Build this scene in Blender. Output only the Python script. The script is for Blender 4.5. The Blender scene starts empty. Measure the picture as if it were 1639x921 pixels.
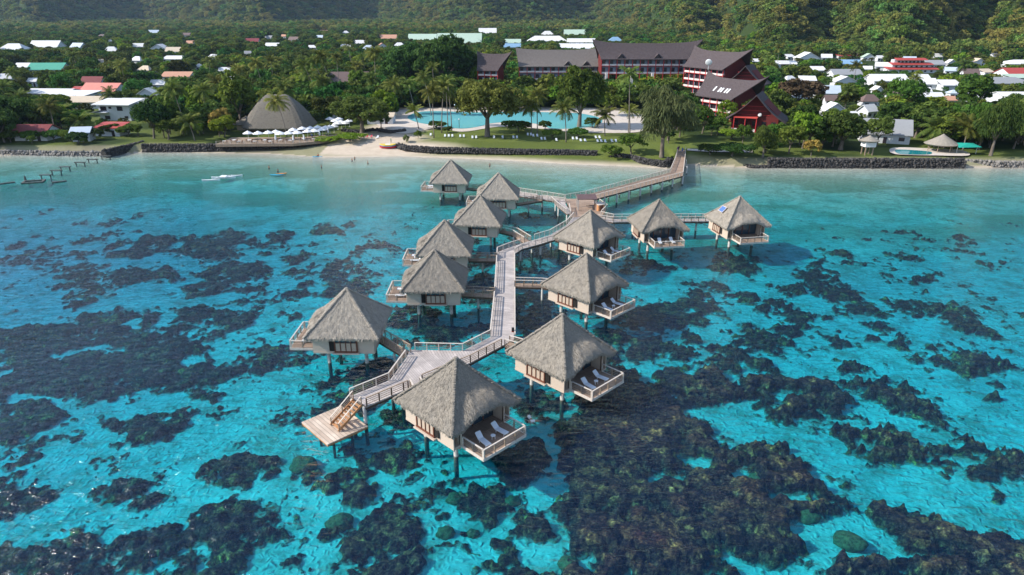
import bpy, bmesh, math, random
import numpy as np
from math import sin, cos, tan, atan, atan2, radians, pi, sqrt, hypot
from mathutils import Vector, Matrix, noise as mnoise

C = bpy.context.scene.collection
SC = bpy.context.scene
random.seed(7)
RNG = np.random.default_rng(11)

# ------------------------------------------------------------------ camera, sky, sun, exposure
CAM_H, CAM_P, CAM_F = 40.66, 0.3862, 1056.2          # height, pitch, focal length in photo pixels
cam = bpy.data.cameras.new('camera'); camo = bpy.data.objects.new('camera', cam); C.objects.link(camo)
cam.sensor_width = 36; cam.lens = 36 * CAM_F / 1639.0
cam.clip_start = 1.0; cam.clip_end = 20000
camo.location = (0, 0, CAM_H); camo.rotation_euler = (pi / 2 - CAM_P, 0, 0)
SC.camera = camo

SUN_EL, SUN_AZ = radians(36), radians(186)           # azimuth of the sun as a world angle from +X
sdir = Vector((cos(SUN_EL) * cos(SUN_AZ), cos(SUN_EL) * sin(SUN_AZ), sin(SUN_EL)))
w = bpy.data.worlds.new('World'); SC.world = w; w.use_nodes = True
nt = w.node_tree; bg = nt.nodes['Background']
sky = nt.nodes.new('ShaderNodeTexSky'); sky.sky_type = 'NISHITA'; sky.sun_disc = False
sky.sun_elevation = SUN_EL; sky.sun_rotation = atan2(sdir.x, sdir.y)
sky.air_density = 1.0; sky.dust_density = 0.6; sky.ozone_density = 1.5
# scattered bright cumulus in the sky, thicker towards the left
wtc = nt.nodes.new('ShaderNodeTexCoord'); wsx = nt.nodes.new('ShaderNodeSeparateXYZ'); nt.links.new(wtc.outputs['Generated'], wsx.inputs[0])
wmp = nt.nodes.new('ShaderNodeMapping'); wmp.inputs['Scale'].default_value = (1, 1, 2.6); nt.links.new(wtc.outputs['Generated'], wmp.inputs[0])
wnz = nt.nodes.new('ShaderNodeTexNoise'); wnz.inputs['Scale'].default_value = 2.3; wnz.inputs['Detail'].default_value = 7; wnz.inputs['Roughness'].default_value = .6; nt.links.new(wmp.outputs[0], wnz.inputs['Vector'])
wad = nt.nodes.new('ShaderNodeMath'); wad.operation = 'MULTIPLY_ADD'; nt.links.new(wsx.outputs[0], wad.inputs[0]); wad.inputs[1].default_value = -.12; nt.links.new(wnz.outputs[0], wad.inputs[2])
wrp = nt.nodes.new('ShaderNodeMapRange'); wrp.inputs['From Min'].default_value = .46; wrp.inputs['From Max'].default_value = .68; wrp.inputs['To Max'].default_value = .55; nt.links.new(wad.outputs[0], wrp.inputs[0])
wmx = nt.nodes.new('ShaderNodeMix'); wmx.data_type = 'RGBA'; nt.links.new(wrp.outputs[0], wmx.inputs[0]); nt.links.new(sky.outputs[0], wmx.inputs[6]); wmx.inputs[7].default_value = (6.6, 7.6, 9.4, 1)
nt.links.new(wmx.outputs[2], bg.inputs[0]); bg.inputs[1].default_value = 0.125
sun = bpy.data.lights.new('sun', 'SUN'); suno = bpy.data.objects.new('sun', sun); C.objects.link(suno)
sun.energy = 4.0; sun.angle = radians(0.55); sun.color = (1.0, 0.93, 0.82)
suno.rotation_euler = (-sdir).to_track_quat('-Z', 'Y').to_euler()
SC.view_settings.view_transform = 'Standard'; SC.view_settings.look = 'None'
SC.view_settings.exposure = 0.68; SC.view_settings.gamma = 1.0
try: SC.view_settings.use_curve_mapping = False
except Exception: pass
SC.cycles.max_bounces = 8; SC.cycles.transparent_max_bounces = 12; SC.cycles.volume_bounces = 0
SC.cycles.caustics_reflective = False; SC.cycles.caustics_refractive = False
SC.cycles.sample_clamp_indirect = 4.0
try: SC.cycles.use_denoising = True
except Exception: pass

# ------------------------------------------------------------------ pixel <-> world bookkeeping (used only to survey positions)
def at(px, py, z=0.0):
    u = (px - 819.5) / CAM_F; v = (py - 460.5) / CAM_F
    dy = cos(CAM_P) - v * sin(CAM_P); dz = -(sin(CAM_P) + v * cos(CAM_P))
    t = (z - CAM_H) / dz
    return u * t, dy * t
def pix(x, y, z):
    zz = z - CAM_H; zc = y * cos(CAM_P) - zz * sin(CAM_P); yc = -(y * sin(CAM_P) + zz * cos(CAM_P))
    return 819.5 + CAM_F * x / zc, 460.5 + CAM_F * yc / zc
def ppm(y, z=2.3): return CAM_F / (y * cos(CAM_P) + (CAM_H - z) * sin(CAM_P))

# ------------------------------------------------------------------ materials
def mat(name, base=(.5, .5, .5), rough=.7, spec=.3, metal=0.0):
    m = bpy.data.materials.new(name); m.use_nodes = True
    b = m.node_tree.nodes['Principled BSDF']
    b.inputs['Base Color'].default_value = (*base, 1); b.inputs['Roughness'].default_value = rough
    b.inputs['Specular IOR Level'].default_value = spec; b.inputs['Metallic'].default_value = metal
    return m
def N(m, typ, **kw):
    n = m.node_tree.nodes.new(typ)
    for k, v in kw.items():
        if k in ('inputs',):
            for a, b in v.items(): n.inputs[a].default_value = b
        else: setattr(n, k, v)
    return n
def L(m, a, b): m.node_tree.links.new(a, b)
def BS(m): return m.node_tree.nodes['Principled BSDF']
def ramp(m, fac, stops, interp='LINEAR'):
    r = N(m, 'ShaderNodeValToRGB'); r.color_ramp.interpolation = interp
    e = r.color_ramp.elements
    while len(e) < len(stops): e.new(0.5)
    for i, (p, c) in enumerate(stops): e[i].position = p; e[i].color = (*c, 1) if len(c) == 3 else c
    L(m, fac, r.inputs[0]); return r.outputs[0]
def mixc(m, fac, a, b, blend='MIX'):
    n = N(m, 'ShaderNodeMix', data_type='RGBA', blend_type=blend)
    for s, v in ((n.inputs[0], fac), (n.inputs[6], a), (n.inputs[7], b)):
        if hasattr(v, 'is_linked'): L(m, v, s)
        else: s.default_value = v if not isinstance(v, tuple) else ((*v, 1) if len(v) == 3 else v)
    return n.outputs[2]
def noisy(name, c1, c2, scale=4.0, rough=.8, bump=0.0, detail=6, dist=0.0, space='Object', stretch=(1, 1, 1), spec=.25, bdist=.05, c3=None, rnd=0.0):
    """two (or three) tone material from noise, in object space, with optional bump and per-object value shift"""
    m = mat(name, c1, rough, spec)
    tc = N(m, 'ShaderNodeTexCoord'); mp = N(m, 'ShaderNodeMapping'); mp.inputs['Scale'].default_value = stretch
    L(m, tc.outputs[space], mp.inputs[0])
    nz = N(m, 'ShaderNodeTexNoise', inputs={'Scale': scale, 'Detail': detail, 'Roughness': .62, 'Distortion': dist})
    L(m, mp.outputs[0], nz.inputs['Vector'])
    st = [(.33, c1), (.67, c2)] if c3 is None else [(.3, c1), (.5, c2), (.72, c3)]
    col = ramp(m, nz.outputs[0], st)
    if rnd:
        oi = N(m, 'ShaderNodeObjectInfo'); hs = N(m, 'ShaderNodeHueSaturation')
        mr = N(m, 'ShaderNodeMapRange', inputs={'To Min': 1 - rnd, 'To Max': 1 + rnd}); L(m, oi.outputs['Random'], mr.inputs[0])
        L(m, mr.outputs[0], hs.inputs['Value']); L(m, col, hs.inputs['Color']); col = hs.outputs[0]
    L(m, col, BS(m).inputs['Base Color'])
    if bump:
        bp = N(m, 'ShaderNodeBump', inputs={'Strength': bump, 'Distance': bdist}); L(m, nz.outputs[0], bp.inputs['Height'])
        L(m, bp.outputs[0], BS(m).inputs['Normal'])
    return m

# ------------------------------------------------------------------ objects
def tag(o, label=None, cat=None, group=None, kind=None):
    if label: o['label'] = label
    if cat: o['category'] = cat
    if group: o['group'] = group
    if kind: o['kind'] = kind
    return o
def link(name, me, mt=None, parent=None):
    o = bpy.data.objects.new(name, me); C.objects.link(o)
    if mt is not None and not me.materials: me.materials.append(mt)
    if parent is not None: o.parent = parent
    return o
def thing(name, label, cat, loc=(0, 0, 0), rz=0.0, group=None):
    o = bpy.data.objects.new(name, None); C.objects.link(o); o.empty_display_size = .5
    o.location = loc; o.rotation_euler = (0, 0, rz)
    return tag(o, label, cat, group)
def copy_tree(o, parent=None):
    c = o.copy(); C.objects.link(c)
    if parent is not None: c.parent = parent
    for ch in o.children: copy_tree(ch, c)
    return c

class MB:
    """collects shapes, builds ONE mesh"""
    def __init__(s): s.v = []; s.f = []; s.sm = False
    def add(s, vs, fs):
        o = len(s.v); s.v += [tuple(p) for p in vs]; s.f += [tuple(i + o for i in f) for f in fs]; return s
    def box(s, c, d, rz=0.0, rx=0.0, ry=0.0):
        M = Matrix.Translation(c) @ Matrix.Rotation(rz, 4, 'Z') @ Matrix.Rotation(ry, 4, 'Y') @ Matrix.Rotation(rx, 4, 'X')
        vs = [M @ Vector((x * d[0] / 2, y * d[1] / 2, z * d[2] / 2)) for x in (-1, 1) for y in (-1, 1) for z in (-1, 1)]
        return s.add(vs, [(0, 1, 3, 2), (4, 6, 7, 5), (0, 4, 5, 1), (2, 3, 7, 6), (0, 2, 6, 4), (1, 5, 7, 3)])
    def bar(s, a, b, w, h=None):
        """rectangular bar from a to b; w across (horizontal), h along the up direction"""
        h = h or w; a = Vector(a); b = Vector(b); d = b - a; Ln = d.length
        if Ln < 1e-6: return s
        d /= Ln; up = Vector((0, 0, 1)) if abs(d.z) < .95 else Vector((1, 0, 0))
        sd = d.cross(up).normalized(); up = sd.cross(d)
        vs = []
        for p in (a, b):
            for i, j in ((-1, -1), (1, -1), (1, 1), (-1, 1)): vs.append(p + sd * (i * w / 2) + up * (j * h / 2))
        return s.add(vs, [(0, 1, 2, 3), (7, 6, 5, 4), (0, 4, 5, 1), (1, 5, 6, 2), (2, 6, 7, 3), (3, 7, 4, 0)])
    def tube(s, pts, rs, n=8, cap=True):
        pts = [Vector(p) for p in pts]; o = len(s.v); ref = Vector((0, 0, 1))
        for i, p in enumerate(pts):
            d = (pts[min(i + 1, len(pts) - 1)] - pts[max(i - 1, 0)]).normalized()
            a = d.cross(ref if abs(d.z) < .9 else Vector((1, 0, 0))).normalized(); b = d.cross(a)
            r = rs[i] if hasattr(rs, '__len__') else rs
            for k in range(n):
                t = 2 * pi * k / n; s.v.append(tuple(p + a * (r * cos(t)) + b * (r * sin(t))))
        for i in range(len(pts) - 1):
            for k in range(n):
                k2 = (k + 1) % n; s.f.append((o + i * n + k, o + i * n + k2, o + (i + 1) * n + k2, o + (i + 1) * n + k))
        if cap:
            s.f.append(tuple(o + k for k in range(n))[::-1]); s.f.append(tuple(o + (len(pts) - 1) * n + k for k in range(n)))
        return s
    def prism(s, poly, z0, z1):
        n = len(poly); vs = [(x, y, z0) for x, y in poly] + [(x, y, z1) for x, y in poly]
        return s.add(vs, [tuple(range(n))[::-1], tuple(range(n, 2 * n))] + [(i, (i + 1) % n, n + (i + 1) % n, n + i) for i in range(n)])
    def blob(s, c, r, seed=0, sub=1, amp=.25, sq=(1, 1, 1), rz=0.0):
        vs, fs = ICO[sub]; rr = random.Random(seed); off = Vector((rr.random() * 99, rr.random() * 99, rr.random() * 99)); o = []
        for v in vs:
            k = 1 + amp * mnoise.noise(v * 1.6 + off) * 1.6; x, y, z = v.x * r * sq[0] * k, v.y * r * sq[1] * k, v.z * r * sq[2] * k
            o.append((c[0] + x * cos(rz) - y * sin(rz), c[1] + x * sin(rz) + y * cos(rz), c[2] + z))
        return s.add(o, fs)
    def mesh(s, name='mesh', smooth=False):
        me = bpy.data.meshes.new(name); me.from_pydata(s.v, [], s.f); me.update()
        if smooth: me.polygons.foreach_set('use_smooth', [True] * len(me.polygons))
        return me
    def build(s, name, mt, parent=None, smooth=False, label=None):
        o = link(name, s.mesh(name, smooth), mt, parent)
        if label: o['label'] = label
        return o
ICO = {}
for sub in (1, 2, 3):
    bm = bmesh.new(); bmesh.ops.create_icosphere(bm, subdivisions=sub, radius=1)
    bm.verts.ensure_lookup_table(); ICO[sub] = ([v.co.copy() for v in bm.verts], [tuple(v.index for v in f.verts) for f in bm.faces]); bm.free()

def grid_mesh(name, X, Y, Z, mask=None, smooth=True):
    """big grid from numpy arrays (rows x cols)"""
    r, c = X.shape; idx = np.arange(r * c).reshape(r, c)
    q = np.stack([idx[:-1, :-1], idx[:-1, 1:], idx[1:, 1:], idx[1:, :-1]], -1).reshape(-1, 4)
    if mask is not None:
        mk = mask.reshape(-1); q = q[(mk[q].any(1))]
        used = np.unique(q); remap = -np.ones(r * c, int); remap[used] = np.arange(len(used)); q = remap[q]
    else: used = np.arange(r * c)
    co = np.stack([X, Y, Z], -1).reshape(-1, 3)[used].astype(np.float32)
    me = bpy.data.meshes.new(name); me.vertices.add(len(co)); me.vertices.foreach_set('co', co.ravel())
    me.loops.add(q.size); me.loops.foreach_set('vertex_index', q.ravel().astype(np.int32))
    me.polygons.add(len(q)); me.polygons.foreach_set('loop_start', np.arange(0, q.size, 4, dtype=np.int32))
    me.polygons.foreach_set('use_smooth', np.full(len(q), smooth))
    me.update(calc_edges=True); return me, used
def add_attr(me, name, arr):
    a = me.attributes.new(name, 'FLOAT', 'POINT'); a.data.foreach_set('value', np.ascontiguousarray(arr, dtype=np.float32).ravel())

# value noise in numpy (vectorised fbm)
def _vn(x, y, seed):
    xi = np.floor(x).astype(np.int64); yi = np.floor(y).astype(np.int64); xf = x - xi; yf = y - yi
    def h(a, b):
        n = (a * 374761393 + b * 668265263 + seed * 1442695041) & 0xffffffff
        n = ((n ^ (n >> 13)) * 1274126177) & 0xffffffff
        return ((n ^ (n >> 16)) & 0xffff) / 65535.0
    u = xf * xf * xf * (xf * (xf * 6 - 15) + 10); v = yf * yf * yf * (yf * (yf * 6 - 15) + 10)
    return (h(xi, yi) * (1 - u) + h(xi + 1, yi) * u) * (1 - v) + (h(xi, yi + 1) * (1 - u) + h(xi + 1, yi + 1) * u) * v
def fbm(x, y, seed=1, oct=5, gain=.5):
    s = 0; a = 1; t = 0
    for o in range(oct):
        c_, s_ = cos(o * 1.1), sin(o * 1.1)
        s = s + a * _vn((x * c_ - y * s_) * 2 ** o + o * 17.3, (x * s_ + y * c_) * 2 ** o - o * 9.1, seed + o); t += a; a *= gain
    return s / t
def sstep(a, b, x): t = np.clip((x - a) / (b - a), 0, 1); return t * t * (3 - 2 * t)

# ------------------------------------------------------------------ terrain
SH = [at(*q, 0) for q in [(-260, 249), (0, 248), (100, 247), (190, 247), (232, 243), (330, 244), (430, 246), (520, 252), (640, 250), (800, 256), (900, 262), (1000, 266), (1068, 270), (1100, 263), (1200, 268), (1300, 268), (1450, 268), (1639, 268), (1900, 268)]]
_shx = np.array([-900] + [p[0] for p in SH] + [900]); _shy = np.array([SH[0][1]] + [p[1] for p in SH] + [SH[-1][1]])
def shore(x): return np.interp(x, _shx, _shy)
# foot of the hills, as distance over the bearing x/y
_fb = np.array([-3, -.78, -.6, -.4, -.2, 0.0, .1, .16, .22, .28, .36, .5, .8, 3])
_fd = np.array([2300, 2000, 1950, 2000, 2050, 2000, 1850, 1500, 1150, 950, 760, 700, 690, 690.])
def foot(x, y): return np.interp(x / np.maximum(y, 1), _fb, _fd)
# sandy places on land (world polygons -> soft discs)
SANDY = [(*at(600, 222, 2), 17, 11), (*at(600, 238, 1), 26, 9), (*at(640, 205, 2), 12, 14), (*at(655, 192, 2), 12, 20), (*at(650, 182, 2), 20, 8), (*at(1000, 200, 2), 17, 17), (*at(980, 190, 2), 16, 22), (*at(780, 176, 2), 60, 9)]
def ground_z(x, y):
    x = np.asarray(x, float); y = np.asarray(y, float)
    d = y - shore(x)                                            # metres inland
    beach = (x > -100) & (x < 50)
    sea = -0.018 * np.minimum(-d, 30) - 0.034 * np.clip(-d - 30, 0, 62)
    sea = np.maximum(sea - 1.0 * sstep(-15, -70, x) * sstep(30, 90, -d), -2.6 - 1.0 * sstep(-15, -70, x)) + (fbm(x / 9, y / 9, 3, 4) - .5) * .8 * sstep(10, 60, -d)
    rise = np.where(beach, 0.11, 0.5)
    land = np.minimum(d * rise, 2.2)
    plain = np.clip(y - 500, 0, None) * .010
    # hills
    f = foot(x, y)
    b = x / np.maximum(y, 1) * 2000.0
    near = np.clip((1500 - f) / 700, 0, 1)
    rid = 1 - np.abs((b / (620.0 - 260 * near) + fbm(b / 900, y / 2600, 8, 2) * .7 + .18) % 1 * 2 - 1)
    up = y - f - (1 - rid) ** 1.3 * (620 - 470 * near) + (fbm(x / 160, y / 160, 15, 3) - .5) * 120
    hs = .46 + .02 * near
    hill = np.clip(up, 0, 1500) * hs * (.45 + .75 * rid * (1 - near) + .35 * near + .25 * near * rid)
    hill = hill + (fbm(x / 120, y / 120, 5, 5) - .5) * 60 * sstep(0, 250, up)
    hill = np.where(up > 0, np.maximum(hill, 0), 0)
    return np.where(d < 0, sea, land + plain + hill)
def gz(x, y): return float(ground_z(np.array([x]), np.array([y]))[0])
def atg(px, py, h=0.0):
    """point of the ground (plus h) seen at a photo pixel"""
    z = 2.3 + h
    for _ in range(12):
        x, y = at(px, py, z); z = gz(x, y) + h
    return x, y

# coral layout, surveyed as ellipses (px, py, rx, ry, strength); negative = sand channel; some positive ones paint bungalow shadows
COR = [(60,330,110,22,.5),(210,345,60,16,.6),(235,384,62,16,1.1),(340,385,72,20,1.1),(438,384,24,15,1),(535,367,34,14,1),(100,385,110,26,.6),(120,430,110,26,.6),
(224,428,66,15,1.1),(372,431,58,19,1.1),(530,425,48,26,.7),(470,405,40,18,.7),(312,452,42,9,1),(125,462,45,20,.8),(400,468,50,18,.8),(490,460,28,18,.9),(590,395,36,30,.5),
(120,525,125,34,1.3),(40,560,70,30,1.0),(200,560,130,40,1.3),(300,500,40,20,.8),(260,590,140,24,1.3),(60,600,90,36,1.3),(25,650,60,50,1.2),(360,515,48,38,.9),(440,500,40,20,.6),(560,460,50,30,.5),(455,560,60,16,.8),(520,600,36,22,.4),
(232,680,62,22,1.2),(300,668,32,18,1),(302,632,34,13,1),(370,640,20,12,.8),(455,655,32,22,.9),(160,724,28,20,.9),(32,784,55,36,1.2),(176,782,37,27,1.2),(392,745,54,20,1.2),(400,757,50,26,1.2),(382,832,60,38,1.3),(430,800,28,14,.8),
(260,800,35,19,1.1),(60,890,95,34,1.2),(130,850,40,18,.9),(206,880,62,42,1.2),(277,868,36,25,1.1),(358,902,32,18,1.1),(458,892,38,26,1),(568,760,34,34,1.1),(600,735,52,22,1.2),(543,842,26,21,1.1),(585,820,20,30,.9),(487,744,27,13,1),(512,776,14,13,.9),
(578,780,38,20,1.1),(631,825,62,46,1.4),(680,780,36,15,1.1),(694,748,18,14,1),(642,760,16,14,1),(637,898,34,28,1.1),(713,850,20,11,.9),(727,795,18,10,.9),(777,790,44,22,1.1),(828,735,44,42,1.2),(757,852,13,9,.9),(721,884,24,10,.9),(837,846,24,15,.9),(857,872,34,20,1),(818,898,24,16,.9),(880,915,60,16,.9),  # the ellipse right of the nearest deck paints a dark shadow as coral
(960,820,115,80,1.6),(930,900,60,40,1.3),(1000,720,110,70,1.5),(1000,640,70,60,1.2),(1080,690,70,50,1.3),(1060,880,130,60,1.6),(1120,790,120,60,1.4),(1190,730,60,30,1.2),(1250,760,60,40,1.3),(1200,860,90,60,1.4),(1290,810,70,22,1.1),
(1110,610,70,30,1.1),(1060,560,50,30,1.0),(1180,580,60,26,1.0),(1230,620,50,22,1.1),(1300,630,46,26,1.1),(1270,660,50,20,1),(1374,606,48,20,1),(1460,650,50,30,1.1),(1510,680,26,22,1),(1400,700,60,34,1.2),(1440,735,50,32,1.2),(1510,730,44,18,1),(1565,742,40,36,1.1),(1620,735,30,20,.8),
(1240,540,60,22,1),(1130,545,36,18,.9),(1536,575,70,22,1),(1440,850,40,26,1.2),(1500,820,30,20,.9),(1560,860,80,34,1.1),(1500,905,110,30,1.3),(1400,912,80,20,1.2),(1330,905,50,12,1),(1340,870,26,14,1.1),(1620,900,40,30,1.1),(1600,800,40,16,.6),
(1030,420,34,16,1),(1182,424,38,18,1.1),(1308,441,36,14,.9),(1262,464,22,11,.9),(1367,480,44,20,.9),(1278,500,46,19,.9),(1312,532,40,18,.9),(1410,525,50,30,.6),(1480,487,42,12,.8),(1553,514,30,20,.8),(1140,465,36,14,.9),(1090,482,22,8,.9),(1198,476,18,8,.9),(1125,494,56,16,.9),(1050,505,56,24,1.2),(1203,524,18,10,.8),(1473,448,16,5,.6),(1545,387,18,5,.7),(1590,418,40,8,.5),(1345,402,24,6,.6),(1480,388,22,6,.5),  # the ellipse right of the mid-boardwalk bungalow paints its shadow as coral
(850,360,50,18,.7),(870,410,60,20,.9),(700,520,90,30,.9),(770,460,40,30,1.1),(850,490,50,36,1.1),(640,500,40,20,.6),(740,420,50,16,.8),(560,640,40,20,1),(640,660,40,20,1.1),(700,690,60,20,.5),(960,560,60,40,1),(600,600,36,24,1),(510,655,24,16,.8),(870,650,40,30,.9),(910,540,60,20,.7),(800,640,60,30,.8),
(640,530,30,7,-.7),(730,510,36,12,-.8),(1160,665,34,26,-1.4),(1260,690,24,16,-1.2),(1100,660,30,16,-.9),(1068,748,26,15,-1.1),(1130,722,18,8,-1),(1248,792,36,8,-1.1),(1340,850,64,40,-1.0),(1480,785,80,30,-1.2),(880,780,26,24,-1),(900,860,34,30,-1.3),(940,880,14,26,-1),
(300,575,14,9,-1.3),(60,628,60,7,-1.2),(120,550,50,7,-1.1),(40,480,50,14,-.9),(225,465,56,16,-1),(1020,600,30,10,-.8),(560,700,60,30,-.4),(1040,450,40,10,-.9),(960,480,26,18,-.8),(1330,700,20,12,-.7),(1300,590,30,7,-.7),(470,690,60,24,-.8),(330,700,60,18,-.7)]
CORW = []
for px, py, rx, ry, k in COR:
    x0, y0 = at(px, py, -2); y1 = at(px, py - ry, -2)[1]; y2 = at(px, py + ry, -2)[1]
    CORW.append((x0, y0, rx / ppm(y0, -2), (y1 - y2) / 2, k))
def coral_field(X, Y):
    wx = (fbm(X / 5, Y / 5, 21, 4) - .5) * 5.5; wy = (fbm(X / 5, Y / 5, 31, 4) - .5) * 5.5
    A, B = X + wx, Y + wy; F = np.zeros_like(X); G = np.zeros_like(X)
    for x0, y0, rx, ry, k in CORW:
        rx2, ry2 = rx * 1.25 + .3, ry * 1.25 + .3
        sl = (np.abs(A - x0) < rx2 * 1.3) & (np.abs(B - y0) < ry2 * 1.3)
        if not sl.any(): continue
        d2 = ((A[sl] - x0) / rx2) ** 2 + ((B[sl] - y0) / ry2) ** 2
        v = np.clip(1.15 - d2, 0, 1) * abs(k)
        if k > 0: F[sl] = np.maximum(F[sl], v)
        else: G[sl] = np.maximum(G[sl], v)
    n = fbm(X / 2.6, Y / 2.6, 41, 4) - .5 + (fbm(X / .8, Y / .8, 43, 3) - .5) * .55
    nb = fbm(X / 7.0, Y / 7.0, 47, 3) - .5
    small = np.clip((fbm(X / 1.7, Y / 1.7, 51, 4) - .63) * 4, 0, 1) * sstep(.45, .6, fbm(X / 14, Y / 14, 57, 2)) * .5 * sstep(150, 110, Y)   # scattered little heads
    out = F - G * 1.0 + n * 2.1 + nb * 1.1 - .50 - .6 * sstep(125, 165, Y) - np.clip((fbm(X / 1.1, Y / 1.1, 49, 3) - .62) * 7, 0, 1.2) * (F < .9)
    return np.maximum(out, small - .18) * sstep(4, 22, shore(X) - Y)

rows = 900; cols = 760
yy = 26 * (6800 / 26) ** (np.linspace(0, 1, rows)); ss = np.linspace(-1, 1, cols)
Y, S = np.meshgrid(yy, ss, indexing='ij'); X = S * (Y * 1.15 + 45)
Z = ground_z(X, Y)
me, _ = grid_mesh('ground', X, Y, Z)
sand = sstep(6, -1, Y - shore(X)) * 1.0
for (x0, y0, rx, ry) in SANDY:
    sand = np.maximum(sand, np.clip(1.6 - ((X - x0) / rx) ** 2 - ((Y - y0) / ry) ** 2, 0, 1))
sand = np.where((Y - shore(X) > 0) & ((X < -62) | (X > 46)) , np.minimum(sand, .35), sand)
add_attr(me, 'sand', sand)
add_attr(me, 'lawn', ((Y - shore(X) < 110) & (Y > 195)).astype(float) * sstep(.3, .5, fbm(X / 20, Y / 20, 61, 3)) * .7 + ((X > -42) & (X < 60) & (Y < 262) & (Y > 196)) * .7)

dsh_ = shore(X) - Y
add_attr(me, 'algae', np.clip(sstep(.42, .62, fbm(X / 22 + 3, Y / 9, 83, 4)) * .8 * sstep(0, 6, dsh_) * sstep(95, 25, dsh_) + .5 * sstep(1, 8, dsh_) * sstep(105, 25, dsh_), 0, .9))
mg = mat('ground', rough=.9, spec=.1)
asand = N(mg, 'ShaderNodeAttribute', attribute_name='sand'); alawn = N(mg, 'ShaderNodeAttribute', attribute_name='lawn')
geo = N(mg, 'ShaderNodeNewGeometry')
n1 = N(mg, 'ShaderNodeTexNoise', inputs={'Scale': .35, 'Detail': 8, 'Roughness': .65}); L(mg, geo.outputs['Position'], n1.inputs['Vector'])
n2 = N(mg, 'ShaderNodeTexNoise', inputs={'Scale': 1.6, 'Detail': 8, 'Roughness': .75}); L(mg, geo.outputs['Position'], n2.inputs['Vector'])
n3 = N(mg, 'ShaderNodeTexNoise', inputs={'Scale': 3.2, 'Detail': 5, 'Roughness': .7, 'Distortion': 1.5}); L(mg, geo.outputs['Position'], n3.inputs['Vector'])
n4 = N(mg, 'ShaderNodeTexNoise', inputs={'Scale': 1.3, 'Detail': 2, 'Roughness': .6, 'Distortion': .8}); n4.noise_type = 'RIDGED_MULTIFRACTAL'; L(mg, geo.outputs['Position'], n4.inputs['Vector'])
dry = ramp(mg, n1.outputs[0], [(.3, (.50, .41, .32)), (.7, (.60, .51, .41))])
wet = ramp(mg, n2.outputs[0], [(.30, (.38, .38, .33)), (.46, (.58, .58, .50)), (.64, (.74, .73, .64))])
wet = mixc(mg, ramp(mg, n3.outputs[0], [(.42, (0, 0, 0)), (.62, (1, 1, 1))]), wet, (.70, .69, .61))
n5 = N(mg, 'ShaderNodeTexNoise', inputs={'Scale': .3, 'Detail': 8, 'Roughness': .72}); L(mg, geo.outputs['Position'], n5.inputs['Vector']); wet = mixc(mg, 1.0, wet, ramp(mg, n5.outputs[0], [(.38, (.55, .55, .5)), (.5, (.9, .9, .9)), (.66, (1.12, 1.12, 1.12))]), 'MULTIPLY')
aal = N(mg, 'ShaderNodeAttribute', attribute_name='algae'); wet = mixc(mg, aal.outputs['Fac'], wet, (.27, .25, .15))  # olive tint over the sand near the shore
sx = N(mg, 'ShaderNodeSeparateXYZ'); L(mg, geo.outputs['Position'], sx.inputs[0])
uw = N(mg, 'ShaderNodeMapRange', inputs={'From Min': .1, 'From Max': -.4}); L(mg, sx.outputs[2], uw.inputs[0])
sandc = mixc(mg, uw.outputs[0], dry, wet)
grass = ramp(mg, n2.outputs[0], [(.3, (.085, .12, .025)), (.7, (.16, .19, .045))])
bush = ramp(mg, n2.outputs[0], [(.3, (.018, .035, .010)), (.7, (.05, .075, .02))])
gc = mixc(mg, alawn.outputs['Fac'], bush, grass)
L(mg, mixc(mg, asand.outputs['Fac'], gc, sandc), BS(mg).inputs['Base Color'])
bp = N(mg, 'ShaderNodeBump', inputs={'Strength': .5, 'Distance': .25}); L(mg, n2.outputs[0], bp.inputs['Height']); bp2 = N(mg, 'ShaderNodeBump', inputs={'Distance': .34}); L(mg, n4.outputs[0], bp2.inputs['Height']); L(mg, uw.outputs[0], bp2.inputs['Strength']); L(mg, bp.outputs[0], bp2.inputs['Normal']); L(mg, bp2.outputs[0], BS(mg).inputs['Normal'])
ground = link('ground', me, mg); tag(ground, kind='structure')

# coral reef: relief standing on the sand
m = (yy < 225)
Xc, Yc = X[m], Y[m]
rows2 = 1250; cols2 = 1300
y2_ = 30 * (225 / 30) ** np.linspace(0, 1, rows2); Y2, S2 = np.meshgrid(y2_, np.linspace(-1, 1, cols2), indexing='ij'); X2 = S2 * (Y2 * .95 + 14)
F = coral_field(X2, Y2); base = ground_z(X2, Y2)
lum = fbm(X2 / .55, Y2 / .55, 71, 3) - .5
big = fbm(X2 / 1.6, Y2 / 1.6, 77, 3) - .5
hgt = .45 * sstep(0, .9, F) + .28 * np.clip(F, 0, 1.2) + (lum * .36 + big * .5) * sstep(0.02, .4, F) + .08 + .65 * sstep(.05, 1.0, F) * sstep(-2, 12, X2) * sstep(92, 72, Y2)
Zc = np.minimum(base + np.where(F > 0, hgt, -.25 + F), -.35)
me, used = grid_mesh('coral_reef', X2, Y2, Zc, mask=F > 0)
add_attr(me, 'edge', F.reshape(-1)[used])
mc = mat('coral', rough=.9, spec=.1)
geo = N(mc, 'ShaderNodeNewGeometry')
a1 = N(mc, 'ShaderNodeTexNoise', inputs={'Scale': .8, 'Detail': 7, 'Roughness': .8}); L(mc, geo.outputs['Position'], a1.inputs['Vector'])
a2 = N(mc, 'ShaderNodeTexVoronoi', inputs={'Scale': 1.1, 'Randomness': 1.0}); L(mc, geo.outputs['Position'], a2.inputs['Vector'])
a3 = N(mc, 'ShaderNodeTexNoise', inputs={'Scale': 3.2, 'Detail': 5, 'Roughness': .75}); L(mc, geo.outputs['Position'], a3.inputs['Vector'])
a4 = N(mc, 'ShaderNodeTexNoise', inputs={'Scale': .16, 'Detail': 4, 'Roughness': .6}); L(mc, geo.outputs['Position'], a4.inputs['Vector'])
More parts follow.
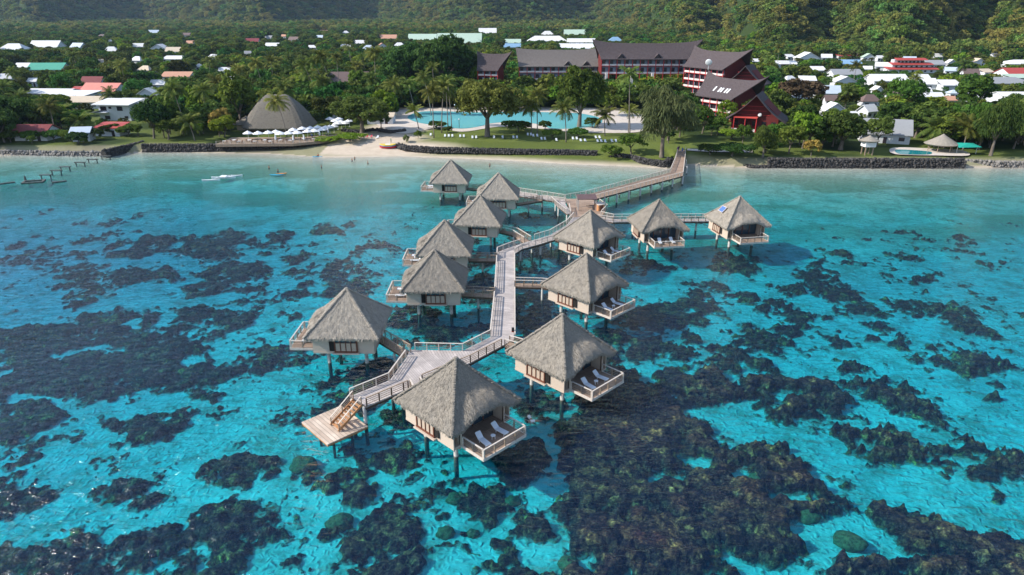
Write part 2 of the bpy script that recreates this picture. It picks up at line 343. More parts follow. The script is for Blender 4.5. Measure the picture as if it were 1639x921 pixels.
c1 = ramp(mc, a1.outputs[0], [(.36, (.018, .007, .009)), (.5, (.095, .036, .030)), (.62, (.24, .105, .055)), (.78, (.48, .30, .15))])
c1 = mixc(mc, 1.0, c1, ramp(mc, a3.outputs[0], [(.36, (.30, .28, .30)), (.52, (1, 1, 1)), (.70, (2.6, 2.4, 2.0))]), 'MULTIPLY')
c1 = mixc(mc, ramp(mc, a4.outputs[0], [(.45, (0, 0, 0)), (.62, (.7, .7, .7))]), c1, mixc(mc, 1.0, c1, (1.9, 2.0, 1.3), 'MULTIPLY'))
sp = N(mc, 'ShaderNodeSeparateColor'); L(mc, a2.outputs['Color'], sp.inputs[0])
c2 = ramp(mc, sp.outputs[0], [(.5, (.65, .45, .6)), (.62, (1.1, .72, .75)), (.85, (1.5, 1.0, .85)), (.95, (2.6, 2.0, 1.4))])
cor_ = mixc(mc, 1.0, c1, c2, 'MULTIPLY'); aed = N(mc, 'ShaderNodeAttribute', attribute_name='edge')
ea = N(mc, 'ShaderNodeMath', operation='MULTIPLY_ADD'); L(mc, a1.outputs[0], ea.inputs[0]); ea.inputs[1].default_value = 1.6; L(mc, aed.outputs['Fac'], ea.inputs[2])
L(mc, mixc(mc, ramp(mc, ea.outputs[0], [(.80, (0, 0, 0)), (1.3, (1, 1, 1))]), (.40, .35, .28), cor_), BS(mc).inputs['Base Color'])
bp = N(mc, 'ShaderNodeBump', inputs={'Strength': .9, 'Distance': .35}); L(mc, a1.outputs[0], bp.inputs['Height']); L(mc, bp.outputs[0], BS(mc).inputs['Normal'])
reef = link('coral_reef', me, mc); tag(reef, 'dark brown and olive coral patches under the clear turquoise lagoon', 'coral', kind='stuff')

# single rounded heads one can tell apart
hm = noisy('head_coral', (.06, .040, .016), (.26, .17, .075), scale=3.5, bump=.6, bdist=.2)
HEADS = [(1360,872,22,'large round olive coral head alone in the bright sand gap at lower right'),(1292,828,18,'olive dome shaped coral head above the big round one at lower right'),(1186,812,14,'pale green coral head in the dark reef left of the domed heads'),
 (543,838,20,'brown coral head with a yellowish rim right of the long dark mound'),(487,745,20,'low olive coral head on bright sand below the swim platform'),(757,852,10,'small yellow green coral head on the sand below the nearest bungalow'),(1212,770,14,'yellowish coral head beside the small sand gap at right'),
 (910,905,16,'pale green coral head beside the sand channel at the bottom edge'),(713,852,14,'flat brown coral head left of the small yellow green one'),(820,800,13,'rounded coral head at the end of the chain below the sun deck'),
 (1412,828,17,'broad brown coral head beside the far right sand gap'),(727,796,13,'dark coral head between the chain and the big mound')]
for i, (px, py, r, lab) in enumerate(HEADS):
    x, y = at(px, py, -2.4); rr = r / ppm(y, -2.4); z = gz(x, y)
    o = MB().blob((0, 0, 0), rr, seed=i, sub=3, amp=.22, sq=(1.05, .95, .62)).build('coral_head', hm, smooth=True)
    o.location = (x, y, z + rr * .18); tag(o, lab, 'coral', 'rounded coral heads on the sand')

# ------------------------------------------------------------------ water
mw = bpy.data.materials.new('lagoon_water'); mw.use_nodes = True
t = mw.node_tree; t.nodes.remove(t.nodes['Principled BSDF']); out = t.nodes['Material Output']
geo = N(mw, 'ShaderNodeNewGeometry')
mp = N(mw, 'ShaderNodeMapping'); mp.inputs['Rotation'].default_value = (0, 0, radians(25)); mp.inputs['Scale'].default_value = (.6, 1.3, 1); L(mw, geo.outputs['Position'], mp.inputs[0])
w1 = N(mw, 'ShaderNodeTexNoise', inputs={'Scale': .95, 'Detail': 4, 'Roughness': .55, 'Distortion': .6}); L(mw, mp.outputs[0], w1.inputs['Vector'])
w2 = N(mw, 'ShaderNodeTexNoise', inputs={'Scale': .02, 'Detail': 3}); L(mw, geo.outputs['Position'], w2.inputs['Vector'])
patch = N(mw, 'ShaderNodeMapRange', inputs={'From Min': .35, 'From Max': .65, 'To Min': .45, 'To Max': 1.0}); L(mw, w2.outputs[0], patch.inputs[0])
bp = N(mw, 'ShaderNodeBump', inputs={'Distance': .72}); L(mw, w1.outputs[0], bp.inputs['Height']); L(mw, patch.outputs[0], bp.inputs['Strength'])
lw = N(mw, 'ShaderNodeLayerWeight', inputs={'Blend': .5}); L(mw, bp.outputs[0], lw.inputs['Normal'])
p5 = N(mw, 'ShaderNodeMath', operation='POWER'); p5.inputs[1].default_value = 5.0; L(mw, lw.outputs['Facing'], p5.inputs[0])
fr = N(mw, 'ShaderNodeMath', operation='MULTIPLY_ADD'); L(mw, p5.outputs[0], fr.inputs[0]); fr.inputs[1].default_value = .97; fr.inputs[2].default_value = .025
gl = N(mw, 'ShaderNodeBsdfGlossy', inputs={'Roughness': .08}); L(mw, bp.outputs[0], gl.inputs['Normal'])
tr = N(mw, 'ShaderNodeBsdfTransparent'); df = N(mw, 'ShaderNodeBsdfDiffuse', inputs={'Color': (.006, .10, .36, 1)})
m1 = N(mw, 'ShaderNodeMixShader', inputs={0: .052}); L(mw, tr.outputs[0], m1.inputs[1]); L(mw, df.outputs[0], m1.inputs[2])
m2 = N(mw, 'ShaderNodeMixShader'); L(mw, fr.outputs[0], m2.inputs[0]); L(mw, m1.outputs[0], m2.inputs[1]); L(mw, gl.outputs[0], m2.inputs[2])
L(mw, m2.outputs[0], out.inputs['Surface'])
va = N(mw, 'ShaderNodeVolumeAbsorption', inputs={'Color': (.18, .90, .957, 1), 'Density': .56}); L(mw, va.outputs[0], out.inputs['Volume'])
water = MB().box((0, 90, -4.4), (2400, 330, 8.8)).build('water', mw); tag(water, kind='structure')

# ------------------------------------------------------------------ materials of the resort on the water
def wood(name, c1, c2, scale=6, stretch=(1, 1, 1), rough=.8, bump=.2, rnd=0.0):
    return noisy(name, c1, c2, scale=scale, rough=rough, bump=bump, bdist=.02, stretch=stretch, rnd=rnd)
M = {}
M['rail'] = wood('pale_rail_wood', (.50, .43, .37), (.66, .60, .54), 5)
M['post'] = wood('weathered_post_wood', (.24, .17, .12), (.38, .30, .23), 5)
M['beam'] = wood('dark_beam_wood', (.07, .045, .035), (.13, .09, .065), 4)
M['fresh'] = wood('orange_timber', (.42, .19, .08), (.56, .30, .15), 5)
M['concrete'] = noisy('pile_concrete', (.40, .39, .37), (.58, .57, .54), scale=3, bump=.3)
def paint_reflection(m, z0=.05, z1=.22, c=(.085, .09, .07)):
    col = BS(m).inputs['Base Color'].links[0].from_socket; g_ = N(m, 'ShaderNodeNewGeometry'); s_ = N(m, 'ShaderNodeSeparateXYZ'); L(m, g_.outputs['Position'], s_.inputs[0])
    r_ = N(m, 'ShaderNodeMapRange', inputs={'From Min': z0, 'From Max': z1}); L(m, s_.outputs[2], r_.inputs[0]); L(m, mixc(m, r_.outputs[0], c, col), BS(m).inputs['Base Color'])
paint_reflection(M['concrete'])   # piles coloured dark from the waterline down, standing in for their dark reflection
M['wall'] = noisy('woven_cane_wall', (.50, .40, .32), (.62, .52, .43), scale=14, stretch=(1, 1, 3), bump=.4, bdist=.02)
M['frame'] = wood('red_brown_frame', (.12, .045, .03), (.20, .08, .05), 5)
M['blind'] = noisy('bamboo_blind', (.44, .34, .26), (.56, .46, .37), scale=3, stretch=(1, 1, 8))
M['glass'] = mat('window_glass', (.03, .06, .09), .06, .8)
M['dark'] = mat('dark_opening', (.02, .017, .015), .9)
M['white'] = mat('white_sling', (.80, .82, .84), .6)
M['cushion'] = mat('pale_cushion', (.70, .74, .80), .7)
def plank_mat(name, c1, c2, width=.14, axis=0):
    m = mat(name, c1, .75, .25); tc = N(m, 'ShaderNodeTexCoord'); sx = N(m, 'ShaderNodeSeparateXYZ'); L(m, tc.outputs['UV'], sx.inputs[0])
    dv = N(m, 'ShaderNodeMath', operation='DIVIDE'); L(m, sx.outputs[axis], dv.inputs[0]); dv.inputs[1].default_value = width
    fl = N(m, 'ShaderNodeMath', operation='FLOOR'); L(m, dv.outputs[0], fl.inputs[0])
    wn = N(m, 'ShaderNodeTexWhiteNoise', noise_dimensions='1D'); L(m, fl.outputs[0], wn.inputs['W'])
    fc = N(m, 'ShaderNodeMath', operation='FRACT'); L(m, dv.outputs[0], fc.inputs[0])
    gap = N(m, 'ShaderNodeMath', operation='LESS_THAN'); L(m, fc.outputs[0], gap.inputs[0]); gap.inputs[1].default_value = .09
    geo = N(m, 'ShaderNodeNewGeometry'); nz = N(m, 'ShaderNodeTexNoise', inputs={'Scale': .5, 'Detail': 8, 'Roughness': .7}); L(m, geo.outputs['Position'], nz.inputs['Vector'])
    col = ramp(m, wn.outputs['Value'], [(0, c1), (1, c2)])
    col = mixc(m, ramp(m, nz.outputs[0], [(.4, (0, 0, 0)), (.7, (1, 1, 1))]), col, tuple(c * .72 for c in c1))
    L(m, mixc(m, gap.outputs[0], col, tuple(c * .25 for c in c1)), BS(m).inputs['Base Color'])
    return m
M['plank'] = plank_mat('grey_deck_planks', (.44, .39, .37), (.60, .535, .505), .30)
M['plank_warm'] = plank_mat('brown_deck_planks', (.34, .24, .18), (.46, .34, .26), .16)
M['plank_pale'] = plank_mat('pale_raft_planks', (.55, .43, .34), (.76, .64, .53), .42)

# thatch: straw coloured, streaky
mt = mat('palm_thatch', rough=.95, spec=.05)
tc = N(mt, 'ShaderNodeTexCoord')
t1 = N(mt, 'ShaderNodeTexNoise', inputs={'Scale': 8, 'Detail': 8, 'Roughness': .8}); L(mt, tc.outputs['Object'], t1.inputs['Vector'])
t2 = N(mt, 'ShaderNodeTexNoise', inputs={'Scale': .9, 'Detail': 4, 'Roughness': .6}); L(mt, tc.outputs['Object'], t2.inputs['Vector'])
cc = ramp(mt, t1.outputs[0], [(.29, (.155, .133, .11)), (.5, (.32, .285, .24)), (.71, (.53, .475, .40))])
cc = mixc(mt, ramp(mt, t2.outputs[0], [(.4, (0, 0, 0)), (.7, (.55, .55, .55))]), cc, (.24, .225, .205))
oi = N(mt, 'ShaderNodeObjectInfo'); hs = N(mt, 'ShaderNodeHueSaturation'); mr = N(mt, 'ShaderNodeMapRange', inputs={'To Min': .80, 'To Max': 1.16}); L(mt, oi.outputs['Random'], mr.inputs[0])
L(mt, mr.outputs[0], hs.inputs['Value']); L(mt, cc, hs.inputs['Color']); L(mt, hs.outputs[0], BS(mt).inputs['Base Color'])
bp = N(mt, 'ShaderNodeBump', inputs={'Strength': .8, 'Distance': .1}); L(mt, t1.outputs[0], bp.inputs['Height']); L(mt, bp.outputs[0], BS(mt).inputs['Normal'])
M['thatch'] = mt

# ------------------------------------------------------------------ overwater bungalow (deck towards local +x, windows on -y and +y, door on -x)
ZD, ZE, ZA = 2.4, 4.6, 9.4        # deck, eave and apex heights
HR, HB = 4.6, 3.8                 # half widths of roof and body
def make_thatch(eyebrow=True, seed=3):
    mb = MB(); n = 22; rr = random.Random(seed)
    def pt(face, t, v):
        """face 0 +x, 1 +y, 2 -x, 3 -y; t -1..1 along the eave, v 0 apex..1 eave"""
        r = HR * v; a, b = r, r * t
        z = ZA - (ZA - ZE) * (v ** .94)
        if v > .98: z -= .05
        nx = .10 * (mnoise.noise(Vector((t * 5, v * 9, face * 7.3 + seed))))
        z += nx * sstep(0, .3, v) * (1 - abs(t) ** 8)
        z -= .10 * abs(t) ** 10 * v
        if eyebrow and face == 0:
            k = float(sstep(.46, .95, v)) * float(sstep(.78, .25, abs(t - .02)))
            z += .95 * k; a += .12 * k
        a += .06 * rr.uniform(-1, 1) * (v > .97)
        return [(a, b, z), (-b, a, z), (-a, -b, z), (b, -a, z)][face]
    for f in range(4):
        o = len(mb.v)
        for i in range(n + 1):
            v = (i / n) ** .85
            for j in range(2 * n + 1):
                mb.v.append(pt(f, (j / n - 1), max(v, .004)))
        W_ = 2 * n + 1
        for i in range(n):
            for j in range(2 * n): mb.f.append((o + i * W_ + j, o + (i + 1) * W_ + j, o + (i + 1) * W_ + j + 1, o + i * W_ + j + 1))
        # thick shaggy edge and underside
        e = len(mb.v)
        for j in range(W_):
            x, y, z = mb.v[o + n * W_ + j]; q = .93
            mb.v.append((x * .985, y * .985, z - .24 - .14 * rr.random())); mb.v.append((x * q * .97, y * q * .97, z - .05)); mb.v.append((0, 0, ZA - .9))
        for j in range(W_ - 1):
            a0 = o + n * W_ + j; b0 = e + 3 * j
            mb.f += [(a0, b0, b0 + 3, a0 + 1), (b0, b0 + 1, b0 + 4, b0 + 3), (b0 + 1, b0 + 2, b0 + 5, b0 + 4)]
    # straw tufts lying down the slope and hanging over the eave
    def tuft(face, t, v, ln, wd):
        p = Vector(pt(face, t, v)); q = Vector(pt(face, t + rr.uniform(-.03, .03), min(v + ln / 6.6, 1.0))); d = (q - p)
        if d.length < .02: d = Vector(pt(face, t, 1)) - Vector(pt(face, t, .9))
        d = d.normalized() * ln
        out = Vector([(1, 0, 0), (0, 1, 0), (-1, 0, 0), (0, -1, 0)][face]); nrm = (out * .72 + Vector((0, 0, .69)))
        sd = d.cross(nrm).normalized() * wd
        e = p + d + nrm * rr.uniform(.02, .08)
        mb.add([p - sd + nrm * .005, p + sd + nrm * .005, e + sd * .4, e - sd * .5], [(0, 1, 2, 3)])
    for _ in range(3600):
        v = sqrt(rr.random()) * .97 + .02; tuft(rr.randrange(4), rr.uniform(-1, 1), v, rr.uniform(.22, .5), rr.uniform(.02, .05))
    for f in range(4):                                             # fringe
        for _ in range(230):
            t = rr.uniform(-1, 1); p = Vector(pt(f, t, .985)); out = Vector([(1, 0, 0), (0, 1, 0), (-1, 0, 0), (0, -1, 0)][f]); sd = Vector((-out.y, out.x, 0)) * rr.uniform(.025, .07)
            e = p + out * rr.uniform(-.02, .16) + Vector((rr.uniform(-.05, .05), rr.uniform(-.05, .05), -rr.uniform(.18, .5)))
            mb.add([p - sd, p + sd, e + sd * .4, e - sd * .4], [(0, 1, 2, 3)])
    for k in range(4):                                             # hip rolls
        sx_, sy_ = [(1, 1), (-1, 1), (-1, -1), (1, -1)][k]
        for i in range(46):
            v = (i + .5) / 46; a = HR * v; z = ZA - (ZA - ZE) * (v ** .94) + .03
            mb.blob((sx_ * a, sy_ * a, z), .16, seed=i + 50 * k, sub=1, amp=.35, sq=(1.3, 1.3, .7))
    return mb.mesh('roof')
def window_mb(w, h, panes, y=0.0):
    pass
def make_bungalow():
    r = thing('overwater_bungalow', 'x', 'bungalow')
    link('thatch_roof', make_thatch(), M['thatch'], r)
    w_ = MB(); t = .12
    # walls: -x, +y, -y solid, +x recessed glazed front
    w_.box((0, -HB + t / 2, (ZD + ZE) / 2 + .2), (2 * HB, t, ZE - ZD + .5)); w_.box((0, HB - t / 2, (ZD + ZE) / 2 + .2), (2 * HB, t, ZE - ZD + .5))
    w_.box((-HB + t / 2, 0, (ZD + ZE) / 2 + .2), (t, 2 * HB - 2 * t - .01, ZE - ZD + .5)); w_.box((2.2, -3.3, (ZD + ZE) / 2 + .2), (t, .72, ZE - ZD + .5)); w_.box((2.2, 3.3, (ZD + ZE) / 2 + .2), (t, .72, ZE - ZD + .5))
    w_.box((3.1, -2.9, (ZD + ZE) / 2 + .1), (1.7, .1, ZE - ZD + .3)); w_.box((3.1, 2.9, (ZD + ZE) / 2 + .1), (1.7, .1, ZE - ZD + .3))
    w_.build('wall', M['wall'], r)
    fl = MB(); fl.box((0, 0, ZD - .14), (2 * HB + .06, 2 * HB + .06, .24)); fl.box((0, -3.0, ZD - .38), (2 * HB, .22, .24)); fl.box((0, 3.0, ZD - .38), (2 * HB, .22, .24)); fl.box((0, 0, ZD - .38), (.22, 2 * HB - .2, .22)); fl.build('floor', M['wall'], r)
    for sy in (-1, 1):
        y = sy * (HB + .10)
        bay = MB(); bay.box((-.35, y, ZD + .06), (2.9, .34, .16)); bay.box((-1.72, y, ZD + .95), (.14, .26, 1.9)); bay.box((1.0, y, ZD + .95), (.14, .26, 1.9)); bay.box((-.35, y, ZD + 1.92), (2.9, .3, .12))
        for i in range(1, 4): bay.box((-1.65 + i * .66, y + sy * .02, ZD + .98), (.08, .2, 1.7))
        bay.box((-.33, y + sy * .02, ZD + 1.28), (2.6, .16, .07))
        f = bay.build('window', M['frame'], r)
        for i in range(4): MB().box((-1.32 + i * .66, y - sy * .02, ZD + .67), (.56, .12, 1.1)).build('blind', M['blind'], f)
        MB().box((-.33, y - sy * .03, ZD + 1.58), (2.5, .1, .52)).build('pane', M['glass'], f)
        MB().box((1.42, y - sy * .01, ZD + 1.0), (.6, .12, 1.7)).build('shutter', M['dark'], r)
        MB().box((-.35, y + sy * .1, ZD - .12), (3.3, .5, .16)).build('sill', M['wall'], r)
    d = MB(); d.box((-HB - .03, 0, ZD + 1.0), (.08, 1.0, 2.0)); d = d.build('door', M['frame'], r); MB().box((-HB - .1, .36, ZD + 1.0), (.06, .05, .14)).build('handle', M['rail'], d)
    g = MB(); g.box((2.22, 0, ZD + 1.15), (.06, 5.86, 2.2)); gd = g.build('glass_door', M['glass'], r)
    fr_ = MB()
    for yy_ in (-2.9, -1.45, 0, 1.45, 2.9): fr_.box((2.28, yy_, ZD + 1.15), (.08, .1, 2.25))
    fr_.box((2.28, 0, ZD + 2.25), (.08, 5.9, .12)); fr_.build('door_frame', M['frame'], gd)
    # deck: from x 2.3 out to 7.0
    dk = MB(); dk.box((5.4, 0, ZD - .12), (3.25, 5.6, .16)); dk.box((3.1, 0, ZD + .0), (1.6, 5.6, .06))
    o = dk.build('deck', M['plank_warm'], r); box_uv(o.data, 1)
    ed = MB(); ed.box((7.05, 0, ZD - .16), (.1, 5.7, .3)); ed.box((5.45, -2.86, ZD - .16), (3.2, .1, .3)); ed.box((5.45, 2.86, ZD - .16), (3.2, .1, .3)); ed.box((4.9, -1.9, ZD - .42), (3.6, .2, .24)); ed.box((4.9, 1.9, ZD - .42), (3.6, .2, .24))
    ed.build('deck_edge', M['rail'], r)
    def rail(a, b, n):
        a = Vector(a); b = Vector(b); tp = MB(); z = ZD
        tp.bar(a + Vector((0, 0, z + .96)), b + Vector((0, 0, z + .96)), .15, .07); ro = tp.build('deck_railing', M['rail'], r)
        m_ = MB()
        for h in (.25, .48, .71): m_.bar(a + Vector((0, 0, z + h)), b + Vector((0, 0, z + h)), .03, .05)
        m_.build('mid_rail', M['post'], ro)
        for i in range(n + 1):
            p = a.lerp(b, i / n); MB().box((p.x, p.y, z + .40), (.11, .11, 1.05)).build('post', M['rail'] if i in (0, n) else M['post'], ro)
    rail((7.0, -2.8, 0), (7.0, 2.8, 0), 4); rail((4.0, -2.8, 0), (6.86, -2.8, 0), 2); rail((4.0, 2.8, 0), (6.86, 2.8, 0), 2)
    for x, y in ((-2.4, -2.4), (2.4, -2.4), (2.4, 2.4), (-2.4, 2.4)):
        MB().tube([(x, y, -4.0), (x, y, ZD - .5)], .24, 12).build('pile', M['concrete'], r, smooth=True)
    for x, y in ((3.72, -2.9), (3.72, 2.9)):
        MB().box((x, y, ZD + 1.1), (.14, .14, 2.2)).build('post', M['beam'], r)
    return r
def box_uv(me, axis=0):
    """planar uv in metres (x, y) of the object"""
    uv = me.uv_layers.new(name='uv'); co = np.empty(len(me.vertices) * 3, np.float32); me.vertices.foreach_get('co', co); co = co.reshape(-1, 3)
    li = np.empty(len(me.loops), np.int32); me.loops.foreach_get('vertex_index', li); p = co[li]
    u = np.stack([p[:, 1] if axis else p[:, 0], p[:, 0] if axis else p[:, 1]], -1); uv.data.foreach_set('uv', u.astype(np.float32).ravel())

# twelve bungalows: x, y, yaw, label, loungers
BUNG = [(-5.61, 58.34, -45, 'nearest thatched overwater bungalow in front of the plaza deck'),
 (5.76, 68.87, -45, 'thatched bungalow right of the bend where the plaza meets the long boardwalk'),
 (10.74, 90.07, -45, 'thatched bungalow right of the middle of the long boardwalk with its own two-railed bridge'),
 (13.86, 113.24, -44, 'thatched bungalow in front of the roofed junction shelter'),
 (27.67, 120.91, -82, 'thatched bungalow with white loungers, second from the right end of the side walkway'),
 (43.58, 123.29, -79, 'far right thatched bungalow with a blue skylight panel on its roof and an empty deck'),
 (-20.81, 76.72, 179, 'leftmost thatched bungalow, reached by the bridge off the left corner of the plaza'),
 (-11.39, 91.71, 180, 'thatched bungalow left of the boardwalk, frontmost of the left row of five'),
 (-11.34, 107.09, 180, 'thatched bungalow by the far boardwalk corner, second in the left row of five'),
 (-6.18, 124.26, 173, 'thatched bungalow in the middle of the left row of five'),
 (-2.98, 144.04, 178, 'thatched bungalow beside the curved ramp, fourth in the left row of five'),
 (-14.83, 158.75, 177, 'thatched bungalow nearest the beach, set apart beyond the left row')]
proto = make_bungalow(); BOBJ = []
for i, (x, y, a, lab) in enumerate(BUNG):
    o = proto if i == 0 else copy_tree(proto)
    o.location = (x, y, 0); o.rotation_euler = (0, 0, radians(a)); tag(o, lab, 'bungalow', 'thatched overwater bungalows'); BOBJ.append(o)
# roof window on the far right one, on its -y roof face
pv = MB(); pv.box((0, 0, 0), (1.5, 1.15, .07)); M['panel'] = mat('blue_roof_window', (.08, .16, .42), .2, .6)
p_ = pv.build('skylight', M['panel'], BOBJ[5]); p_.location = (-.9, -2.85, 6.72); p_.rotation_euler = (radians(46), 0, 0)
pf = MB()
for a_, b_ in (((-.8, -.62, 0), (.8, -.62, 0)), ((-.8, .62, 0), (.8, .62, 0)), ((-.8, -.56, 0), (-.8, .56, 0)), ((.8, -.56, 0), (.8, .56, 0))): pf.bar(a_, b_, .09, .12)
pf.build('frame', M['rail'], p_)

# sun loungers and side tables on the decks
def make_lounger(name, label):
    r = thing(name, label, 'sun lounger'); m_ = MB()
    m_.box((.25, -.30, .30), (1.35, .04, .06)); m_.box((.25, .30, .30), (1.35, .04, .06)); m_.box((.92, 0, .30), (.04, .56, .06)); m_.bar((-.42, -.3, .3), (-.98, -.3, .78), .04, .05); m_.bar((-.42, .3, .3), (-.98, .3, .78), .04, .05)
    m_.build('frame', M['white'], r)
    s = MB(); s.box((.24, 0, .345), (1.32, .56, .035)); s.build('seat', M['cushion'], r)
    s = MB(); s.bar((-.42, 0, .355), (-.98, 0, .83), .56, .035); s.build('backrest', M['cushion'], r)
    for x in (-.3, .75):
        for y in (-.27, .27): MB().box((x, y, .14), (.05, .05, .28)).build('leg', M['white'], r)
    return r
def make_side_table(label):
    r = thing('side_table', label, 'side table'); MB().tube([(0, 0, .40), (0, 0, .44)], .25, 16).build('table_top', M['white'], r)
    for k in range(3): MB().bar((.17 * cos(k * 2.1), .17 * sin(k * 2.1), .4), (.21 * cos(k * 2.1), .21 * sin(k * 2.1), 0), .04).build('leg', M['white'], r)
    return r
LNG = make_lounger('sun_lounger', 'x'); STB = make_side_table('x')
bname = ['nearest bungalow', 'bungalow right of the plaza bend', 'bungalow beside the middle boardwalk', 'bungalow before the junction shelter', 'bungalow second from the right', None,
 'leftmost bungalow', 'front bungalow of the left row', 'second bungalow of the left row', 'third bungalow of the left row', 'fourth bungalow of the left row', 'bungalow nearest the beach']
first = True
for i, (x, y, a, lab) in enumerate(BUNG):
    if bname[i] is None: continue
    a = radians(a)
    for j, (lx, ly) in enumerate(((5.15, -1.15), (5.0, 1.25))):
        o = LNG if first else copy_tree(LNG); first = False
        o.location = (x + lx * cos(a) - ly * sin(a), y + lx * sin(a) + ly * cos(a), ZD - .03); o.rotation_euler = (0, 0, a + (-.12, .06)[j])
        left = (('left', 'right') if i < 6 else ('far', 'near'))[j]
        tag(o, f'{left} white lounger on the deck of the {bname[i]}', 'sun lounger', 'white loungers on bungalow decks')
    if i != 5:
        o = STB if i == 0 else copy_tree(STB); o.location = (x + 5.3 * cos(a) + .0 * sin(a), y + 5.3 * sin(a), ZD - .03)
        tag(o, f'round white table between the loungers of the {bname[i]}', 'side table', 'side tables on bungalow decks')

# ------------------------------------------------------------------ boardwalks
def strip_uv(me, pts_dir):
    pass
def deck_strip(name, left, right, z0, parent, mtl, th=.16, z1=None):
    """planked deck between two polylines of equal length (uv.x runs along the walk, in metres)"""
    n = len(left); me = bpy.data.meshes.new(name); vs = []; fs = []; us = []
    run = 0; runs = [0]
    for i in range(1, n):
        a = ((Vector(left[i]) + Vector(right[i])) / 2 - (Vector(left[i - 1]) + Vector(right[i - 1])) / 2).length; run += a; runs.append(run)
    zz = [z0 if z1 is None else z0 + (z1 - z0) * r_ / run for r_ in runs]
    for i in range(n):
        for (x, y) in (left[i], right[i]): vs.append((x, y, zz[i])); us.append((runs[i], 0 if (x, y) == left[i] else 3))
        for (x, y) in (left[i], right[i]): vs.append((x, y, zz[i] - th)); us.append((runs[i], 1))
    for i in range(n - 1):
        a, b = 4 * i, 4 * i + 4
        fs += [(a, a + 1, b + 1, b), (a + 2, b + 2, b + 3, a + 3), (a, b, b + 2, a + 2), (a + 1, a + 3, b + 3, b + 1)]
    fs += [(0, 2, 3, 1), (4 * n - 4, 4 * n - 3, 4 * n - 1, 4 * n - 2)]
    me.from_pydata(vs, [], fs); uv = me.uv_layers.new(name='uv')
    for l in me.loops: uv.data[l.index].uv = us[l.vertex_index]
    o = link(name, me, mtl, parent)
    b_ = MB()
    for side in (left, right):
        for i in range(n - 1):
            p, q = Vector((*side[i], zz[i] - th - .14)), Vector((*side[i + 1], zz[i + 1] - th - .14)); c = Vector(((left[i][0] + right[i][0]) / 2, (left[i][1] + right[i][1]) / 2, 0)); dd = (c - p); dd.z = 0; dd = dd.normalized() * .12
            b_.bar(p + dd, q + dd, .16, .3)
    b_.build('beam', M['beam'], parent)
    return o
def railing(parent, pts, z0, post_gap=1.55, h=1.0, mtop=None, z1=None, midm=None, pm=None, name='railing', fine=True):
    mtop = mtop or M['rail']; midm = midm or M['post']; pm = pm or M['rail']
    tot = sum((Vector(pts[i + 1]) - Vector(pts[i])).length for i in range(len(pts) - 1)); run = 0
    for i in range(len(pts) - 1):
        a = Vector(pts[i]); b = Vector(pts[i + 1]); ln = (b - a).length
        za = z0 if z1 is None else z0 + (z1 - z0) * run / tot; run += ln; zb = z0 if z1 is None else z0 + (z1 - z0) * run / tot
        A = Vector((*a, za)); B = Vector((*b, zb)); t_ = MB(); t_.bar(A + Vector((0, 0, h)), B + Vector((0, 0, h)), .16, .07); ro = t_.build(name, mtop, parent)
        m_ = MB()
        for k in (.25, .5, .74): m_.bar(A + Vector((0, 0, h * k)), B + Vector((0, 0, h * k)), .035, .06)
        m_.build('mid_rail', midm, ro)
        n = max(1, round(ln / post_gap))
        for k in range(n + (1 if i == len(pts) - 2 else 0)):
            p = A.lerp(B, k / n); MB().box((p.x, p.y, p.z + h / 2 - .06), (.13, .13, h)).build('post', pm, ro)
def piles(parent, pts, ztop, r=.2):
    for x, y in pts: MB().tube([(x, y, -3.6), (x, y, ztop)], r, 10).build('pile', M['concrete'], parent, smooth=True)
def offset(line, d):
    """polyline shifted sideways by d (left positive)"""
    out = []
    for i, p in enumerate(line):
        a = Vector(line[max(i - 1, 0)]); b = Vector(line[min(i + 1, len(line) - 1)]); t_ = (b - a).normalized(); nrm = Vector((-t_.y, t_.x))
        k = 1.0
        if 0 < i < len(line) - 1:
            t1 = (Vector(line[i]) - a).normalized(); k = 1 / max(.5, abs(nrm.dot(Vector((-t1.y, t1.x)))))
        out.append((p[0] + nrm.x * d * k, p[1] + nrm.y * d * k))
    return out

# main boardwalk with plaza (surveyed edges)
bw = thing('boardwalk', 'long grey planked boardwalk running from the plaza deck back toward the junction', 'boardwalk', (-1.2, 90, 0))
def wl(pts): return [(x + 1.2, y - 90) for x, y in pts]
Lf = [(-17.76, 62.48), (-13.98, 65.96), (-12.86, 71.49), (-12.77, 73.47), (-6.11, 73.2), (-2.75, 77.15), (-2.68, 110.6), (-.6, 113.1), (3.5, 117.3), (7.24, 120.8), (11.0, 127.5), (12.9, 133.6)]
Rt = [(-15.56, 60.4), (-12.0, 63.73), (-9.6, 66.0), (-8.6, 67.0), (-5.0, 70.1), (.24, 76.3), (.45, 110.0), (1.8, 112.6), (5.5, 115.7), (9.2, 119.2), (13.4, 127.0), (15.4, 133.2)]
deck_strip('deck', wl(Lf), wl(Rt), ZD, bw, M['plank'])
railing(bw, wl([(-17.7, 62.4), (-14.05, 65.85), (-12.95, 71.5)]), ZD)
railing(bw, wl([(-12.1, 73.45), (-6.15, 73.15), (-2.8, 77.1), (-2.6, 90.2)]), ZD)
railing(bw, wl([(-2.6, 91.9), (-2.6, 106.2)]), ZD)
railing(bw, wl([(-2.6, 107.6), (-2.6, 110.5), (-.55, 113.0), (1.6, 115.2)]), ZD)
railing(bw, wl([(4.2, 118.1), (7.2, 120.9), (11.0, 127.6), (12.9, 133.4)]), ZD)
railing(bw, wl([(-15.5, 60.5), (-12.05, 63.75), (-11.6, 64.2)]), ZD, pm=M['beam'], mtop=M['post'])
railing(bw, wl([(-10.2, 65.5), (-8.6, 67.0), (-5.0, 70.15), (-1.3, 74.45)]), ZD, pm=M['beam'], mtop=M['post'])
railing(bw, wl([(.38, 77.6), (.42, 94.0)]), ZD, h=.16)
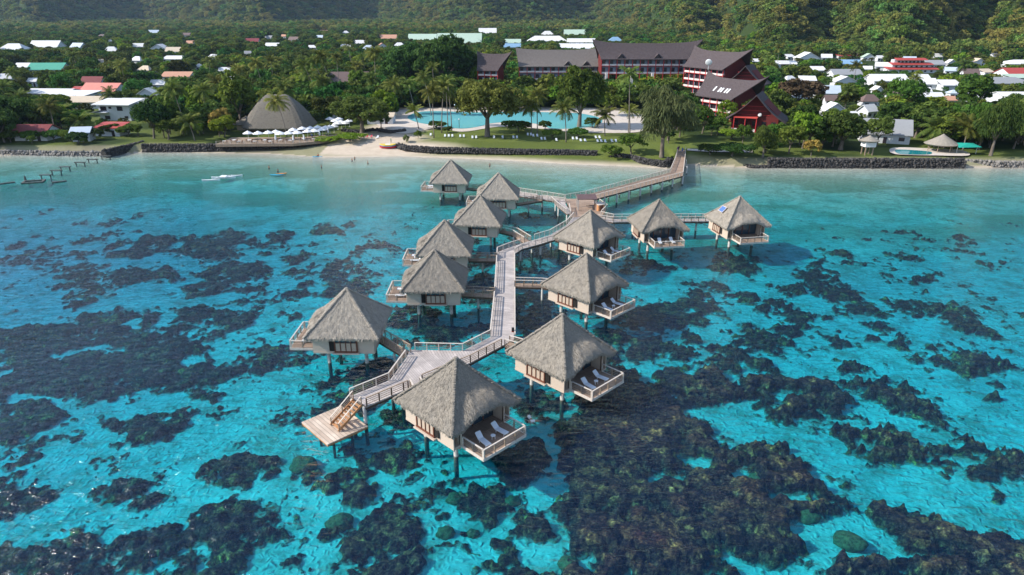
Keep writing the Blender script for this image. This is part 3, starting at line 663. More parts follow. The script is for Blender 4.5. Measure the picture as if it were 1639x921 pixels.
railing(bw, wl([(.42, 96.6), (.45, 110.0)]), ZD, h=.16)
railing(bw, wl([(.5, 110.0), (1.85, 112.55), (5.5, 115.6), (7.6, 117.6)]), ZD)
pl = []
for y in (82, 87, 92, 97, 102, 107): pl += [(-2.3, y), (.1, y)]
for a, b in zip(Lf, Rt):
    if a[1] < 77 or a[1] > 110: pl += [(a[0] * .88 + b[0] * .12, a[1] * .88 + b[1] * .12), (a[0] * .12 + b[0] * .88, a[1] * .12 + b[1] * .88)]
piles(bw, wl(pl), ZD - .2)
lb = MB(); lb.box((0, 0, .32), (.34, .3, .5)); lbo = thing('deck_box', 'small dark box with a red base at the right edge of the boardwalk', 'deck box', (.12, 78.6, ZD)); lb.build('cabinet', mat('black_box', (.02, .02, .02), .5), lbo)
MB().box((0, 0, .04), (.36, .32, .07)).build('base', mat('red_base', (.4, .03, .02), .5), lbo)

# foot bridges to the bungalows
def bridge(a, b, label, wdt=1.3, both=True, pm=None, kink=None, mt_=None, zend=None, top=None, pileat=(.5,)):
    line = [a, b] if kink is None else [a, kink, b]
    r = thing('footbridge', label, 'footbridge', (*a, 0), group='small bridges between walkway and bungalows')
    ln = [(p[0] - a[0], p[1] - a[1]) for p in line]
    deck_strip('deck', offset(ln, wdt / 2), offset(ln, -wdt / 2), ZD - .02, r, mt_ or M['plank_warm'])
    railing(r, offset(ln, wdt / 2 - .06), ZD - .02, pm=pm or M['post'], mtop=top or M['rail']); railing(r, offset(ln, -wdt / 2 + .06), ZD - .02, pm=pm or M['post'], mtop=top or M['rail'])
    for k in pileat:
        q = Vector(ln[0]).lerp(Vector(ln[-1]), k); piles(r, [(q.x, q.y)], ZD - .2, .16)
    return r
dkm = M['post']
def ent(i, off=0.0, out=HB + .1):
    x, y, a, _ = BUNG[i]; a = radians(a); return (x - out * cos(a) - off * sin(a), y - out * sin(a) + off * cos(a))
bridge((-10.9, 64.8), ent(0, -1.0), 'short gated bridge from the plaza deck to the nearest bungalow', pileat=())
bridge((-.6, 75.0), ent(1, 1.0), 'short gated bridge from the plaza bend to the bungalow on its right', pileat=())
bridge((.5, 95.3), ent(2, 1.2), 'bridge with two pale rails leaving the right side of the long boardwalk', kink=(4.6, 95.0))
bridge((8.5, 118.3), ent(3, .0), 'short bridge tucked behind the bungalow in front of the junction shelter', pileat=())
bridge((-13.0, 72.5), ent(6), 'brown bridge from the left corner of the plaza to the leftmost bungalow', top=dkm)
bridge((-2.7, 91.0), ent(7), 'dark bridge leaving the left side of the boardwalk at the frontmost bungalow of the row', top=dkm)
bridge((-2.7, 106.9), ent(8), 'dark bridge leaving the left side of the boardwalk near its far corner', top=dkm)
bridge((2.9, 116.7), ent(9), 'bridge with pale railings leading to the middle bungalow of the left row', kink=(.6, 121.6), wdt=1.5)
bridge((6.6, 147.3), ent(10), 'slanting dark bridge from the curved ramp down to the bungalow beside it', top=dkm)
bridge((.8, 154.6), ent(11), 'long dark bridge from the end of the curved ramp to the bungalow nearest the beach', top=dkm)

# junction deck, ramp, pier
jd = thing('junction_deck', 'brown planked junction deck where the pier, ramp and walkways meet', 'deck', (15, 140, 0))
def jl(pts): return [(x - 15, y - 140) for x, y in pts]
deck_strip('deck', jl([(12.1, 133.0), (12.6, 141.0), (12.2, 148.2)]), jl([(18.6, 133.0), (20.6, 139.5), (18.2, 148.6)]), ZD + .01, jd, M['plank_warm'])
railing(jd, jl([(18.8, 134.6), (20.7, 139.5), (19.6, 144.2)]), ZD); railing(jd, jl([(12.3, 148.3), (17.2, 151.6)]), ZD)
railing(jd, jl([(12.3, 134.0), (12.5, 140.4)]), ZD)
piles(jd, jl([(12.8, 134), (18, 134), (20, 139.5), (12.8, 141), (17.6, 147.6), (12.8, 147.4)]), ZD - .2)
rp = thing('ramp_walkway', 'pale curved walkway with white railings left of the junction deck', 'walkway', (6, 148, 0))
def rl(pts): return [(x - 6, y - 148) for x, y in pts]
U = [(12.1, 148.3), (7.0, 151.6), (.8, 155.4), (-3.0, 157.4)]; D_ = [(12.2, 145.2), (6.6, 148.2), (.2, 152.2), (-3.6, 154.6)]
deck_strip('deck', rl(U), rl(D_), ZD, rp, M['plank'])
railing(rp, rl(U), ZD); railing(rp, rl([(12.2, 144.9), (6.9, 147.9)]), ZD); railing(rp, rl([(5.9, 148.6), (1.4, 151.3)]), ZD)
deck_strip('ramp', rl([(9.6, 146.6), (10.0, 142.4), (11.8, 135.6)]), rl([(12.0, 145.3), (12.0, 142.8), (12.9, 135.9)]), ZD - .01, rp, M['plank'])
railing(rp, rl([(8.9, 146.6), (9.8, 142.4), (11.6, 135.6)]), ZD)
piles(rp, rl([(7, 149.2), (1, 153), (9.9, 146), (10.3, 142), (11.8, 137), (-3, 156)]), ZD - .2)
pr = thing('pier', 'long brown pier with pale railings running from the junction deck to the shore', 'pier', (30, 160, 0))
def pl_(pts): return [(x - 30, y - 160) for x, y in pts]
PU = [(17.3, 151.9), (42.6, 176.6), (48.0, 194.0), (52.4, 209.8)]; PD = [(18.2, 147.2), (45.2, 172.6), (50.6, 192.8), (54.9, 209.4)]
deck_strip('deck', pl_(PU), pl_(PD), ZD, pr, M['plank_warm'])
railing(pr, pl_([(PU[i][0] + .1, PU[i][1]) for i in range(4)]), ZD, mtop=M['rail']); railing(pr, pl_([(PD[i][0] - .1, PD[i][1]) for i in range(4)]), ZD, mtop=M['rail'])
q = []
for k in range(9):
    f = k / 8
    for s_ in (PU, PD): q.append((s_[0][0] * (1 - f) + s_[1][0] * f, s_[0][1] * (1 - f) + s_[1][1] * f))
q += [(47, 186), (49.5, 185.6), (49, 196), (51.5, 195)]
piles(pr, pl_(q), ZD - .2)
wk = thing('side_walkway', 'pale walkway from the junction deck behind the two right hand bungalows', 'walkway', (30, 131, 0))
def kl(pts): return [(x - 30, y - 131) for x, y in pts]
deck_strip('deck', kl([(17.9, 134.2), (21.0, 131.8), (41.0, 132.2)]), kl([(16.9, 132.0), (20.6, 129.7), (41.2, 130.1)]), ZD - .01, wk, M['plank'])
railing(wk, kl([(18.6, 133.9), (21.0, 131.8), (26.2, 131.9)]), ZD); railing(wk, kl([(29.0, 132.0), (41.0, 132.2)]), ZD); railing(wk, kl([(17.6, 131.4), (20.6, 129.8), (26.0, 129.9)]), ZD, pm=M['post']); railing(wk, kl([(29.3, 129.9), (41.0, 130.1)]), ZD, pm=M['post'])
deck_strip('deck', kl([(28.4, 129.8), (28.2, 124.9)]), kl([(26.8, 129.8), (26.6, 124.7)]), ZD - .03, wk, M['plank_warm'])
deck_strip('deck', kl([(43.4, 131.4), (43.2, 127.3)]), kl([(41.2, 131.4), (41.8, 127.1)]), ZD - .03, wk, M['plank_warm'])
piles(wk, kl([(21, 130.8), (25, 131), (30, 131), (34, 131), (38, 131)]), ZD - .2)
# junction shelter
sh = thing('shelter', 'small open shelter with a flat purple brown roof on pale posts at the junction', 'shelter', (16.2, 139.2, ZD))
M['shroof'] = noisy('purple_brown_felt', (.10, .06, .065), (.15, .10, .10), scale=2)
MB().box((0, .6, 2.62), (4.2, 3.6, .14), rx=.06).build('roof', M['shroof'], sh)
for x, y in ((-1.95, -.9), (1.95, -.9), (-1.95, 2.1), (1.95, 2.1)): MB().box((x, y, 1.28), (.24, .24, 2.6)).build('post', M['rail'], sh)
MB().box((.9, 1.6, .45), (1.8, .5, .12)).build('bench', M['post'], sh)
kb = thing('timber_locker', 'orange timber locker with a sloping lid at the right edge of the junction deck', 'locker', (18.9, 138.6, ZD), .5)
MB().box((0, 0, .7), (1.6, 1.5, 1.4)).build('cabinet', M['fresh'], kb); MB().box((0, 0, 1.46), (1.75, 1.75, .09), rx=.12).build('lid', M['rail'], kb); MB().box((0, -.77, .65), (.7, .04, 1.1)).build('door', M['frame'], kb)

# swim platform and its stairs
pf = thing('swim_platform', 'pale square wooden swim platform low over the water at the left front', 'platform', (0, 0, 0))
P4 = [at(485.5, 678.2, .2), at(527.1, 714.2, .2), at(589.9, 683.1, .2), at(540, 649, .2)]
ctr = Vector((sum(p[0] for p in P4) / 4, sum(p[1] for p in P4) / 4)); pf.location = (ctr.x, ctr.y, 0)
ang = atan2(P4[0][1] - P4[1][1], P4[0][0] - P4[1][0]); pf.rotation_euler = (0, 0, ang)
la = hypot(P4[0][0] - P4[1][0], P4[0][1] - P4[1][1]); lb_ = hypot(P4[2][0] - P4[1][0], P4[2][1] - P4[1][1])
d = MB(); d.box((0, 0, .24), (la, lb_, .12)); o = d.build('deck', M['plank_pale'], pf); box_uv(o.data, 1)
e = MB(); e.box((0, lb_ / 2 - .1, .08), (la, .14, .22)); e.box((0, -lb_ / 2 + .1, .08), (la, .14, .22)); e.box((la / 2 - .1, 0, .08), (.14, lb_ - .4, .22)); e.box((-la / 2 + .1, 0, .08), (.14, lb_ - .4, .22)); e.build('beam', M['fresh'], pf)
for sx_ in (-1, 1):
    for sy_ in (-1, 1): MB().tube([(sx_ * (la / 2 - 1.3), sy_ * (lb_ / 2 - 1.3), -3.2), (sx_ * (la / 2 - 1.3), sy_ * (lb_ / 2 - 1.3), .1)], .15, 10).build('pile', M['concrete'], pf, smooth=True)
st = thing('stairs', 'orange timber stairs with railings going down to the swim platform', 'stairs', (-16.7, 61.4, 0))
top_c = Vector((-16.65, 61.45)); tdir = Vector((-.72, -.69)).normalized()
st.rotation_euler = (0, 0, atan2(tdir.y, tdir.x))
n = 8; run_ = 2.9
for k in range(n):
    f = (k + .5) / n; MB().box((f * run_, 0, ZD - (ZD - .3) * (k + 1) / (n + 1)), (.3, 1.5, .05)).build('tread', M['fresh'], st)
for sy_ in (-1, 1):
    MB().bar((0, sy_ * .82, ZD - .12), (run_ + .1, sy_ * .82, .42), .07, .28).build('stringer', M['fresh'], st)
    r_ = MB(); r_.bar((0, sy_ * .82, ZD + .98), (run_, sy_ * .82, .34 + .98), .12, .06)
    ro = r_.build('railing', M['rail'], st); m_ = MB()
    for h in (.35, .62): m_.bar((0, sy_ * .82, ZD + h), (run_, sy_ * .82, .34 + h), .03, .05)
    m_.build('mid_rail', M['post'], ro)
    for f in (0, .5, 1): MB().box((f * run_, sy_ * .82, ZD - (ZD - .34) * f + .42), (.09, .09, 1.1)).build('post', M['post'], ro)

# ------------------------------------------------------------------ resort hotel, restaurant, pool
M['shingle'] = noisy('dark_shingle_roof', (.055, .042, .046), (.10, .080, .082), scale=1.6, bump=.5, bdist=.1, stretch=(1, 1, 1.6))
M['shingle2'] = noisy('grey_shingle_roof', (.12, .105, .10), (.18, .16, .15), scale=1.6, bump=.5, bdist=.1)
M['redwall'] = noisy('red_painted_boards', (.11, .018, .018), (.165, .028, .026), scale=1, stretch=(1, 1, 6))
M['redpost'] = mat('red_post', (.46, .035, .035), .5)
M['redroof'] = noisy('red_sheet_roof', (.50, .06, .05), (.58, .09, .07), scale=1)
M['bluewall'] = noisy('grey_blue_wall', (.17, .22, .29), (.24, .29, .36), scale=.6)
M['parapet'] = noisy('white_render', (.62, .56, .54), (.72, .68, .66), scale=1)
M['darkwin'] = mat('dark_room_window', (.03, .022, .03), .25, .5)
def longhouse(name, label, o, ang, ln, dep, z0, ze, zr, storeys, ovL=2, ovR=3, roofm='shingle', wallm='redwall', bay=4.2, open_below=0, dormers=(), sky_=(), tip=1.6, group=None, back=True):
    """long building: local x along the facade, y towards the back; o = left front corner on the ground"""
    r = thing(name, label, 'building', (o[0], o[1], 0), ang, group)
    hs = (ze - z0) / storeys; zb = z0 + open_below * hs
    wb = MB(); wb.box((ln / 2, dep / 2 + .8, (zb + ze) / 2), (ln - .3, dep - 1.6, ze - zb)); wb.build('wall', M[wallm], r)
    for sx_ in (0, 1):                                                    # gable ends
        x = .06 if sx_ == 0 else ln - .06; g = MB(); t_ = .1
        g.add([(x - t_, .8, zb), (x + t_, .8, zb), (x + t_, .8, ze), (x - t_, .8, ze), (x - t_, dep / 2, zr - .7), (x + t_, dep / 2, zr - .7), (x - t_, dep - .8, ze), (x + t_, dep - .8, ze), (x - t_, dep - .8, zb), (x + t_, dep - .8, zb)],
              [(0, 3, 4, 6, 8), (1, 9, 7, 5, 2), (0, 1, 2, 3), (3, 2, 5, 4), (4, 5, 7, 6), (6, 7, 9, 8)]); g.build('gable', M['redwall'], r)
    rf = MB(); nx, ny = 20, 6
    for side in (0, 1):
        o_ = len(rf.v)
        for lay in (0, 1):
            for i in range(nx + 1):
                u = i / nx
                for j in range(ny + 1):
                    v = j / ny                                            # 0 ridge, 1 eave
                    k = (1 - v) ** 1.6
                    x0 = -(.4 + ovL * k); x1 = ln + .4 + ovR * k; x = x0 + (x1 - x0) * u
                    z = zr + (ze - .5 - zr) * v - .9 * sin(v * pi) * .6 + tip * (2 * u - 1) ** 4 * k
                    y = dep / 2 - (dep / 2 + 1.3) * v
                    if side: y = dep - y
                    rf.v.append((x, y, z - .3 * lay - (.04 if lay else 0)))
        q = (nx + 1) * (ny + 1)
        for i in range(nx):
            for j in range(ny):
                a = o_ + i * (ny + 1) + j; f = (a, a + ny + 1, a + ny + 2, a + 1)
                rf.f.append(f if side else f[::-1]); rf.f.append(tuple(k_ + q for k_ in (f[::-1] if side else f)))
        for i in range(nx): a = o_ + i * (ny + 1) + ny; rf.f.append((a, a + ny + 1, a + ny + 1 + q, a + q))
        for j in range(ny):
            for i in (0, nx): a = o_ + i * (ny + 1) + j; rf.f.append((a, a + 1, a + 1 + q, a + q))
    ro = rf.build('roof', M[roofm], r)
    nb = max(2, round(ln / bay)); bw_ = ln / nb
    for i in range(nb + 1): MB().box((i * bw_, -.25, (z0 + ze) / 2), (.34, .34, ze - z0 - .1)).build('post', M['redpost'] if not open_below else M['redpost'], r)
    for s_ in range(open_below, storeys):
        zf = z0 + s_ * hs
        MB().box((ln / 2, .28, zf + .0), (ln + .3, 1.1, .22)).build('floor_slab', M['redpost'], r)
        if s_ > 0 or open_below: MB().box((ln / 2, -.18, zf + .58), (ln, .12, .85)).build('balcony', M['parapet'], r)
        for i in range(nb):
            MB().box(((i + .32) * bw_, .76, zf + hs * .45), (bw_ * .36, .12, hs * .62)).build('window', M['darkwin'], r)
            MB().box(((i + .74) * bw_, .77, zf + hs * .45), (bw_ * .3, .1, hs * .66)).build('panel', M['bluewall'], r)
    for i, dx in enumerate(dormers):
        dd = MB(); yb = -1.0; zt = ze + 2.0
        dd.add([(dx - 2.2, yb, ze - .3), (dx, yb, zt), (dx + 2.2, yb, ze - .3), (dx - 2.2, dep * .3, ze + 1.8), (dx, dep * .36, zt + .4), (dx + 2.2, dep * .3, ze + 1.8)], [(0, 1, 4, 3), (1, 2, 5, 4)])
        do = dd.build('dormer', M[roofm], r)
        de = MB(); de.add([(dx - 1.9, yb + .4, ze - .6), (dx, yb + .4, zt - .3), (dx + 1.9, yb + .4, ze - .6)], [(0, 2, 1)]); de.build('gable', M['darkwin'], do)
    for dx, v in sky_:
        z = zr + (ze - .5 - zr) * v - .54 * sin(v * pi); y = dep / 2 - (dep / 2 + 1.3) * v; sl = atan2(zr - ze + .5, dep / 2 + 1.3)
        MB().box((dx, y, z + .14), (.8, 2.4, .1), rx=sl).build('skylight', M['white'], r)
    return r
def face(px1, py1, px2, py2, z):
    a = Vector(at(px1, py1, z)); b = Vector(at(px2, py2, z)); return (a.x, a.y), atan2(b.y - a.y, b.x - a.x), (b - a).length
HG = 'wings of the red hotel'
def atY(px, Y, z=2.3): return (px - 819.5) / CAM_F * (Y * cos(CAM_P) + (CAM_H - z) * sin(CAM_P))
x1 = atY(831, 375, 12); x2 = atY(969, 375, 12)
longhouse('hotel_wing', 'long grey roofed hotel wing with red framed balconies at its left end', (x1, 375), 0, x2 - x1, 15, 2.3, 17.6, 25.2, 4, ovL=1.5, ovR=-4, roofm='shingle2', wallm='bluewall', dormers=(26, 36), group=HG, tip=1.2)
x1 = atY(962, 362, 15); x2 = atY(1098, 362, 15)
longhouse('hotel_wing', 'tallest central hotel wing with dark roof and open undercroft on white columns', (x1, 362), 0, x2 - x1, 15, 2.3, 22.0, 29.0, 5, ovL=4, ovR=9, wallm='bluewall', open_below=3, dormers=(10, 29), group=HG, tip=2.0)
o_, a_, l_ = face(1096, 112, 1158, 118.5, 17.0)
longhouse('hotel_wing', 'hotel wing with a white dish aerial on its dark roof', o_, a_, l_, 15, 2.3, 19.3, 26.3, 5, ovL=3, ovR=9, wallm='redwall', group=HG, tip=2.2)
o_, a_, l_ = face(1115, 162, 1172, 170.5, 8.3)
longhouse('hotel_wing', 'low front hotel wing with five white skylights in its dark sagging roof', o_, a_, l_, 14, 2.3, 11.4, 18.0, 3, ovL=2, ovR=10, sky_=((7.3, .52), (10.3, .55), (11.7, .55), (14, .56), (15.4, .56)), group=HG, tip=2.6)
x1 = atY(765, 372, 14)
longhouse('hotel_wing', 'small dark roofed hotel wing with a red gable, half hidden by trees', (x1, 372), radians(-14), 11, 13, 2.3, 15.8, 23.4, 4, ovL=2, ovR=6, group=HG, tip=1.5)
# cross wings with gables facing the right front
def gable_wing(name, label, pl, pr_, z0, ze, zr, dep, porch=True):
    a = Vector(at(*pl, z0)); b = Vector(at(*pr_, z0)); ln = (b - a).length; r = thing(name, label, 'building', (a.x, a.y, 0), atan2(b.y - a.y, b.x - a.x), HG)
    wb = MB(); wb.box((ln / 2, dep / 2, (z0 + ze) / 2), (ln, dep, ze - z0)); wb.add([(0, -.02, ze), (ln, -.02, ze), (ln / 2, -.02, zr - .5), (0, dep, ze), (ln, dep, ze), (ln / 2, dep, zr - .5)], [(0, 1, 2), (3, 5, 4), (0, 2, 5, 3), (1, 4, 5, 2)]); wb.build('wall', M['redwall'], r)
    rf = MB(); n = 8
    for sgn in (-1, 1):
        o = len(rf.v)
        for lay in (0, .35):
            for i in range(n + 1):
                v = i / n; x = ln / 2 + sgn * (ln / 2 + 2.6) * v; z = zr + (ze - 1.6 - zr) * v - 1.1 * sin(pi * v) * .8
                rf.v += [(x, -2.2 - 2.0 * (1 - v), z - lay), (x, dep + 1, z - lay)]
        q = 2 * (n + 1)
        for i in range(n):
            k = o + 2 * i; f = (k, k + 1, k + 3, k + 2); rf.f += [f, tuple(j + q for j in f[::-1]), (k, k + 2, k + 2 + q, k + q), (k + 1, k + 1 + q, k + 3 + q, k + 3)]
        k = o + 2 * n; rf.f.append((k, k + 1, k + 1 + q, k + q))
    rf.build('roof', M['shingle'], r)
    for i in range(5): MB().box((ln * (i + .5) / 5, -.08, z0 + (ze - z0) * .5 + .2), (ln / 11, .1, 1.6)).build('window', M['darkwin'], r)
    for k in range(3): MB().bar((ln * .2, -.1, ze + .4 + k * 1.5), (ln * .8 - k * 1.2, -.1, ze + .4 + k * 1.5), .12, .2).build('beam', M['redpost'], r)
    if porch:
        MB().box((ln * .32, -1.7, ze - .3), (ln * .5, 3.4, .18), rx=.1).build('porch_roof', M['redroof'], r)
        for f in (.08, .32, .56): MB().box((ln * f, -3.1, (z0 + ze) / 2), (.3, .3, ze - z0 - .5)).build('post', M['redpost'], r)
        MB().box((ln * .3, -3.1, z0 + .9), (ln * .52, .14, 1.0)).build('balcony', M['parapet'], r)
        dd = MB(); dd.blob((0, 0, 0), .7, sub=2, amp=0, sq=(1, .25, 1)); dd = dd.build('dish', M['white'], r, smooth=True); dd.location = (ln * .6, -1.0, ze + .6)
    return r
gable_wing('hotel_wing', 'red gabled hotel wing with a porch and balcony facing the lagoon, nearest the shore', (1169, 209), (1243, 214), 2.3, 8.0, 15.8, 12)
a0 = at(1168, 140, 12)
gable_wing('hotel_wing', 'red gabled hotel wing rising behind the wing with five skylights', (1165, 170), (1212, 173), 2.3, 14.5, 21.0, 10, porch=False)
dsh = MB(); dsh.blob((0, 0, 0), 1.5, sub=3, amp=0, sq=(1, .22, 1)); dx_, dy_ = atY(1135, 318, 24), 318
dsh = dsh.build('dish_aerial', M['white'], smooth=True); dsh.location = (dx_, dy_, 22.4); dsh.rotation_euler = (radians(20), 0, radians(-20)); tag(dsh, 'large white dish aerial on the dark roof of a hotel wing', 'dish')
um = MB(); um.tube([(0, 0, -3.5), (0, .5, 0)], .12, 8).build('stand', M['white'], dsh)
# white columns and terrace slab under the central wing
tb = thing('terrace', 'white edged hotel terrace under the central wing with pale columns', 'terrace', (atY(1010, 352, 9), 352, 0))
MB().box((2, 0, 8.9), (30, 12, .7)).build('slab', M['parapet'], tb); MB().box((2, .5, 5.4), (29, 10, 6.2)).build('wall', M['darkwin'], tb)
for x in (-12.5, .6, 11.2): MB().box((x, 3, 12), (1.2, 1.2, 6)).build('column', M['parapet'], tb)
lt = thing('pavilion', 'small flat white roofed pavilion in front of the grey roofed hotel wing', 'pavilion', (atY(873, 362, 9), 362, 0))
MB().box((0, 0, 9.2), (9, 5, .7)).build('roof', M['parapet'], lt); MB().box((1, 0, 5.4), (5, 4, 6.8)).build('wall', M['wall'], lt)

# restaurant
RX, RY = atY(450, 250), 250
rs = thing('restaurant', 'large restaurant with a curved grey thatched hip roof behind the white umbrellas', 'restaurant', (RX, RY, 0))
M['oldthatch'] = noisy('grey_old_thatch', (.10, .088, .074), (.18, .16, .135), scale=1.3, bump=.7, bdist=.15, stretch=(1, 1, 2.2), c3=(.14, .135, .11))
rf = MB(); n = 28; seg = 40
for i in range(n + 1):
    v = i / n; z = 15.2 - 11.0 * (v ** .98) + (.5 * sin(v * pi) if v < 1 else 0)
    for j in range(seg):
        t_ = 2 * pi * j / seg; hx = 3.4 + 9.2 * v ** .75; hy = .3 + 8.5 * v ** .85
        c_, s_ = cos(t_), sin(t_); p_ = 5.0; rr = (abs(c_) ** p_ + abs(s_) ** p_) ** (-1 / p_)
        rf.v.append((hx * c_ * rr, hy * s_ * rr, z + .06 * mnoise.noise(Vector((j * .8, i * 1.7, 1)))))
for i in range(n):
    for j in range(seg): rf.f.append((i * seg + j, (i + 1) * seg + j, (i + 1) * seg + (j + 1) % seg, i * seg + (j + 1) % seg))
rf.f.append(tuple(range(seg)))
e = len(rf.v)
for j in range(seg): x, y, z = rf.v[n * seg + j]; rf.v.append((x * .96, y * .96, z - .5)); rf.v.append((x * .7, y * .7, z + 1.2))
for j in range(seg): k = (j + 1) % seg; rf.f += [(n * seg + j, e + 2 * j, e + 2 * k, n * seg + k), (e + 2 * j, e + 2 * j + 1, e + 2 * k + 1, e + 2 * k)]
rf.build('roof', M['oldthatch'], rs)
MB().box((0, .6, 3.4), (19, 11, 2.6)).build('wall', M['beam'], rs)
for i in range(7): MB().tube([(-10 + i * 3.3, -6.6, 2), (-10 + i * 3.3, -6.6, 5)], .18, 8).build('post', M['post'], rs)
side = thing('thatched_annex', 'small brown thatched roof joined low at the left of the restaurant', 'hut', (RX - 13.5, RY + 3, 0))
def cone_roof(r, rad, z0, z1, sq=(1, 1), mtl='oldthatch', n=18, name='roof'):
    m_ = MB(); o = 0
    for i in range(7):
        v = i / 6
        for j in range(n): t_ = 2 * pi * j / n; q = max(rad * v, .03); m_.v.append((q * cos(t_) * sq[0], q * sin(t_) * sq[1], z1 + (z0 - z1) * v ** .92))
    for i in range(6):
        for j in range(n): m_.f.append((i * n + j, (i + 1) * n + j, (i + 1) * n + (j + 1) % n, i * n + (j + 1) % n))
    for j in range(n): x, y, z = m_.v[6 * n + j]; m_.v.append((x * .92, y * .92, z - .3))
    for j in range(n): m_.f.append((6 * n + j, 7 * n + j, 7 * n + (j + 1) % n, 6 * n + (j + 1) % n))
    m_.build(name, M[mtl], r)
cone_roof(side, 5.5, 4.4, 7.2, (1, .8), 'thatch'); MB().box((0, 0, 3.2), (6, 5, 2.4)).build('wall', M['wall'], side)
terr = thing('dining_terrace', 'railed wooden dining terrace above the rock wall under the white umbrellas', 'terrace', (-84, 224, 0))
MB().prism([(-13, -6.4), (12, -5.0), (20, 0), (26, 9), (20, 13), (12, 8), (-13, 7)], 1.9, 2.75).build('deck', M['post'], terr)
rl_ = [(-12.8, -6.2), (11.8, -4.8), (19.7, .2), (25.6, 9.1)]
railing(terr, rl_, 2.75, post_gap=2.2, mtop=M['post'])

# umbrellas
M['canvas'] = noisy('white_canvas', (.74, .75, .78), (.82, .83, .85), scale=.8)
def make_umbrella():
    r = thing('parasol', 'x', 'parasol'); n = 8; m_ = MB(); m_.v.append((0, 0, 3.05))
    for v in (.5, 1):
        for k in range(n): t_ = 2 * pi * (k + .5) / n; q = 1.85 * v; m_.v.append((q * cos(t_), q * sin(t_), 3.05 - .85 * v ** 1.15 + (0.0)))
    for k in range(n): m_.v.append((m_.v[1 + n + k][0] * 1.0, m_.v[1 + n + k][1] * 1.0, 2.06))
    for k in range(n):
        k2 = (k + 1) % n; m_.f += [(0, 1 + k, 1 + k2), (1 + k, 1 + n + k, 1 + n + k2, 1 + k2), (1 + n + k, 1 + 2 * n + k, 1 + 2 * n + k2, 1 + n + k2)]
    m_.build('canopy', M['canvas'], r); MB().tube([(0, 0, 0), (0, 0, 3.2)], .05, 6).build('pole', M['white'], r); MB().tube([(0, 0, 0), (0, 0, .12)], .35, 8).build('base', M['concrete'], r)
    return r
UM = make_umbrella(); ups = [(525,445),(615,447),(703,442),(770,435),(808,449),(880,446),(920,418),(955,442),(1000,407),(1045,431),(1070,403),(1105,426),(1135,396),(1175,414),(1205,399),(1240,394),(1275,386),(1310,361),(1340,351),(1375,358),(1410,340),(1240,322),(1275,304),(1320,322),(1290,338)]
for i, (a, b) in enumerate(ups):
    px, py = 300 + a / 5.45, 130 + b / 5.45; x, y = at(px, py, 2.5 + 2.7); o = UM if i == 0 else copy_tree(UM)
    o.location = (x, y, 2.6); o.rotation_euler = (0, 0, i * .7); k = .92 + .16 * ((i * 37) % 10) / 10; o.scale = (k, k, 1)
    if i == 0: lab = 'leftmost white parasol on the dining terrace in front of the restaurant'
    elif i < 6: lab = f'white parasol in the front row of the dining terrace, number {i + 1} from the left'
    elif i < 21: lab = 'white parasol among the overlapping ones at the right of the dining terrace'
    else: lab = 'white parasol between the terrace and the spreading olive tree'
    tag(o, lab, 'parasol', 'white parasols of the restaurant')
for i, (a, b) in enumerate([(768, 495), (922, 500), (1016, 495), (1152, 455), (1226, 435)]):
    px, py = 300 + a / 5.45, 130 + b / 5.45; x, y = at(px, py, 4.2)
    r = thing('folded_parasol', ['closed white parasol, first from the left along the terrace rail', 'closed white parasol, second from the left along the terrace rail', 'closed white parasol, third from the left along the terrace rail', 'closed white parasol beside the right part of the terrace', 'closed white parasol at the far right of the terrace'][i], 'parasol', (x, y, 2.6), 0, 'closed parasols')
    MB().tube([(0, 0, .9), (0, 0, 1.2), (0, 0, 2.3), (0, 0, 2.7)], [.28, .34, .2, .05], 8).build('canopy', M['canvas'], r); MB().tube([(0, 0, 0), (0, 0, .95)], .05, 6).build('pole', M['white'], r)
def make_table():
    r = thing('dining_table', 'x', 'table'); MB().tube([(0, 0, .70), (0, 0, .75)], .6, 12).build('table_top', M['canvas'], r); MB().tube([(0, 0, 0), (0, 0, .70)], .06, 6).build('leg', M['beam'], r); return r
def make_chair():
    r = thing('dining_chair', 'x', 'chair'); MB().box((0, 0, .45), (.45, .45, .06)).build('seat', M['redwall'], r); MB().box((0, .22, .75), (.45, .05, .55)).build('backrest', M['redwall'], r)
    for a_, b_ in ((-.19, -.19), (.19, -.19), (-.19, .19), (.19, .19)): MB().box((a_, b_, .21), (.05, .05, .42)).build('leg', M['beam'], r)
    return r
TB = make_table(); CH = make_chair(); first = True
for i in range(12):
    x, y = -95 + i * 2.55 + (i > 7) * (i - 7) * .9, 219.6 + (i % 2) * 2.2 + max(0, i - 7) * 1.6
    o = TB if first else copy_tree(TB); o.location = (x, y, 2.76); tag(o, 'small round table under the white parasols of the dining terrace', 'table', 'tables on the dining terrace')
    for s_ in (-1, 1):
        c_ = CH if first else copy_tree(CH); first = False; c_.location = (x + s_ * .85, y, 2.76); c_.rotation_euler = (0, 0, -s_ * pi / 2); tag(c_, 'dark red chair at a table of the dining terrace', 'chair', 'chairs on the dining terrace')

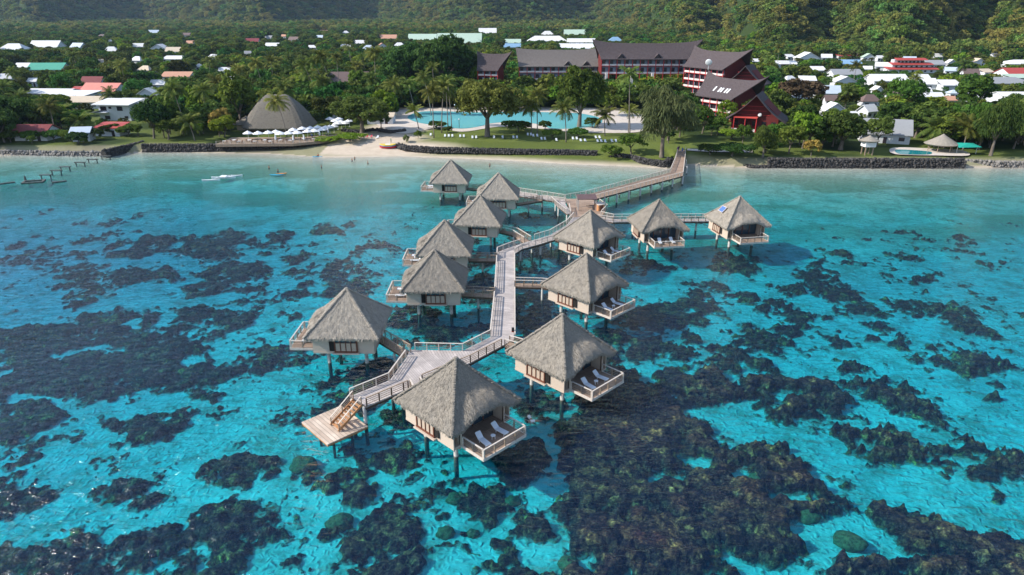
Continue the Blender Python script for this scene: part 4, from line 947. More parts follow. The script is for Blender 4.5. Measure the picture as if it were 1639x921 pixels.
# pool
M['pool'] = mat('pool_water', (.20, .62, .68), .06, .5)
nz_ = N(M['pool'], 'ShaderNodeTexNoise', inputs={'Scale': 1.5, 'Detail': 3}); bp_ = N(M['pool'], 'ShaderNodeBump', inputs={'Strength': .15, 'Distance': .05}); L(M['pool'], nz_.outputs[0], bp_.inputs['Height']); L(M['pool'], bp_.outputs[0], BS(M['pool']).inputs['Normal'])
def blob_poly(pts, n=6):
    """Catmull-Rom closed smoothing"""
    out = []; P_ = [Vector(p) for p in pts]; k = len(P_)
    for i in range(k):
        a, b, c, d = P_[i - 1], P_[i], P_[(i + 1) % k], P_[(i + 2) % k]
        for j in range(n): t_ = j / n; out.append(tuple(.5 * ((2 * b) + (c - a) * t_ + (2 * a - 5 * b + 4 * c - d) * t_ ** 2 + (3 * b - a - 3 * c + d) * t_ ** 3)))
    return out
def flat(name, pts, z, mtl, **kw):
    me = bpy.data.meshes.new(name); me.from_pydata([(x, y, z) for x, y in pts], [], [tuple(range(len(pts)))]); o = link(name, me, mtl); tag(o, **kw); return o
M['pave'] = noisy('pale_sand_paving', (.52, .45, .39), (.62, .56, .50), scale=.4, space='Object')
pool_px = [(652, 188), (668, 196), (700, 201), (735, 206), (765, 203), (790, 197), (830, 196), (862, 199), (885, 206), (930, 205), (958, 200), (962, 190), (930, 182), (880, 180), (820, 179), (760, 180), (700, 178), (668, 180)]
deck_px = [(600, 196), (640, 214), (700, 205), (740, 211), (800, 203), (860, 206), (930, 212), (1030, 210), (1036, 186), (960, 175), (860, 172), (760, 173), (660, 172), (618, 180)]
flat('pool_surround', blob_poly([at(*q_, 2.35) for q_ in deck_px]), 2.35, M['pave'], kind='structure')
flat('pool_water', blob_poly([at(*q_, 2.40) for q_ in pool_px]), 2.40, M['pool'], kind='structure')
flat('pool_surround', blob_poly([at(*q_, 2.62) for q_ in [(1424, 239), (1434, 247), (1500, 249), (1550, 249), (1540, 241), (1492, 238), (1440, 236)]]), 2.62, M['pave'], kind='structure')
M['pool2'] = mat('small_pool_water', (.02, .24, .27), .06, .5)
flat('pool_water', blob_poly([at(*q_, 2.68) for q_ in [(1434, 240), (1438, 246), (1462, 247.5), (1488, 247), (1489, 243), (1462, 240.5)]]), 2.68, M['pool2'], kind='structure')
flat('footpath', [at(*q_, 2.5) for q_ in [(1100, 241), (1140, 243.5), (1205, 244), (1205, 240.5), (1140, 240), (1100, 238)]], 2.5, M['pave'], kind='structure')

# rock walls and boulders
M['rock'] = noisy('dark_lava_rock', (.018, .017, .017), (.05, .047, .046), scale=1.3, bump=.6, bdist=.12, c3=(.13, .12, .115))
M['rockgrey'] = noisy('grey_shore_rock', (.12, .11, .10), (.30, .28, .26), scale=1.0, bump=.6, bdist=.12)
def rock_wall(label, line, zt, zb, size=.75, mtl='rock', lean=.35, seed=0, name='rock_wall'):
    m_ = MB(); rr = random.Random(seed); P_ = [Vector(p) for p in line]
    c = MB()
    for a, b in zip(P_[:-1], P_[1:]):
        d = b - a; ln = d.length; d /= ln; nrm = Vector((d.y, -d.x)); zz = zb
        c.bar((a.x - nrm.x * .9, a.y - nrm.y * .9, (zt + zb) / 2 - .2), (b.x - nrm.x * .9, b.y - nrm.y * .9, (zt + zb) / 2 - .2), 1.4, zt - zb - .2)
        while zz < zt + .05:
            s_ = 0
            while s_ < ln:
                k = size * rr.uniform(.75, 1.25); p = a + d * s_ + nrm * ((zt - zz) * lean + rr.uniform(-.12, .12))
                m_.blob((p.x, p.y, zz + rr.uniform(-.1, .1)), k * .62, seed=rr.randrange(9999), sub=1, amp=.45, sq=(1.1, .9, .8), rz=rr.uniform(0, 3)); s_ += k * .95
            zz += size * .62
        s_ = 0
        while s_ < ln: k = size * rr.uniform(.7, 1.1); p = a + d * s_ - nrm * rr.uniform(.3, 1.1); m_.blob((p.x, p.y, zt - .05), k * .6, seed=rr.randrange(9999), sub=1, amp=.4, sq=(1.1, 1, .6), rz=rr.uniform(0, 3)); s_ += k
    m_.v, m_.f = m_.v, m_.f; m_.add(c.v, c.f); o = m_.build(name, M[mtl]); tag(o, label, 'rock wall'); return o
rock_wall('dark rock sea wall below the restaurant terrace and its lawn', [at(q_[0], q_[1], 2.5) for q_ in [(228, 231), (330, 231), (400, 229.5), (460, 228.5), (510, 227), (535, 221)]], 2.45, -.3, .8, seed=1)
rock_wall('low dark rock wall between the pale beach and the palm lawn', [at(q_[0], q_[1], 2.5) for q_ in [(634, 229), (650, 233), (700, 236), (800, 238), (900, 240), (956, 241.5)]], 2.4, 1.1, .75, seed=2)
rock_wall('long dark rock sea wall at the right edge of the bay', [at(q_[0], q_[1], 2.6) for q_ in [(1232, 254), (1300, 254.5), (1400, 254.5), (1545, 254.5)]], 2.6, -.3, .85, seed=3)
rock_wall('rough grey boulders along the waterline at the far left', [at(q_[0], q_[1], 1.2) for q_ in [(-60, 242), (0, 241), (60, 242), (120, 243), (165, 243)]], 1.0, -.2, .95, 'rockgrey', .9, seed=4)
rock_wall('dark wall slanting inland beside the grass wedge at the left', [at(q_[0], q_[1], 2.4) for q_ in [(168, 240), (200, 233), (230, 226)]], 2.3, -.2, .8, seed=5, lean=.2)
rock_wall('rock bank under the grey feathery tree left of the pier', [at(q_[0], q_[1], 1.9) for q_ in [(985, 246), (1010, 248), (1030, 254), (1066, 258), (1076, 252)]], 1.8, 0, .8, seed=6)
rock_wall('small rock spit at the foot of the leaning tree right of the pier', [at(q_[0], q_[1], .6) for q_ in [(1184, 262), (1205, 266), (1228, 266), (1240, 262)]], .6, -.4, .9, seed=7)
rock_wall('pale concrete and rock edge at the far right shore', [at(q_[0], q_[1], 1.8) for q_ in [(1548, 255), (1600, 258), (1720, 258)]], 1.6, -.2, .9, 'rockgrey', seed=8)
rock_wall('pile of dark rocks between the beach and the pool', [at(q_[0], q_[1], 3) for q_ in [(548, 207), (570, 209), (600, 206), (625, 210), (650, 207)]], 3.0, 2.0, 1.0, seed=9)

# ------------------------------------------------------------------ vegetation
def leaf_mat(name, c1, c2, c3, rnd=.16, world=False):
    m = mat(name, c1, .75, .08); geo = N(m, 'ShaderNodeNewGeometry'); tc = N(m, 'ShaderNodeTexCoord')
    n1 = N(m, 'ShaderNodeTexNoise', inputs={'Scale': .9, 'Detail': 4, 'Roughness': .7}); L(m, tc.outputs['Object'], n1.inputs['Vector'])
    col = ramp(m, n1.outputs[0], [(.34, c1), (.52, c2), (.7, c3)])
    oi = N(m, 'ShaderNodeObjectInfo'); hs = N(m, 'ShaderNodeHueSaturation')
    a = N(m, 'ShaderNodeMapRange', inputs={'To Min': 1 - rnd * 1.6, 'To Max': 1 + rnd * 1.6}); L(m, oi.outputs['Random'], a.inputs[0]); L(m, a.outputs[0], hs.inputs['Value'])
    mu = N(m, 'ShaderNodeMath', operation='MULTIPLY'); mu.inputs[1].default_value = 7.13; L(m, oi.outputs['Random'], mu.inputs[0]); fr_ = N(m, 'ShaderNodeMath', operation='FRACT'); L(m, mu.outputs[0], fr_.inputs[0])
    b = N(m, 'ShaderNodeMapRange', inputs={'To Min': .5 - rnd * .22, 'To Max': .5 + rnd * .16}); L(m, fr_.outputs[0], b.inputs[0]); L(m, b.outputs[0], hs.inputs['Hue'])
    L(m, col, hs.inputs['Color']); col = hs.outputs[0]
    if world:
        n2 = N(m, 'ShaderNodeTexNoise', inputs={'Scale': .012, 'Detail': 5, 'Roughness': .6}); L(m, geo.outputs['Position'], n2.inputs['Vector'])
        col = mixc(m, ramp(m, n2.outputs[0], [(.45, (0, 0, 0)), (.62, (.75, .75, .75))]), col, world)
    L(m, col, BS(m).inputs['Base Color'])
    out = m.node_tree.nodes['Material Output']; tl = N(m, 'ShaderNodeBsdfTranslucent'); L(m, col, tl.inputs['Color']); mx = N(m, 'ShaderNodeMixShader', inputs={0: .3})
    L(m, BS(m).outputs[0], mx.inputs[1]); L(m, tl.outputs[0], mx.inputs[2]); L(m, mx.outputs[0], out.inputs['Surface'])
    return m
LM = {'dark green': leaf_mat('leaf_dark', (0.024, 0.056, 0.012), (0.056, 0.104, 0.022), (0.111, 0.165, 0.033)),
      'mid green': leaf_mat('leaf_mid', (0.044, 0.090, 0.014), (0.090, 0.160, 0.024), (0.171, 0.243, 0.042)),
      'bright green': leaf_mat('leaf_bright', (0.081, 0.147, 0.014), (0.171, 0.259, 0.024), (0.301, 0.381, 0.042)),
      'olive green': leaf_mat('leaf_olive', (0.057, 0.085, 0.017), (0.113, 0.152, 0.031), (0.183, 0.229, 0.053)),
      'purple brown': leaf_mat('leaf_purple', (0.057, 0.044, 0.024), (0.106, 0.085, 0.042), (0.155, 0.136, 0.060)),
      'grey green': leaf_mat('leaf_greygreen', (0.071, 0.105, 0.038), (0.120, 0.170, 0.066), (0.197, 0.254, 0.107)),
      'yellowish': leaf_mat('leaf_yellow', (0.201, 0.208, 0.035), (0.383, 0.330, 0.066), (0.604, 0.485, 0.130)),
      'hill': leaf_mat('leaf_hill', (0.070, 0.120, 0.031), (0.136, 0.207, 0.045), (0.270, 0.318, 0.066), rnd=.3, world=(0.323, 0.269, 0.069)),
      'town': leaf_mat('leaf_town', (0.037, 0.072, 0.014), (0.072, 0.130, 0.024), (0.151, 0.208, 0.038), rnd=.34),
      'palm': leaf_mat('leaf_palm', (0.071, 0.112, 0.022), (0.142, 0.182, 0.038), (0.301, 0.295, 0.084), rnd=.2)}
M['bark'] = noisy('bark', (.10, .08, .065), (.20, .17, .14), scale=2, bump=.5, stretch=(1, 1, .3))
M['palmbark'] = noisy('palm_bark', (.17, .14, .12), (.27, .235, .20), scale=3, bump=.4, stretch=(1, 1, 3))

def quads_mesh(name, P_, Nn, T_, L_, W_):
    """leaf quads: centres P, normals N, long axis T, half lengths L, half widths W (numpy)"""
    n = len(P_); B_ = np.cross(Nn, T_); v = np.empty((n, 4, 3), np.float32)
    v[:, 0] = P_ - T_ * L_ - B_ * W_; v[:, 1] = P_ + T_ * L_ * .9 - B_ * W_ * .6; v[:, 2] = P_ + T_ * L_ + B_ * W_ * .9; v[:, 3] = P_ - T_ * L_ * .8 + B_ * W_
    return v.reshape(-1, 3)
def raw_mesh(name, co, n4):
    me = bpy.data.meshes.new(name); me.vertices.add(len(co)); me.vertices.foreach_set('co', co.astype(np.float32).ravel()); me.loops.add(n4 * 4); me.loops.foreach_set('vertex_index', np.arange(n4 * 4, dtype=np.int32))
    me.polygons.add(n4); me.polygons.foreach_set('loop_start', np.arange(0, n4 * 4, 4, dtype=np.int32)); me.update(calc_edges=True); return me
def unit(v): return v / np.maximum(np.linalg.norm(v, axis=-1, keepdims=True), 1e-6)
def crown(seed, rx, rz, zc, nclump, nleaf, cr, leaf, flat_=.0, droop=0.0, hollow=.55, feather=False):
    g = np.random.default_rng(seed); d = unit(g.normal(size=(nclump, 3))); d[:, 2] = np.where(d[:, 2] < -.35 + flat_, -d[:, 2], d[:, 2])
    rr = (hollow + (1 - hollow) * g.random(nclump)) ** .8; lump = 1 + .22 * np.sin(d[:, 0] * 3.1 + seed) * np.cos(d[:, 1] * 2.7 + seed * 2)
    c = d * np.array([rx, rx, rz]) * (rr * lump)[:, None]; r = cr * g.uniform(.65, 1.25, nclump)
    n = nclump * nleaf; ci = np.repeat(np.arange(nclump), nleaf); e = unit(g.normal(size=(n, 3))); e[:, 2] = np.abs(e[:, 2]) * np.where(g.random(n) < .8, 1, -1)
    P_ = c[ci] + e * (r[ci] * g.uniform(.72, 1.05, n))[:, None] * np.array([1, 1, .75]); P_[:, 2] += zc
    Nn = unit(e + .45 * g.normal(size=(n, 3))); T_ = unit(np.cross(Nn, g.normal(size=(n, 3))))
    if feather: T_ = unit(np.stack([e[:, 0] * .5, e[:, 1] * .5, -np.ones(n) + .5 * g.random(n)], -1)); Nn = unit(np.cross(T_, g.normal(size=(n, 3))))
    Ls = leaf * g.uniform(.6, 1.3, n)[:, None]; Ws = Ls * (.6 if not feather else .16)
    return quads_mesh('c', P_, Nn, T_, Ls, Ws), n
def trunk_mb(h, r, seed, limbs=5, spread=2.6, top=None):
    rr = random.Random(seed); m_ = MB(); top = top or h * 1.35
    bx_, by_ = rr.uniform(-.3, .3), rr.uniform(-.3, .3)
    m_.tube([(0, 0, -.3), (0, 0, .15), (bx_ * .5, by_ * .5, h * .5), (bx_, by_, h)], [r * 1.6, r * 1.15, r * .9, r * .75], 9)
    for k in range(limbs):
        a = 2 * pi * (k + rr.random() * .6) / limbs; s_ = spread * rr.uniform(.7, 1.1)
        m_.tube([(bx_, by_, h - .2), (bx_ + .45 * s_ * cos(a), by_ + .45 * s_ * sin(a), h + (top - h) * .45), (bx_ + s_ * cos(a), by_ + s_ * sin(a), top)], [r * .6, r * .38, r * .16], 6)
    return m_
def palm_crown(seed, n=22, ln=3.6, droop=1.0):
    g = random.Random(seed); V = []
    for k in range(n):
        a = 2.399963 * k + g.uniform(-.2, .2); el = radians(g.uniform(-25, 75)) if k > 3 else radians(g.uniform(60, 85)); l = ln * g.uniform(.82, 1.08)
        pts = []; p = Vector((0, 0, 0)); ns = 9; dr = droop * g.uniform(.8, 1.3)
        for i in range(ns + 1):
            pts.append(p.copy()); e = el - dr * 1.25 * (i / ns) ** 1.3; p = p + Vector((cos(a) * cos(e), sin(a) * cos(e), sin(e))) * (l / ns)
        for i in range(ns):
            d = (pts[i + 1] - pts[i]); dn = d.normalized(); sd = Vector((-sin(a), cos(a), 0)); up = sd.cross(dn) * -1
            w_ = .05
            V += [pts[i] - sd * w_, pts[i + 1] - sd * w_ * .7, pts[i + 1] + sd * w_ * .7, pts[i] + sd * w_]
            if i == 0: continue
            lw = .95 * sin(pi * min(1, (i + .9) / (ns + .8))) ** .6 * (ln / 3.6)
            for s_ in (-1, 1):
                for q in (.12, .42, .72):
                    b = pts[i].lerp(pts[i + 1], q); tip = b + sd * s_ * lw * .80 + dn * lw * .5 + Vector((0, 0, -1)) * lw * g.uniform(.35, .7); wv = dn * .065 * (ln / 3.6)
                    V += [b - wv, b + wv, tip + wv * .3, tip - wv * .3]
    co = np.array([tuple(v) for v in V], np.float32); return co, len(V) // 4
KIND = {}
def add_kind(name, crown_data, trunk, cz=0):
    KIND[name] = (crown_data, trunk)
for s_ in range(3): KIND[f'round{s_}'] = (crown(s_ + 1, 4.4, 3.5, 5.9, 62, 46, 1.25, .36), trunk_mb(3.0, .30, s_, top=6.0))
for s_ in range(2): KIND[f'tall{s_}'] = (crown(s_ + 11, 3.4, 4.6, 6.9, 60, 46, 1.15, .34), trunk_mb(3.4, .28, s_ + 5, spread=2.0, top=7.5))
KIND['rain'] = (crown(21, 6.9, 4.5, 6.3, 165, 75, 1.25, .27, flat_=.02, hollow=.45), trunk_mb(3.8, .55, 9, limbs=7, spread=3.9, top=7.5))
KIND['banyan'] = (crown(23, 6.6, 4.4, 6.2, 120, 60, 1.35, .36), trunk_mb(3.0, .6, 3, limbs=7, spread=3.9, top=6.5))
KIND['feather'] = (crown(25, 4.7, 5.6, 7.0, 130, 80, 1.45, .42, feather=True, hollow=.3), trunk_mb(4.0, .42, 12, limbs=8, spread=2.9, top=9.0))
KIND['spread'] = (crown(27, 5.4, 2.6, 3.9, 100, 60, 1.0, .26, flat_=.2), trunk_mb(1.8, .3, 13, limbs=7, spread=3.4, top=4.2))
KIND['bush'] = (crown(29, 1.7, 1.25, 1.15, 30, 40, .55, .2), trunk_mb(.5, .08, 14, limbs=4, spread=.7, top=1.3))
KIND['ball'] = (crown(31, 3.0, 2.1, 3.2, 60, 50, .75, .26, hollow=.8), trunk_mb(1.6, .2, 15, limbs=5, spread=1.6, top=3.2))
KIND['agave'] = None
TALLM = {'round': 9.9, 'tall': 12, 'rain': 11.6, 'banyan': 11.2, 'feather': 13.6, 'spread': 6.8, 'bush': 2.6, 'ball': 5.6}
WIDM = {'round': 10.4, 'tall': 8.4, 'rain': 14.6, 'banyan': 15.2, 'feather': 11.2, 'spread': 12.4, 'bush': 4.2, 'ball': 7.2}
_mc = {}
def kind_mesh(kind, leafkey):
    k = (kind, leafkey)
    if k not in _mc:
        (co, n), tb_ = KIND[kind]; me = raw_mesh(kind + '_crown', co, n); me.materials.append(LM[leafkey])
        if ('t', kind) not in _mc: tm = tb_.mesh(kind + '_trunk', True); tm.materials.append(M['bark']); _mc[('t', kind)] = tm
        _mc[k] = me
    return _mc[k], _mc[('t', kind)]
def put_tree(kind, leafkey, x, y, h, w_=None, label='', cat='tree', group=None, name='tree', rz=None, z=None):
    b = kind.rstrip('0123456789'); cm, tm = kind_mesh(kind, leafkey); sz = h / TALLM[b]; sx_ = (w_ / WIDM[b]) if w_ else sz
    r = thing(name, label, cat, (x, y, gz(x, y) if z is None else z), random.uniform(0, 6.28) if rz is None else rz, group); r.scale = (sx_, sx_, sz)
    link('trunk', tm, None, r); link('crown' if cat != 'shrub' else 'foliage', cm, None, r); return r
PALMC = []
for s_ in range(4): co, n = palm_crown(s_ + 40, n=22 + s_ * 2, ln=3.5 + .2 * s_, droop=.85 + .12 * s_); me = raw_mesh('palm_crown', co, n); me.materials.append(LM['palm']); PALMC.append(me)
def put_palm(x, y, h, lean=(0, 0), label='', group=None, scale=1.0, var=0, z=None):
    z = gz(x, y) if z is None else z; r = thing('coconut_palm', label, 'palm', (x, y, z), 0, group); m_ = MB(); pts = []; rs_ = []
    for i in range(9): t_ = i / 8; pts.append((lean[0] * t_ ** 1.6, lean[1] * t_ ** 1.6, h * t_)); rs_.append((.26 if i == 0 else .19) * (1 - .35 * t_) * (.8 + .2 * scale))
    m_.tube(pts, rs_, 8).build('trunk', M['palmbark'], r, smooth=True)
    c_ = link('crown', PALMC[var % 4], None, r); c_.location = (lean[0], lean[1], h); c_.rotation_euler = (0, 0, random.uniform(0, 6)); c_.scale = (scale * 1.25,) * 3
    return r
def palm_px(bx_, by_, tx_, ty_, label, scale=1.1, var=0, group=None):
    x, y = atg(bx_, by_); k = ppm(y, 8); lx = (tx_ - bx_) / k; z = gz(x, y); h = max(2.5, (by_ - ty_) / (k * .97)); return put_palm(x, y, h, (lx, 0), label, group, scale, var)
def tree_px(kind, leafkey, bx_, by_, top, wpx, label, cat='tree', name='tree', group=None, cx=None):
    x, y = atg(bx_, by_); k = ppm(y, 8); h = (by_ - top) / k * .97
    if cx is not None: x += (cx - bx_) / k
    return put_tree(kind, leafkey, x, y, h, wpx / k, label, cat, group, name)
G1 = 'palms of the resort garden'
for i, (a, b, c, d, lab, sc_) in enumerate([(717, 213, 664, 178, '', 0)][:0] + [
 (670, 207, 664, 180, 'low coconut palm leaning left at the sandy left end of the palm lawn', 1.0),
 (694.5, 221, 695, 152, 'tallest front palm in the clump left of the big lawn tree', 1.15),
 (707, 213, 713, 146, 'palm with a slightly curved trunk behind the front palm of the lawn clump', 1.0),
 (717, 203, 716, 141, 'left of the two thin parallel palms standing before the pool', 1.0),
 (723, 206, 719, 136, 'right of the two thin parallel palms standing before the pool', 1.0),
 (690, 186, 681, 128, 'grey green palm behind the lawn clump, left of the hotel', 1.05),
 (664, 184, 656, 140, 'dark palm at the far left edge of the pool', 1.0),
 (851, 214.5, 849, 172, 'low bushy palm right of the big lawn tree, left of a close pair', 1.1),
 (860, 214.5, 858, 156, 'taller palm of the close pair right of the big lawn tree', 1.1),
 (906, 228, 902, 177, 'single slender palm standing in the middle of the right lawn', 1.15),
 (968, 218, 965, 188, 'low wide palm on the lawn beside the sand area', 1.15),
 (1005, 228, 1001, 128, 'very tall thin palm in front of the central hotel wing', .95),
 (1008, 214, 1005, 180, 'short palm behind the very tall thin one', 1.0),
 (459, 219, 450, 166, 'palm leaning left in front of the big thatched restaurant roof', 1.2),
 (312, 226, 307, 199, 'palm with drooping yellowish fronds on the left lawn by the rock wall', 1.2),
 (426, 165, 418, 106, 'thin palm in the woods above the left side of the restaurant', 1.0),
 (514, 177, 494, 110, 'leftmost of three long leaning palms right of the restaurant', 1.05),
 (530, 177, 510, 104, 'middle of three long leaning palms right of the restaurant', 1.05),
 (539, 178, 522, 98, 'rightmost of three long leaning palms right of the restaurant', 1.05),
 (603, 163, 605, 92, 'straight tall palm before the dark wooded bank left of the pool', 1.2),
 (564, 118, 561, 76, 'palm on the skyline of the wood left of the big dark tree', 1.3),
 (686, 120, 684, 78, 'palm poking out of the top of the big dark tree', 1.0),
 (544, 150, 544, 98, 'palm among the leaning ones in the wood behind the restaurant', 1.0),
 (1495, 236, 1494, 207, 'left of the two pale fronded palms beside the small pool at right', 1.35),
 (1541, 241, 1540, 206, 'right of the two pale fronded palms beside the small pool at right', 1.4),
 (180, 172, 180, 152, 'dark palm in front of the white houses at left', 1.2),
 (99, 205, 100, 183, 'palm among the shrubs left of the white two storey villa', 1.2),
 (130, 215, 132, 196, 'palm between the maroon roof and the villa', 1.2), (40, 190, 42, 158, 'tall palm over the dark trees at the far left', 1.2),
 (876, 140, 878, 112, 'palm before the left part of the grey roofed hotel wing', 1.0), (942, 130, 941, 104, 'palm rising before the right end of the grey roofed hotel wing', .9),
 (452, 130, 450, 100, 'palm left of the leaning palms in the wood behind the restaurant', 1.0), (1365, 135, 1366, 108, 'palm between the white roofs at the right', 1.2), (1228 + 230, 150, 1460, 128, 'palm near the white roof below the red tiered house', 1.1),
 (1536, 130, 1537, 106, 'palm before the brown grey roof at the right', 1.3), (1370, 96, 1372, 76, 'pair of pale palms at the foot of the right hill', 1.6), (1352, 175, 1353, 150, 'palm left of the dark brown roof at right', 1.1)]):
    palm_px(a, b, c, d, lab, sc_, i, G1)
T = [('rain', 'olive green', 780, 219, 123, 112, 'big rounded rain tree standing alone on the palm lawn before the pool'),
 ('feather', 'grey green', 1059, 252, 140, 96, 'large grey green feathery tree on the point left of the pier'),
 ('feather', 'olive green', 1219, 264, 212, 42, 'leaning feathery tree on the rock spit right of the pier'),
 ('banyan', 'mid green', 927, 204, 108, 88, 'large leafy tree at the right end of the pool, before the hotel'),
 ('rain', 'olive green', 580, 213, 152, 96, 'spreading olive tree at the back of the beach, right of the parasols'),
 ('banyan', 'dark green', 650, 146, 72, 84, 'left part of the great dark tree group above the pool'),
 ('banyan', 'dark green', 712, 150, 60, 104, 'great dark banyan tree above the pool, left of the hotel'),
 ('banyan', 'dark green', 745, 148, 72, 56, 'right part of the great dark tree group beside the hotel'),
 ('round0', 'bright green', 766, 150, 104, 32, 'small light green tree before the dark banyan'),
 ('round1', 'mid green', 578, 160, 112, 40, 'leafy light topped tree before the dark slate roof in the wood'),
 ('round2', 'dark green', 247, 222, 162, 60, 'dark rounded tree right of the white villa'),
 ('round0', 'bright green', 322, 200, 138, 40, 'yellow green tree left of the big glossy tree behind the restaurant lawn'),
 ('tall0', 'mid green', 388, 208, 116, 62, 'big glossy leaved tree left of the restaurant roof'),
 ('ball', 'yellowish', 356, 215, 175, 34, 'pale yellow dome tree behind the two stemmed green one'),
 ('ball', 'bright green', 360, 222, 190, 44, 'green dome shaped tree on thin stems left of the restaurant'),
 ('ball', 'bright green', 89, 178, 152, 48, 'bright clipped dome tree left of the white roofs'),
 ('round1', 'mid green', 270, 224, 190, 36, 'bright leafy shrub tree between the dark round tree and the palm'),
 ('round2', 'purple brown', 1276, 178, 128, 80, 'purple brown leaved tree behind the dark thicket at right'),
 ('banyan', 'dark green', 1345, 240, 178, 84, 'dark leafy tree at the right of the thicket beside the small stilt hut'),
 ('round0', 'dark green', 1292, 238, 184, 60, 'dark leafy tree in the middle of the thicket right of the red gable'),
 ('round1', 'mid green', 1262, 246, 200, 46, 'mid green tree at the left of the thicket right of the red gable'),
 ('ball', 'yellowish', 1298, 250, 224, 28, 'pale yellow shrub tree at the front of the thicket'),
 ('round2', 'olive green', 1403, 234, 188, 46, 'light olive tree in front of the grey roofed house'),
 ('feather', 'dark green', 1582, 262, 172, 66, 'dark feathery tree on the shore right of the thatched pool hut'),
 ('feather', 'mid green', 1566, 240, 166, 50, 'mid green feathery tree behind the right hand palms'),
 ('round1', 'bright green', 1488, 186, 154, 44, 'bright green tree above the two pale palms'),
 ('round0', 'mid green', 1442, 190, 126, 64, 'broad tree between the white roofs and the bright green tree'),
 ('tall1', 'mid green', 1554, 190, 122, 62, 'tall tree group centre before the white warehouses at right'),
 ('banyan', 'dark green', 1618, 200, 150, 60, 'dark tree mass at the right edge below the long white roof'),
 ('round2', 'mid green', 1124, 214, 172, 40, 'frangipani like tree with pale branches left of the low front hotel wing'),
 ('round1', 'olive green', 1068, 166, 124, 50, 'olive tree before the open undercroft of the hotel'),
 ('round0', 'mid green', 1148, 216, 186, 30, 'small leafy tree before the low front hotel wing'),
 ('spread', 'dark green', 1170, 262, 242, 70, 'dark sprawling sea hedge right of the pier'), ('spread', 'dark green', 1135, 260, 243, 44, 'dark sprawling bush right beside the pier end'),
 ('spread', 'dark green', 1225, 245, 226, 50, 'dark bush behind the leaning feathery tree'),
 ('ball', 'mid green', 978, 252, 232, 40, 'grey green clump of spiky plants at the right end of the lawn wall'), ('round1', 'mid green', 1010, 246, 214, 44, 'leafy tree left of the grey feathery tree'),
 ('spread', 'mid green', 884, 222, 207, 36, 'left low dome bush on the right lawn'), ('spread', 'mid green', 925, 220, 205, 36, 'right low dome bush on the right lawn'), ('ball', 'dark green', 830, 212, 194, 34, 'dark shrub behind the rain tree by the pool edge'),
 ('ball', 'mid green', 700, 206, 194, 34, 'leafy shrub at the foot of the palm clump'), ('ball', 'dark green', 716, 213, 203, 18, 'clipped dark shrub right of the palm clump'), ('bush', 'mid green', 669, 222, 209, 13, 'small round bush at the left of the palm lawn'),
 ('bush', 'grey green', 651, 228, 216, 14, 'grey spiky plant at the left tip of the palm lawn'), ('ball', 'dark green', 500, 204, 178, 40, 'dark tree with white blossom beside the parasols'),
 ('round0', 'dark green', 610, 206, 180, 34, 'dark bushy tree at the right of the spreading olive tree'),
 ('spread', 'bright green', 560, 226, 214, 56, 'bright ground shrub bank between terrace and beach'), ('spread', 'bright green', 524, 229, 219, 44, 'bright green hedge below the right of the terrace'),
 ('round2', 'dark green', 790, 178, 134, 40, 'dark tree left of the hotel behind the rain tree'), ('round0', 'dark green', 820, 176, 136, 44, 'dark tree in front of the red balconies'),
 ('round1', 'olive green', 850, 170, 140, 44, 'olive tree between the hotel and the pool'), ('round2', 'mid green', 976, 186, 150, 36, 'tree behind the low wide palm'), ('round0', 'dark green', 1100, 184, 146, 44, 'dark tree beneath the red lattice of the hotel'),
 ('spread', 'bright green', 1170, 224, 206, 44, 'bright lawn shrub before the red gabled wing'), ('ball', 'dark green', 1240, 226, 206, 30, 'dark shrub at the right corner of the red gabled wing')]
for i, t_ in enumerate(T):
    shrub = t_[0] in ('bush',) or 'bush' in t_[6] or 'hedge' in t_[6] or 'shrub' in t_[6]; tree_px(*t_, cat='shrub' if shrub else 'tree', name='shrub' if shrub else ('feathery_tree' if t_[0] == 'feather' else 'broadleaf_tree'))
for px, py, h_, w_, lab in ((812, 207, 14, 20, 'first dark shrub on the near pool edge, right of the rain tree trunk'), (838, 208, 13, 26, 'second dark shrub on the near pool edge, left of the close palm pair'), (872, 208, 14, 22, 'third dark shrub on the near pool edge, right of the close palm pair'), (948, 205, 16, 26, 'dark shrub at the right end of the pool')):
    tree_px('ball', 'dark green', px, py, py - h_, w_, lab, 'shrub', 'shrub')
# hedge left of the villa
for i, (px, py, lab) in enumerate([(125, 226, 'left part of the dark clipped hedge by the villa'), (150, 220, 'middle part of the dark clipped hedge by the villa'), (180, 213, 'right part of the dark clipped hedge by the villa'), (205, 214, 'round clipped bush at the right end of the villa hedge'),
    (20, 232, 'green shrub bank above the boulders at the far left'), (55, 232, 'green shrub bank right of the pink blossom bush'), (90, 232, 'green shrub bank below the villa hedge'), (115, 232, 'dark shrub at the foot of the villa hedge')]):
    tree_px('ball' if i < 4 else 'spread', 'dark green' if i < 3 else 'mid green', px, py + 4, py - 14, 34, lab, 'shrub', 'shrub', 'shrubs on the left shore')
M['pink'] = None; LM['magenta'] = leaf_mat('blossom_magenta', (.12, .02, .10), (.30, .03, .24), (.45, .06, .34))
tree_px('bush', 'magenta', 42, 222, 214, 14, 'magenta flowering bush at the far left shore', 'shrub', 'shrub'); tree_px('bush', 'magenta', 72, 196, 184, 18, 'purple flowering bush above the maroon roof', 'shrub', 'shrub'); tree_px('bush', 'magenta', 1420, 178, 167, 22, 'purple flowering bush between the right hand white roofs and palms', 'shrub', 'shrub')

